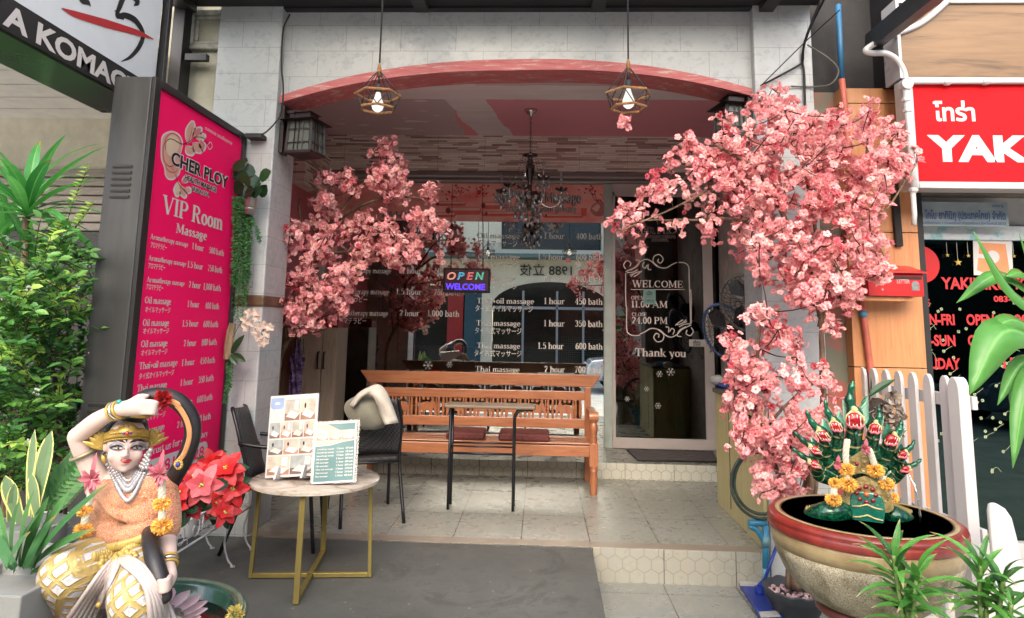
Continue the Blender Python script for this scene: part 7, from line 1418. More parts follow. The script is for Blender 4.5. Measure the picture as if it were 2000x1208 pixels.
# lowered arm and hand holding the end of the hair
chain(body, [S(314,958,.08), S(322,1010,.06), S(323,1050,.03)], [.052,.044,.040], 18); chain(body, [S(323,1048,.03), S(327,1080,-.05), S(329,1108,-.12)], [.039,.033,.023], 18); chain(body, [S(329,1108,-.12), S(329,1125,-.16), S(326,1138,-.18)], [.025,.03,.026], 14)
for i in range(4):
    y = 1126+i*6.5; chain(body, [S(332,y,-.19), S(328-i*.5,y+7,-.235), S(316,y+10,-.245), S(309,y+8,-.225)], [.0098,.0098,.009,.0078], 10)
chain(body, [S(320,1120,-.17), S(311,1131,-.215), S(311,1142,-.235)], [.011,.010,.008], 10)
bvh = BVHTree.FromPolygons([V(p) for p in body.v], body.f)
ntorso = BVHTree.FromPolygons([V(p) for p in body.v[nhead[0]:]], [tuple(i-nhead[0] for i in f) for f in body.f[nhead[1]:]])
m_skin = PM('pale_painted_skin', srgb(250,222,210,.55), .42, var=.05, scale=6, bump=.02)
bodyo = remesh(body.build('body', m_skin, st_), .0042, 5)
def onface(x, y, off, tree=bvh, dflt=.0):
    o = V((0,0,H)); d = ray(x, y).normalized(); h = tree.ray_cast(o, d)
    return (h[0]-d*off, h[1]) if h[0] else (S(x, y, dflt), -d)
def decal(b, pts, off, m=0, n=3):
    q = spl(pts, n); cx_, cy_ = sum(p[0] for p in q)/len(q), sum(p[1] for p in q)/len(q); vs = []
    for k in (1, .66, .33): vs += [onface(cx_+(x-cx_)*k, cy_+(y-cy_)*k, off)[0] for x, y in q]
    vs.append(onface(cx_, cy_, off)[0]); N = len(q); fs = []
    for r in range(2): fs += [(r*N+i, r*N+(i+1) % N, (r+1)*N+(i+1) % N, (r+1)*N+i) for i in range(N)]
    fs += [(2*N+i, 2*N+(i+1) % N, 3*N) for i in range(N)]; b.add(vs, fs, m)
b = MB()
for s, ex in ((1, 267), (-1, 231)):
    X = lambda dx: ex+s*dx
    decal(b, [(X(-13),875),(X(-8),867),(X(2),864),(X(13),867),(X(19),873),(X(12),880),(X(0),881),(X(-8),879)], .0024, 4); decal(b, [(X(-12),875.5),(X(-6),871),(X(2),869),(X(10),871),(X(17),875),(X(8),879),(X(-4),879)], .0030, 0); decal(b, [(X(-9),876),(X(-4),873.6),(X(3),873),(X(9),874.4),(X(11.5),876),(X(5),877.8),(X(-4),877.8)], .0036, 1)
    decal(b, [(X(-2.6)+.5,875),(X(.3)+.5,872),(X(3.2)+.5,875),(X(.3)+.5,878)], .0042, 2); decal(b, [(X(.0),873.6),(X(1),872.8),(X(1.8),873.6),(X(1),874.4)], .0048, 1)  # the last pale dot is a glint painted on the iris
    decal(b, [(X(-15),866),(X(-8),860),(X(3),857),(X(14),860.5),(X(18),864),(X(12),861.8),(X(3),859.4),(X(-8),862.5)], .003, 0)
    decal(b, [(X(-14),877),(X(-11),875.5),(X(-10),877.5),(X(-12),878.5)], .0036, 3)
decal(b, [(234,899),(240,896.8),(244,897.6),(247,896.8),(249,897.6),(253,896.8),(258,899),(253,900),(247,900.2),(240,900)], .0028, 3); decal(b, [(234.5,899.6),(241,900.6),(247,900.8),(253,900.6),(257.5,899.6),(252,904.6),(246,905.6),(240,904.4)], .0028, 5)
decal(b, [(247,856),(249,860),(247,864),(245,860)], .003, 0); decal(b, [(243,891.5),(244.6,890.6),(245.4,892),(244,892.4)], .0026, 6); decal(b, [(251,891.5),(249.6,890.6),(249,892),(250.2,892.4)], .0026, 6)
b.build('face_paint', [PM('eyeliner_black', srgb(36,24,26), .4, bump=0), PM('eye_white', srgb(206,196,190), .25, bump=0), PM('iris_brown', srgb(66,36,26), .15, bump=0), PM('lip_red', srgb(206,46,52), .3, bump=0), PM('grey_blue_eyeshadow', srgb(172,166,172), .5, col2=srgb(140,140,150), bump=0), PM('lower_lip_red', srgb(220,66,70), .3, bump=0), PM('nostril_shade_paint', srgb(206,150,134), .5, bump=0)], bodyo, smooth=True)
# hair: cap, bun and the long wrung rope
m_hair = PM('glossy_black_hair_paint', srgb(36,33,36), .4, var=.3, scale=18, stretch=(1,1,4), bump=.3)
hr = MB(); hr.ell(hp_(0, -.03, .045), hs3(.09,.09,.092), 24, 0, hm); hr.ell(hp_(0, -.065, -.01), hs3(.085,.055,.1), 20, 0, hm); chain(hr, [hp_(.0, -.03, .1), S(263,806,.06), S(272,790,.03)], [.055,.047,.04], 16)
chain(hr, [S(268,792,.02), S(288,778,.0), S(318,775,.0), S(350,786,.02), S(372,815,.04), S(376,850,.05), S(362,895,.07), S(342,930,.1), S(318,975,.16), S(298,1020,.1), S(293,1050,-.08), S(301,1090,-.17), S(312,1130,-.205), S(321,1164,-.21)], [.036,.036,.035,.034,.033,.033,.033,.034,.034,.03,.03,.032,.032,.028], 16)
hairo = remesh(hr.build('hair', m_hair, st_), .0055, 3)
b = MB(); q = bez([S(335,781,-.02), S(356,793,-.005), S(373,820,.01), S(378,850,.02), S(368,885,.035), S(352,905,.045)], 12)
for i, p in enumerate(q):
    c = p-V((0,.014,0))+V((-.008 if i > 10 else 0,0,0))
    for k in range(5): a = k*1.257; b.ell(c+V((.006*math.cos(a), -.004, .006*math.sin(a))), .005, 6)
b.build('hair_flower_band', PM('orange_paint_flowers', srgb(236,168,110), .5, var=.15), hairo)
b = MB(); c = S(349, 908, .0); x, y, d = frame_of(V((-.2,-1,0)))
for k in range(10): a = k*.628; b.ell(c+(x*math.cos(a)+y*math.sin(a))*.014, .0065, 6, 0)
b.ell(c+d*.004, .010, 8, 1); b.build('hair_jewel', [m_gold, PM('blue_paint_gem', srgb(70,70,170), .2)], hairo)
random.seed(44); b = MB(); c = S(318, 781, -.045)
for i in range(90): d = rdir(); d.y = -abs(d.y); b.leaf(c+d*.012, d, rdir(), random.uniform(.022,.036), .016, .5, 2)
b.build('hair_flower', leafm('red_carnation', srgb(222,44,50), srgb(190,30,40), rough=.6), hairo)
# gold crown, ear wings, ring of the bun
b = MB(); n_ = 36; rows = [[], [], []]
for i in range(n_+1):
    a = R(-82+164*i/n_); t = i/n_*2-1; pk = .022*max(0, 1-abs(t)*3.2)+.010*(1-abs(t))+.006*abs(math.sin(t*9)); base = hp_(.092*math.sin(a), -.018+.112*math.cos(a), .035-.03*t*t)
    rows[0].append(base); rows[1].append(base+V((0,0,.017))+tc*.004); rows[2].append(base+V((0,0,.022+pk))-tc*.012)
shell(b, rows); crowno = b.build('crown', m_gold, st_, smooth=True, solid=.008)
b = MB()
for i in range(0, n_+1): b.ell(rows[0][i]+tc*.004-V((0,0,.004)), .0042, 6)
for i in range(0, n_+1): b.ell(rows[1][i]+tc*.005+V((0,0,.002)), .003, 5)
b.build('crown_beads', PM('antique_gold', srgb(196,160,80), .35, .6), crowno)
gem = lambda col, p, r, nm: (lambda bb: (bb.ell(p, r, 12), bb.build(nm, PM('gem', srgb(*col), .15, coat=.6), crowno if nm[:5] == 'crown' else (hairo if nm[:3] == 'bun' else st_), smooth=True)))(MB())
gem((206,40,36), rows[1][18]+tc*.008, .0085, 'crown_gem'); gem((60,66,170), rows[1][16]+tc*.007, .005, 'crown_gem'); gem((60,66,170), rows[1][20]+tc*.007, .005, 'crown_gem'); gem((80,90,180), rows[2][18]+tc*.006-V((0,0,.014)), .006, 'crown_gem')
for s in (-1, 1):
    b = MB(); o = hp_(s*.088, -.0, -.005)
    for k in range(5): a = R(20+k*13); d = hx_*s*math.cos(a)*.8+V((0,0,1))*math.sin(a)-tc*.2; b.leaf(o+V((0,0,-.02+.006*k)), d, tc, .085-.008*k, .02, -.3, 4)
    b.tube([o+V((0,0,-.035)), hp_(s*.086,.01,-.06), hp_(s*.078,.02,-.085)], [.006,.008,.003], 8); b.build('ear_ornament', m_gold, st_, smooth=True, solid=.004); gem((50,40,60), o+tc*.022+V((0,0,-.03)), .007, 'earring')
b = MB(); c = S(268, 808, .03); x, y, d = frame_of(V((.12,0,1))); b.ring(c, .049, .010, x, y, 28, 8); bunr = b.build('bun_ring', m_gold, hairo, smooth=True); q = c-V((0,.056,0)); gem((30,160,130), q, .009, 'bun_gem'); gem((70,70,160), q+V((.022,.006,.002)), .006, 'bun_gem'); gem((70,70,160), q+V((-.022,.006,.002)), .006, 'bun_gem')
# bracelets
def bangle(c, ax, R0, r, m, nm): b = MB(); x, y, d = frame_of(ax); b.ring(c, R0, r, x, y, 28, 7); b.build(nm, m, bodyo, smooth=True)
bangle(S(165,885,.055), S(152,855,.03)-S(192,938,.08), .05, .0075, PM('antique_silver_gold', srgb(186,178,140), .35, .5), 'armband')
for k in range(3): bangle(S(222+k*6,804.5-k*2,-.025-k*.003), S(232,800,-.03)-S(190,822,0), .034, .0055, m_gold if k != 1 else m_chrome, 'bangle')
for k in range(3): bangle(S(328.5,1092+k*6,-.085-k*.012), S(329,1108,-.04)-S(327,1080,0), .031, .005, m_gold if k != 1 else m_chrome, 'bangle')
gem((30,170,150), S(233,786,-.05), .011, 'bracelet_gem')
# net shawl
m_shawl = None
def shawl_mat():
    n = NT('peach_and_gold_lace_shawl'); c = n.coord(); d = n.noise(c, 10, 3); w_ = n.n('TexWave', {'Vector': n.coord((1,1,2.2), rot=(0, .5, 0)), 'Scale': 34, 'Distortion': 14, 'Detail': 3, 'Detail Scale': 2.2}); v = n.noise(c, 75, 4, .7, 2.0)
    f = n.math('MULTIPLY', n.ramp(w_.outputs[1], [(.5, 0), (.64, 1)]), n.ramp(v.outputs[0], [(.36, 0), (.46, 1)])); k = n.mix(n.ramp(d.outputs[0], [(.4, 0), (.6, 1)]), srgb(244,146,112), srgb(220,112,84)); k = n.mix(n.ramp(v.outputs[0], [(.3, .6), (.42, 0)]), k, srgb(150,84,56)); k = n.mix(n.math('MULTIPLY', f, .9), k, srgb(246,216,150))
    h = n.math('ADD', f, n.math('MULTIPLY', v.outputs[0], .7)); return n.out(k, n.ramp(f, [(0, .7), (1, .35)]), 0, h, .7, .006, sheen=.2)
sh = MB()
sh.ell(S(252,985,.09), (.160,.105,.12), 26); sh.ell(S(238,1032,.09), (.122,.105,.10), 24); chain(sh, [S(205,962,.08), S(250,975,.02), S(305,962,.06)], [.062,.06,.066], 16); chain(sh, [S(312,960,.08), S(321,1000,.055), S(322,1030,.03)], [.068,.062,.06], 16)
chain(sh, [S(198,1000,.05), S(196,1040,.03), S(198,1062,.02)], [.05,.045,.03], 12); chain(sh, [S(205,1045,-.0), S(250,1050,-.02), S(295,1030,-.01)], [.045,.05,.04], 12)
random.seed(15)
for i in range(7): a = i/6; chain(sh, [S(185+a*25, 965+a*8, .01), S(235+a*20, 1010+a*6, -.035), S(300+a*14, 985+a*14, -.01)], [.012,.016,.012], 8)
sbvh = BVHTree.FromPolygons([V(p) for p in sh.v], sh.f); remesh(sh.build('shawl', shawl_mat(), st_), .0065, 3)
# pearls
m_pearl = PM('silver_pearl', srgb(206,204,206), .22, .35, var=.08)
for i, (x0, x1, ya, yb, r) in enumerate(((216,284,890,940,.0075),(211,289,884,950,.0085),(206,294,880,958,.010),(208,291,900,978,.0085))):
    b = MB(); pts = []; N = int(26+i*7)
    for k in range(N+1): a = math.pi*k/N; pts.append((lerp(x0, x1, k/N)+math.sin(2*a)*4, ya+(yb-ya)*max(0, math.sin(a))**.85))
    for (x, y) in pts:
        h1 = sbvh.ray_cast(V((0,0,H)), ray(x, y).normalized()); h2 = ntorso.ray_cast(V((0,0,H)), ray(x, y).normalized()); hs_ = [h for h in (h1, h2) if h[0]]
        p = min(hs_, key=lambda h: h[3])[0]-ray(x, y).normalized()*r*.8 if hs_ else S(x, y, .06); b.ell(p, r*random.uniform(.92,1.08), 9)
    b.build('pearl_necklace', m_pearl, st_, smooth=True)
# lozenge trousers, sash, belt
def lozenge():
    n = NT('white_and_gold_lozenge_trousers'); s = n.n('SeparateXYZ', {0: n.coord(loc=(.01, 0, .02))}); nz = n.math('MULTIPLY_ADD', n.noise(n.coord(), 14, 2).outputs[0], .03, -.015); x = n.math('ADD', n.math('MULTIPLY_ADD', s.outputs[1], -.35, s.outputs[0]), nz); z = n.math('ADD', s.outputs[2], nz)
    u = n.math('FRACT', n.math('MULTIPLY', n.math('ADD', n.math('MULTIPLY', x, 1.1), z), 15)); v = n.math('FRACT', n.math('MULTIPLY', n.math('SUBTRACT', n.math('MULTIPLY', x, 1.1), z), 15)); tri = lambda q: n.math('ABSOLUTE', n.math('SUBTRACT', q, .5)); e = n.math('MAXIMUM', tri(u), tri(v))
    g = n.ramp(e, [(.30, 0), (.34, 1)]); k = n.mix(g, n.ramp(e, [(.0, srgb(190,190,196)), (.1, srgb(226,222,224)), (.3, srgb(238,230,228))]), srgb(222,194,120)); h = n.math('SUBTRACT', 1.0, n.math('MULTIPLY', n.ramp(e, [(.22, 0), (.33, 1), (.42, .4)]), -1))
    return n.out(k, .4, n.math('MULTIPLY', g, .3), h, .6, .008)
tr = MB(); tr.ell(S(238,1095,.06), (.15,.13,.10), 24); chain(tr, [S(215,1095,.02), S(170,1108,-.06), S(132,1122,-.13)], [.1,.104,.098], 20); chain(tr, [S(132,1124,-.13), S(142,1165,-.06), S(160,1225,.02)], [.095,.082,.065], 18); chain(tr, [S(268,1108,.02), S(272,1140,-.12), S(268,1168,-.2)], [.105,.104,.098], 20); chain(tr, [S(268,1168,-.2), S(270,1230,-.14), S(275,1300,-.04)], [.098,.085,.06], 18)
tbvh = BVHTree.FromPolygons([V(p) for p in tr.v], tr.f); remesh(tr.build('trousers', lozenge(), st_), .007, 3)
m_sash = PM('cream_white_drape_paint', srgb(222,208,202), .42, var=.06, scale=10, bump=.05)
def drape(rowsL, rowsR, n, amp, nm, off=.012):
    b = MB(); rows = []
    L_, R2 = bez([(x, y, 0) for x, y in rowsL], 6), bez([(x, y, 0) for x, y in rowsR], 6)
    for l, r in zip(L_, R2):
        row = []
        for k in range(n*6+1):
            t = k/(n*6); x, y = lerp(l.x, r.x, t), lerp(l.y, r.y, t); h = tbvh.ray_cast(V((0,0,H)), ray(x, y).normalized()); d = ray(x, y).normalized(); p = h[0] if h[0] else S(x, y, -.1)
            row.append(p-d*(off+amp*abs(math.sin(math.pi*t*n))**.7))
        rows.append(row)
    for i in range(1, len(rows)-1):                     # ease out jumps in depth
        for k in range(len(rows[i])): rows[i][k] = (rows[i-1][k]+rows[i][k]*2+rows[i+1][k])/4
    shell(b, rows); b.build(nm, m_sash, st_, smooth=True, solid=.01)
drape([(222,1088),(196,1115),(160,1165),(118,1225)], [(240,1090),(226,1120),(206,1165),(180,1225)], 6, .012, 'sash'); drape([(232,1092),(240,1105),(268,1128),(285,1160),(292,1225)], [(250,1085),(285,1106),(312,1150),(335,1190),(350,1230)], 6, .012, 'sash')
b = MB(); 
for i in range(26):
    t = i/25; x, y = lerp(186, 300, t), lerp(1074, 1042, t)+5*math.sin(t*3)
    p = sbvh.ray_cast(V((0,0,H)), ray(x, y).normalized())[0] or tbvh.ray_cast(V((0,0,H)), ray(x, y).normalized())[0] or S(x, y, -.03); b.ell(p-V((0,.008,0)), (.013,.011,.017), 8)
    p2 = tbvh.ray_cast(V((0,0,H)), ray(x, y+13).normalized())[0] or S(x, y+13, -.03); b.ell(p2-V((0,.006,0)), (.010,.009,.02), 8)
for (x, y) in ((205,1082),(222,1088),(234,1086),(247,1082),(262,1086),(205,1100),(280,1108),(295,1118),(300,1132),(300,1190),(312,1200),(190,1180),(170,1190),(150,1195)):
    for k in range(6): a = k*1.05; h = tbvh.ray_cast(V((0,0,H)), ray(x+6*math.cos(a), y+6*math.sin(a)).normalized())[0]; b.ell((h or S(x+6*math.cos(a), y+6*math.sin(a), -.1))-V((0,.008,0)), .0115, 8)
b.build('gold_belt', PM('matt_gold_paint', srgb(226,196,110), .42, .25, var=.2, scale=30, bump=.2), st_, smooth=True)
# lotus seat and bowl below
bw = thing('green_bowl', 'glazed dark green water bowl that the statue kneels in', 'bowl', (S(258,1225).x, QY, .0)); c = S(262, 1212, .02); zr = c.z; b = MB()
m_celadon = PM('dark_green_glaze', srgb(70,112,92), .2, col2=srgb(44,80,66), scale=6, coat=.5)
b.lathe([(.2,-.45),(.3,-.3),(.37,-.12),(.385,-.03),(.405,-.02),(.41,.0),(.4,.012),(.365,.012),(.355,.0),(.34,-.08),(0,-.1)], c, 56); b.build('bowl', m_celadon, bw, smooth=True); b = MB(); b.lathe([(0,-.045),(.345,-.045),(.345,-.05),(0,-.05)], c, 40); b.build('water', PM('dark_still_water', srgb(24,28,24), .04), bw)
b = MB(); b.ring(c+V((0,0,.013)), .382, .012, (1,0,0), (0,1,0), 56, 8); b.build('rim', PM('worn_rim_glaze', srgb(120,132,110), .3, col2=srgb(84,112,92), scale=20), bw, smooth=True)
lo = MB(); lg = MB()
for k in range(22): a = k*2*math.pi/22; o = V((c.x-.03+.2*math.cos(a), c.y+.18*math.sin(a), zr-.02)); lo.leaf(o, V((math.cos(a), math.sin(a), .25)), (0,0,1), .1, .075, -.5, 5, shape=lambda t: (.7+.5*t)*(1-t**4) if t < .98 else .02)
lo.build('lotus_petal', leafm('pale_pink_lotus', srgb(226,200,206), srgb(206,170,180), rough=.5, trans=0), st_, smooth=True, solid=.006)
lg.lathe([(.05,-.42),(.19,-.1),(.215,-.03),(.2,.0),(0,.01)], (c.x-.03, c.y, zr-.01), 40); lg.build('lotus_base', m_celadon, st_, smooth=True)
t = thing('marigold', 'pale yellow marigold bud poking up at the bowl rim beside the statue', 'flower', S(459, 1200)); b = MB(); random.seed(1); cc = S(459, 1199, -.1)
for i in range(60): d = rdir(); b.leaf(cc+d*.012, d, rdir(), .024, .014, .4, 2)
b.build('bloom', leafm('pale_marigold', srgb(226,206,120), srgb(206,190,90), rough=.7), t); b = MB(); b.tube([cc, cc+V((-.03,.02,-.06)), cc+V((-.06,.0,-.2))], .004, 5); b.leaf(cc+V((-.03,.02,-.05)), V((-1,-.2,.1)), (0,-.5,1), .09, .03, .4, 4); b.build('stem', m_strap, t)
# garlands hung on the statue's arms
m_mar = leafm('marigold_petal', srgf(250,206,110), srgf(244,186,80), rough=.7, trans=.2); m_budw = PM('white_jasmine_bud', srgb(236,232,206), .6); m_pinkr = leafm('pink_ribbon', srgb(246,120,140), srgb(240,150,164), rough=.5, trans=.3)
def puff(b, c, r, n=260):
    for i in range(n): d = rdir(); d.z *= .75; b.leaf(V(c)+d*r*.55, d+jit(.4), rdir(), r*.48, r*.22, .6, 2)
def garland(label, P, Y_, pufs, bow, grp, buds):
    t = thing('flower_garland', label, 'garland', at(*P[0], Y_), grp); b = MB()
    for (x, y, r) in pufs: puff(b, at(x, y, Y_), r*scl(Y_))
    b.build('marigold', m_mar, t); b = MB(); q = bez([at(x, y, Y_) for x, y in P], 8)
    for i, p in enumerate(q):
        if any(abs(p.z-at(x, y, Y_).z) < r*scl(Y_)*.6 for x, y, r in pufs): continue
        for k in range(4): a = k*1.57+i; b.ell(p+V((.008*math.cos(a), .008*math.sin(a), 0)), (.0065,.0065,.010), 6)
    b.build('buds', m_budw, t); b = MB()
    if bow:
        c = at(bow[0], bow[1], Y_-.01)
        for k in range(16): a = k*.39+.1; b.leaf(c, V((math.cos(a), -.4, math.sin(a)*.9)), rdir(), bow[2]*scl(Y_)*random.uniform(.7,1.15), .022, random.uniform(-.5,.5), 3)
        for s in (0, 1): b.leaf(c, V((.12 if s else .02, -.1, 1 if s else -1)), (0,-1,0), bow[2]*scl(Y_)*(1.9 if s else 1.1), .02, .1, 4)
        b.build('ribbon_bow', m_pinkr, t)
garland('marigold garland with a pink bow on the statue\'s raised-arm side', [(182,940),(178,965),(172,985),(166,1015),(163,1035)], QY-.06, [(164,996,16),(163,1037,19)], (180,935,26), 'marigold garlands hung on the statue', 0)
garland('marigold garland with a pink bow on the statue\'s lowered-arm side', [(316,935),(316,960),(317,985),(316,1010),(316,1028)], QY-.09, [(316,985,17),(316,1028,20)], (312,925,24), 'marigold garlands hung on the statue', 0)
# ------------------------------------------------------------------ fountain bowl with many-headed naga
BC = V((1.487, 3.40, 0)); RZ = .838; KB = .93
fb = thing('fountain_bowl', 'big round stone fountain bowl with a red rim and algae-stained pebbled side', 'fountain', BC)
def pebble():
    n = NT('algae_stained_pebbledash'); c = n.coord(); v = n.noise(c, 170, 3); a = n.noise(n.coord((4,4,.7)), 2.2, 5); b_ = n.noise(c, 4, 5)
    k = n.ramp(v.outputs[0], [(.36, srgb(136,126,100)), (.5, srgb(182,172,144)), (.64, srgb(212,204,180))]); s = n.math('MULTIPLY', n.ramp(a.outputs[0], [(.42, 0), (.62, 1)]), n.ramp(b_.outputs[0], [(.35, .3), (.6, 1)])); k = n.mix(n.math('MULTIPLY', s, .85), k, srgb(88,82,38)); return n.out(k, .8, 0, v.outputs[0], .6, .004)
m_rred = PM('glossy_red_rim_glaze', srgb(158,52,42), .38, col2=srgb(132,42,34), scale=14, coat=.1, lo=.4, hi=.6, bump=.05); m_cream = PM('cream_band_glaze', srgb(196,176,132), .4, col2=srgb(166,142,98), scale=10)
b = MB(); b.lathe([(r_*KB, z_) for r_, z_ in [(.40,RZ-.001),(.425,RZ-.002),(.440,RZ-.010),(.444,RZ-.022),(.438,RZ-.028),(.444,RZ-.034),(.445,RZ-.062),(.434,RZ-.07)]], BC, 72); b.build('rim', m_rred, fb, smooth=True)
b = MB(); b.lathe([(r_*KB, z_) for r_, z_ in [(.34,RZ-.15),(.36,RZ-.08),(.372,RZ-.02),(.378,RZ+.001),(.40,RZ)]], BC, 72); b.build('inner_rim', PM('dark_algae_bowl_inside', srgb(96,62,50), .4, col2=srgb(50,54,34), scale=6), fb, smooth=True)
b = MB(); b.lathe([(r_*KB, z_) for r_, z_ in [(.386,RZ+.0005),(.389,RZ+.003),(.405,RZ+.003),(.408,RZ+.0005)]], BC, 72); b.lathe([(r_*KB, z_) for r_, z_ in [(.434,RZ-.07),(.431,RZ-.08),(.436,RZ-.086),(.431,RZ-.094),(.434,RZ-.102),(.424,RZ-.114),(.424,RZ-.14)]], BC, 72); b.build('cream_band', m_cream, fb, smooth=True)
b = MB(); b.lathe([(r_*KB, z_) for r_, z_ in [(.22,.455),(.26,.475),(.32,.52),(.375,.585),(.41,.655),(.424,RZ-.14)]], BC, 72); b.build('bowl', pebble(), fb, smooth=True)
b = MB(); b.lathe([(r_*KB, z_) for r_, z_ in [(.225,.418),(.236,.425),(.236,.448),(.222,.457)]], BC, 56); b.build('maroon_ring', PM('maroon_ring_glaze', srgb(120,64,56), .4), fb, smooth=True)
b = MB(); b.lathe([(r_*KB, z_) for r_, z_ in [(.30,0),(.30,.03),(.26,.06),(.2,.16),(.175,.3),(.19,.38),(.222,.418)]], BC, 56); b.build('foot', pebble(), fb, smooth=True)
def water_m():
    n = NT('dark_fountain_water'); r = n.noise(n.coord((1,1,1)), 9, 3, dist=1); return n.out(srgb(84,86,62), .06, 0, r.outputs[0], .5, .02)
b = MB(); b.lathe([(r_*KB, z_) for r_, z_ in [(0,RZ-.098),(.352,RZ-.098),(.352,RZ-.104),(0,RZ-.104)]], BC, 56); b.build('water', water_m(), fb)
FYY = 3.38
def N_(x, y, d=0): return at(x, y, FYY+d)
ng = thing('naga_statue', 'glossy green naga serpent statue with nine open red mouths rising from the fountain bowl', 'statue', (BC.x, BC.y, RZ-.05))
def naga_mat():
    n = NT('emerald_metallic_scales'); v = n.n('TexVoronoi', {'Vector': n.coord((1,1,1.2)), 'Scale': 75}); t = n.n('SeparateXYZ', {0: n.attr().outputs['Vector']}); k = n.ramp(v.outputs[0], [(.05, srgb(30,150,100)), (.45, srgb(12,96,66)), (.8, srgb(8,52,40))])
    f = n.math('FRACT', n.math('MULTIPLY', t.outputs[0], 7)); k = n.mix(n.math('MULTIPLY', n.math('LESS_THAN', f, .13), t.outputs[1]), k, srgb(216,206,140)); return n.out(k, .28, .35, v.outputs[0], -.4, .004, coat=.4)
m_naga = naga_mat(); m_nagag = PM('emerald_crest', srgb(18,122,84), .25, .4, col2=srgb(8,70,50), scale=25, stretch=(1,1,.3), bump=.2, coat=.3); m_mouth = PM('wet_red_mouth', srgb(206,26,30), .2, col2=srgb(150,12,20), scale=30); m_fang = PM('white_fang', srgb(240,236,226), .3); m_snout = PM('cream_snout', srgb(232,222,160), .35, col2=srgb(206,180,110), scale=30); m_tong = PM('pink_tongue', srgb(232,120,126), .3)
heads = [((1670,822),(1666,744),1.5,'c'),((1633,834),(1612,780),1.0,'l'),((1608,852),(1575,801),1.05,'l'),((1592,880),(1552,843),.85,'l'),((1591,908),(1549,875),.85,'l'),((1709,838),(1715,793),1.0,'r'),((1742,861),(1760,820),1.1,'r'),((1764,889),(1785,860),.8,'r'),((1769,918),(1798,897),.75,'r')]
toC = (V((0,0,H))-N_(1690,900)); toC.z = 0; toC.normalize(); sX = V((-toC.y, toC.x, 0))
for i, ((mx, my), (tx, ty), k, sd_) in enumerate(heads):
    m_ = N_(mx, my, -.04); tip = N_(tx, ty, .0); base = N_(1690+(mx-1690)*.28, 945, .03); up = (tip-m_).normalized(); s = .026*k
    nk = MB(); P = bez([base, base.lerp(m_, .5)+V(((mx-1690)*.00045, .05, -.015)), m_-toC*.05-up*s*.6, m_-toC*.03+up*s*.4], 6); r0 = .034*(k**.6); nk.tube(P, [r0*lerp(1.05, .72, q/(len(P)-1)) for q in range(len(P))], 14)
    for q in range(len(nk.a)):
        p = V(nk.v[q]); c_ = P[min(q//14, len(P)-1)]; nk.a[q] = (nk.a[q][0], 1.0 if (p-c_).normalized().dot(toC) > .15 else 0.0, 0)
    h0 = m_-toC*.03; nk.ell(h0+up*s*.5, (s*.92, s*1.2, s*1.05), 16, 0)
    hd_ = nk.build('neck', m_naga, ng, smooth=True)
    cr = MB(); sgn = 1 if tx > mx else -1; n1 = bez([h0+up*s*.6, h0.lerp(tip, .5)+sX*(.012*k*sgn), tip-up*.012*k+sX*.004*sgn, tip], 6); cr.tube(n1, [s*lerp(.85, .1, (q/(len(n1)-1))**.8)*(1+.18*math.sin(q*1.3)) for q in range(len(n1))], 10)
    for q in (-2, -1, 0, 1, 2, 3, 4): o = h0+up*s*(q*.35)-toC*.01; cr.leaf(o+sX*(s*.7*-sgn), up*.9-sX*sgn*.5-toC*.3, toC, s*1.7, s*.6, -.3, 4); cr.leaf(o+sX*(s*.7*sgn), up*.9+sX*sgn*.5-toC*.3, toC, s*1.2, s*.5, -.3, 4)
    cr.tube([h0-up*s*.9, h0-up*s*1.9+toC*.005, h0-up*s*2.6], [s*.35, s*.22, .001], 8); cr.build('crest', m_nagag, hd_, smooth=True)
    mo = MB(); f = toC; mo.ell(m_+f*.004, (s*.98, s*.6, s*.98), 16, 0); 
    mo.build('mouth', m_mouth, hd_, smooth=True)
    sn = MB(); sn.tube([m_+f*.01+sX*s*a+up*z*s for a, z in ((-1.0,-.2),(-.85,.55),(-.35,1.0),(.35,1.0),(.85,.55),(1.0,-.2))], [s*.1,s*.14,s*.2,s*.2,s*.14,s*.1], 8); sn.ell(m_+up*s*1.2+f*.004, (s*.42, s*.5, s*.5), 10); sn.build('snout', m_snout, hd_, smooth=True)
    tg = MB(); tg.tube([m_+f*.012+sX*s*a+up*z*s for a, z in ((-.95,-.35),(-.5,-.75),(0,-.62),(.5,-.8),(.95,-.35))], [s*.14,s*.2,s*.24,s*.2,s*.14], 8); tg.build('lower_jaw', m_tong, hd_, smooth=True)
    tt_ = MB()
    for a, z, L_ in ((-.6,.6,.75),(-.25,.75,.45),(.25,.75,.45),(.6,.6,.75),(-.6,-.55,-.5),(-.2,-.6,-.32),(.2,-.6,-.32),(.6,-.55,-.5)): o = m_+f*(s*.6+.003)+sX*s*a+up*s*z; tt_.tube([o, o-up*s*L_+f*.002], [s*.10, s*.015], 6)
    tt_.build('teeth', m_fang, hd_, smooth=True); ey = MB()
b = MB(); b.tube(bez([N_(1640,905,.05), N_(1690,880,.07), N_(1740,905,.05)], 6), .05, 12); b.ell(N_(1690,905,.06), (.12,.04,.1), 18); chain(b, [N_(1690,1020,-.02), N_(1692,970,.0), N_(1690,900,.04)], [.066,.058,.05], 16)
b.build('hood', m_naga, ng, smooth=True)
b = MB(); chain(b, [N_(1660,995,.0), N_(1620,1002,-.06), N_(1588,1008,.02), N_(1610,1000,.14)], [.05,.052,.044,.04], 14); chain(b, [N_(1725,1002,.0), N_(1750,1010,-.05), N_(1772,1018,.04), N_(1745,1008,.15)], [.046,.044,.036,.036], 14); b.build('coil', m_naga, ng, smooth=True)
b = MB()
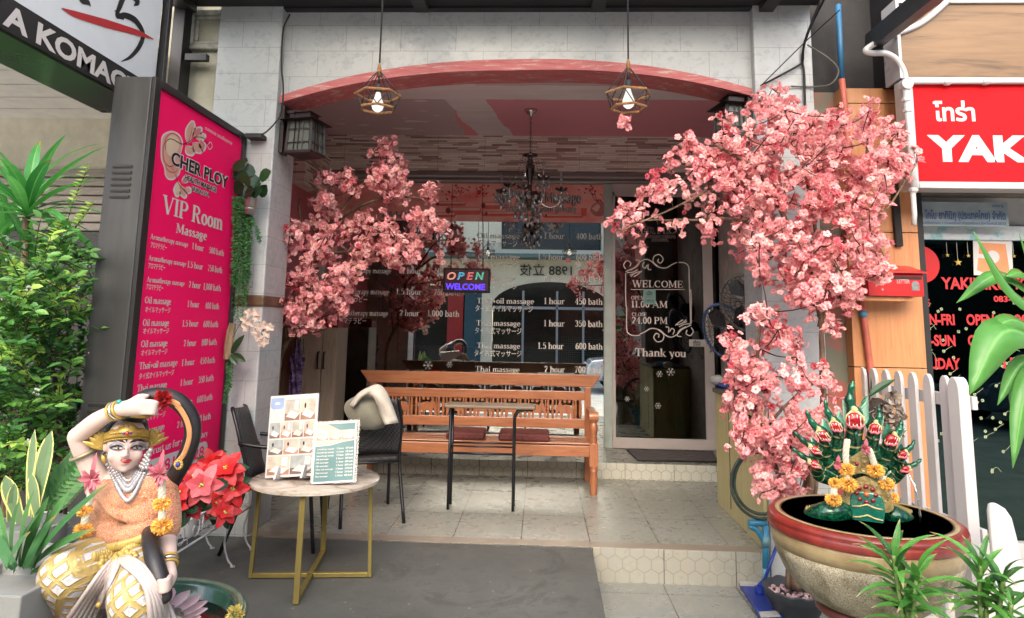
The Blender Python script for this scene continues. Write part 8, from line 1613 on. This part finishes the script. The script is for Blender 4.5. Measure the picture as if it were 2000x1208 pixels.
for (x0,y0,x1,y1) in ((1574,996,1650,984),(1735,986,1778,1004)):
    for i in range(16): t = i/15; b.leaf(N_(lerp(x0,x1,t), lerp(y0,y1,t), -.01), V((.2,-.3,1)), (0,-1,.2), .022, .012, .1, 2)
b.build('back_fringe', m_snout, ng)
gp = MB(); o = N_(1692, 962, -.075); S2 = lambda x, y: o+sX*(x*scl(FYY))+V((0,0,y*scl(FYY)))
for pts, lf_ in (([(-42,-20),(-34,4),(-18,20),(0,28),(18,20),(34,4),(42,-20),(26,-30),(0,-22),(-26,-30)], 0), ([(-26,24),(-30,46),(-12,62),(4,72),(22,58),(30,40),(20,24),(0,32)], .01)):
    q = spl(pts, 5); gp.prism(q, o+toC*lf_*0-V((0,-lf_*2.5,0)), sX*scl(FYY), V((0,0,scl(FYY))), toC*.018)
for k in range(24): a = k*math.pi/12; gp.ell(S2(34*math.cos(a), -2+18*math.sin(a))+toC*.018, .005, 6)
for (x, y) in ((-16,46),(0,56),(14,46),(-2,40)): gp.ring(S2(x, y)+toC*-.005, .012, .004, sX, (0,0,1), 12, 5)
gcol = gp.build('gold_collar', PM('antique_cream_gold', srgb(216,196,136), .35, .3, col2=srgb(150,124,70), scale=40, bump=.3), ng, smooth=False)
gm = MB()
for k in range(8): a = k*.785; gm.ell(S2(15*math.cos(a), -2+13*math.sin(a))+toC*.02, (.012,.008,.010), 8)
gm.ell(S2(0,-2)+toC*.022, .012, 10, 1)
for (x, y) in ((-13,48),(10,50)): gm.ell(S2(x, y)+toC*.0, .009, 8)
gm.build('ruby', [PM('ruby_paint', srgb(150,24,40), .15, coat=.5), PM('orange_gem', srgb(230,120,70), .2, coat=.5)], gcol, smooth=True)
pl_ = MB(); q = spl([(-28,-26),(-24,0),(0,6),(24,0),(28,-26),(20,-54),(0,-58),(-20,-54)], 4); pl_.prism(q, o+V((0,0,-.01)), sX*scl(FYY), V((0,0,scl(FYY))), toC*.022); cpl = pl_.build('chest_plate', PM('turquoise_glaze', srgb(52,160,136), .2, .2, col2=srgb(20,110,90), scale=10, coat=.4), ng, bevel=.005)
b = MB()
for y in (-18, -36): b.tube([S2(x, y-abs(x)*.12+(3 if abs(x) < 8 else 0))+toC*.024-V((0,0,.01)) for x in (-24,-12,0,12,24)], .004, 6)
b.build('plate_band', m_snout, cpl, smooth=True)
# garlands on the naga
garland('marigold garland draped on the left of the naga necks', [(1655,862),(1652,885),(1653,915),(1655,945)], FYY-.11, [(1653,917,15),(1657,946,17)], (1636,908,9), 'marigold garlands on the naga', 0)
garland('marigold garland draped on the right of the naga necks', [(1698,880),(1704,895),(1711,918),(1722,932),(1731,945)], FYY-.11, [(1710,919,16),(1731,946,15)], (1690,877,10), 'marigold garlands on the naga', 0)
garland('pair of marigold puffs resting low on the left of the naga coil', [(1631,945),(1629,960),(1628,975)], FYY-.12, [(1631,944,12),(1628,976,15)], None, 'marigold garlands on the naga', 0)
garland('single marigold puff behind the gold collar on the right of the naga', [(1735,955),(1740,972)], FYY-.1, [(1741,973,14)], None, 'marigold garlands on the naga', 0)
b = MB(); q = bez([N_(1776,928,-.06), N_(1790,960,-.09), N_(1797,1005,-.1), N_(1803,1050,-.1)], 8); b.tube([p+jit(.002) for p in q], [.004+.0015*math.sin(i*1.7) for i in range(len(q))], 6)
jet = n = NT('falling_water'); n1 = n.n('BsdfGlossy', {'Roughness': .1}); t1 = n.n('BsdfTransparent'); mx_ = n.n('MixShader', {0: .45, 1: t1.outputs[0], 2: n1.outputs[0]}); oo = n.n('OutputMaterial'); n.t.links.new(mx_.outputs[0], oo.inputs[0])
b.build('water_jet', n.m, fb, smooth=True)
t = thing('lily_pad', 'small bright green floating leaf at the left of the fountain water', 'plant', at(1545, 1000, 3.2)); b = MB(); random.seed(2)
for (x, y) in ((1535,998),(1552,1002),(1562,996)): q = gz(x, y, RZ-.09); b.leaf(q, V((random.uniform(-1,1), random.uniform(-1,1), .05)), (0,0,1), .07, .06, .1, 4)
b.build('foliage', m_strap, t)
# ------------------------------------------------------------------ white picket fence along the boundary
fc = thing('picket_fence', 'white picket fence with rounded tops running back between fountain and orange panels', 'fence', (2.25, 4.2, 0))
fx = lambda y: 2.2+(4.75-y)*(.13/.92); zt = 1.42
def solveY(px): 
    lo_, hi_ = 3.0, 5.2
    for _ in range(40):
        md = (lo_+hi_)/2
        if at(px, 725, md).x > fx(md): hi_ = md
        else: lo_ = md
    return (lo_+hi_)/2
ys_ = [solveY(x) for x in (1688,1709,1733,1758,1785,1815,1848)]+[solveY(1880)]
for i, y in enumerate(ys_):
    w_ = .070 if i < 7 else .085; h = zt-.03-.07; b = MB(); b.prism([(-w_/2,0),(w_/2,0),(w_/2,h-.03)]+[(w_/2*math.cos(R(a)), h-.03+.075*math.sin(R(a))) for a in range(0, 181, 20)][1:-1]+[(-w_/2,h-.03)], (fx(y), y, .07), (-.14,1,0), (0,0,1), (-.022 if i < 7 else -.06, 0, 0)); b.build('picket', m_white, fc, bevel=.004)
for z in (1.30, .62):
    b = MB(); b.beam((fx(ys_[0])+.025, ys_[0]+.06, z), (fx(ys_[-1])+.025, ys_[-1]-.05, z), .03, .07); b.build('rail', m_white, fc, bevel=.003)
bd = thing('side_board', 'white round-cornered board standing low at the right beyond the fence post', 'board', at(1965, 1100, 3.7)); P = [(1932,1000),(1934,985),(1946,983),(1966,995),(1978,1012),(1988,1050),(2010,1150),(2020,1208),(1950,1208)]
Yb_ = 3.66; q = [at(x, y, Yb_) for x, y in P]; b = MB(); b.prism([(p.x, p.z) for p in q][::-1]+[], (0, Yb_, 0), (1,0,0), (0,0,1), (0, .03, 0)); b.build('panel', m_white, bd, bevel=.012)
# orchid tied on the fence
t = thing('fence_orchid', 'withered orchid in a dark root ball tied to the white fence', 'orchid', at(1720, 810, 4.3)); random.seed(19); Yo = 3.98; b = MB(); blob_mesh(b, at(1712, 806, Yo), (.06,.05,.085), 4, .4, 18); b.build('root_ball', PM('dark_root_fibre', srgb(66,56,46), .95, var=.5, scale=60, bump=.8), t)
b = MB()
for i in range(34): c = at(1712, 800, Yo); d = rdir(); b.tube(bez([c+d*.04, c+d*.09+jit(.03), c+d*.12+jit(.05)-V((0,0,.03))], 3), .002, 4)
b.build('aerial_root', PM('pale_root', srgb(160,150,140), .8), t); b = MB(); b.leaf(at(1697,775,Yo-.03), at(1743,735,Yo-.06)-at(1697,775,Yo-.03), (0,-.6,1), .17, .05, .5, 6); b.leaf(at(1697,778,Yo-.03), at(1702,740,Yo)-at(1697,778,Yo-.03), (1,-.6,.2), .12, .04, .1, 5); b.build('leaf', m_euc, t); b = MB()
for (x, y) in ((1738,790),(1748,778),(1752,800),(1735,808),(1745,818),(1757,815),(1742,770),(1728,800),(1750,835),(1738,840),(1760,842),(1730,830)):
    c = at(x, y, Yo-.05)
    for k in range(5): b.leaf(c, rdir()-V((0,.5,0)), rdir(), .042, .034, .9, 3)
b.build('petal', leafm('withered_petal', srgb(176,156,138), srgb(140,122,108), rough=.8, trans=.1), t)
# ------------------------------------------------------------------ red letter box on the orange panels
YM = 4.66; a, c = at(1697, 578, YM), at(1803, 540, YM); lbx = thing('letter_box', 'red metal letter box with a small arched window on the orange panels', 'letter box', ((a.x+c.x)/2, FY-.02, a.z))
zt2 = at(1800, 536, YM).z; zr_ = at(1800, 518, YM).z
b = MB(); b.prism([(YM, a.z), (FY-.021, a.z), (FY-.021, zr_), (YM, zt2)], (a.x, 0, 0), (0,1,0), (0,0,1), (c.x-a.x, 0, 0)); b.build('body', m_red, lbx, bevel=.004)
b = MB(); b.prism([(YM-.03, zt2+.002), (FY-.022, zr_+.003), (FY-.022, zr_+.011), (YM-.03, zt2+.010)], (a.x-.015, 0, 0), (0,1,0), (0,0,1), (c.x-a.x+.03, 0, 0)); b.build('lid', m_red, lbx, bevel=.002)
b = MB(); s0, s1 = at(1752, 536, YM), at(1799, 530, YM); b.box(a.x+.03, c.x-.012, YM-.004, YM-.001, zt2-.035, zt2-.017); b.build('slot', m_blackm, lbx)
b = MB(); wc = at(1788, 568, YM); s_ = scl(YM); b.prism([(-7*s_,0),(7*s_,0),(7*s_,12*s_)]+[(7*s_*math.cos(R(q)), 12*s_+6*s_*math.sin(R(q))) for q in range(20, 180, 20)]+[(-7*s_,12*s_)], (wc.x, YM-.001, wc.z), (1,0,0), (0,0,1), (0,-.003,0)); b.build('window', PM('grey_plastic_window', srgb(150,150,150), .3, var=.3, scale=40), lbx)
b = MB(); ptext(b, 'LETTER', (1752,554), (1777,554), 8, fp(YM-.001), (1,0,0), 0, 'sans', bold=.02); star(b, at(1724, 566, YM-.001), .012, d=.001); b.build('lettering', PM('faded_white_print', srgb(230,180,176), .5), lbx)
b = MB(); b.box(a.x-.02, c.x-.06, YM+.03, FY-.021, a.z-.03, a.z-.002); b.build('shelf', m_orange, lbx)
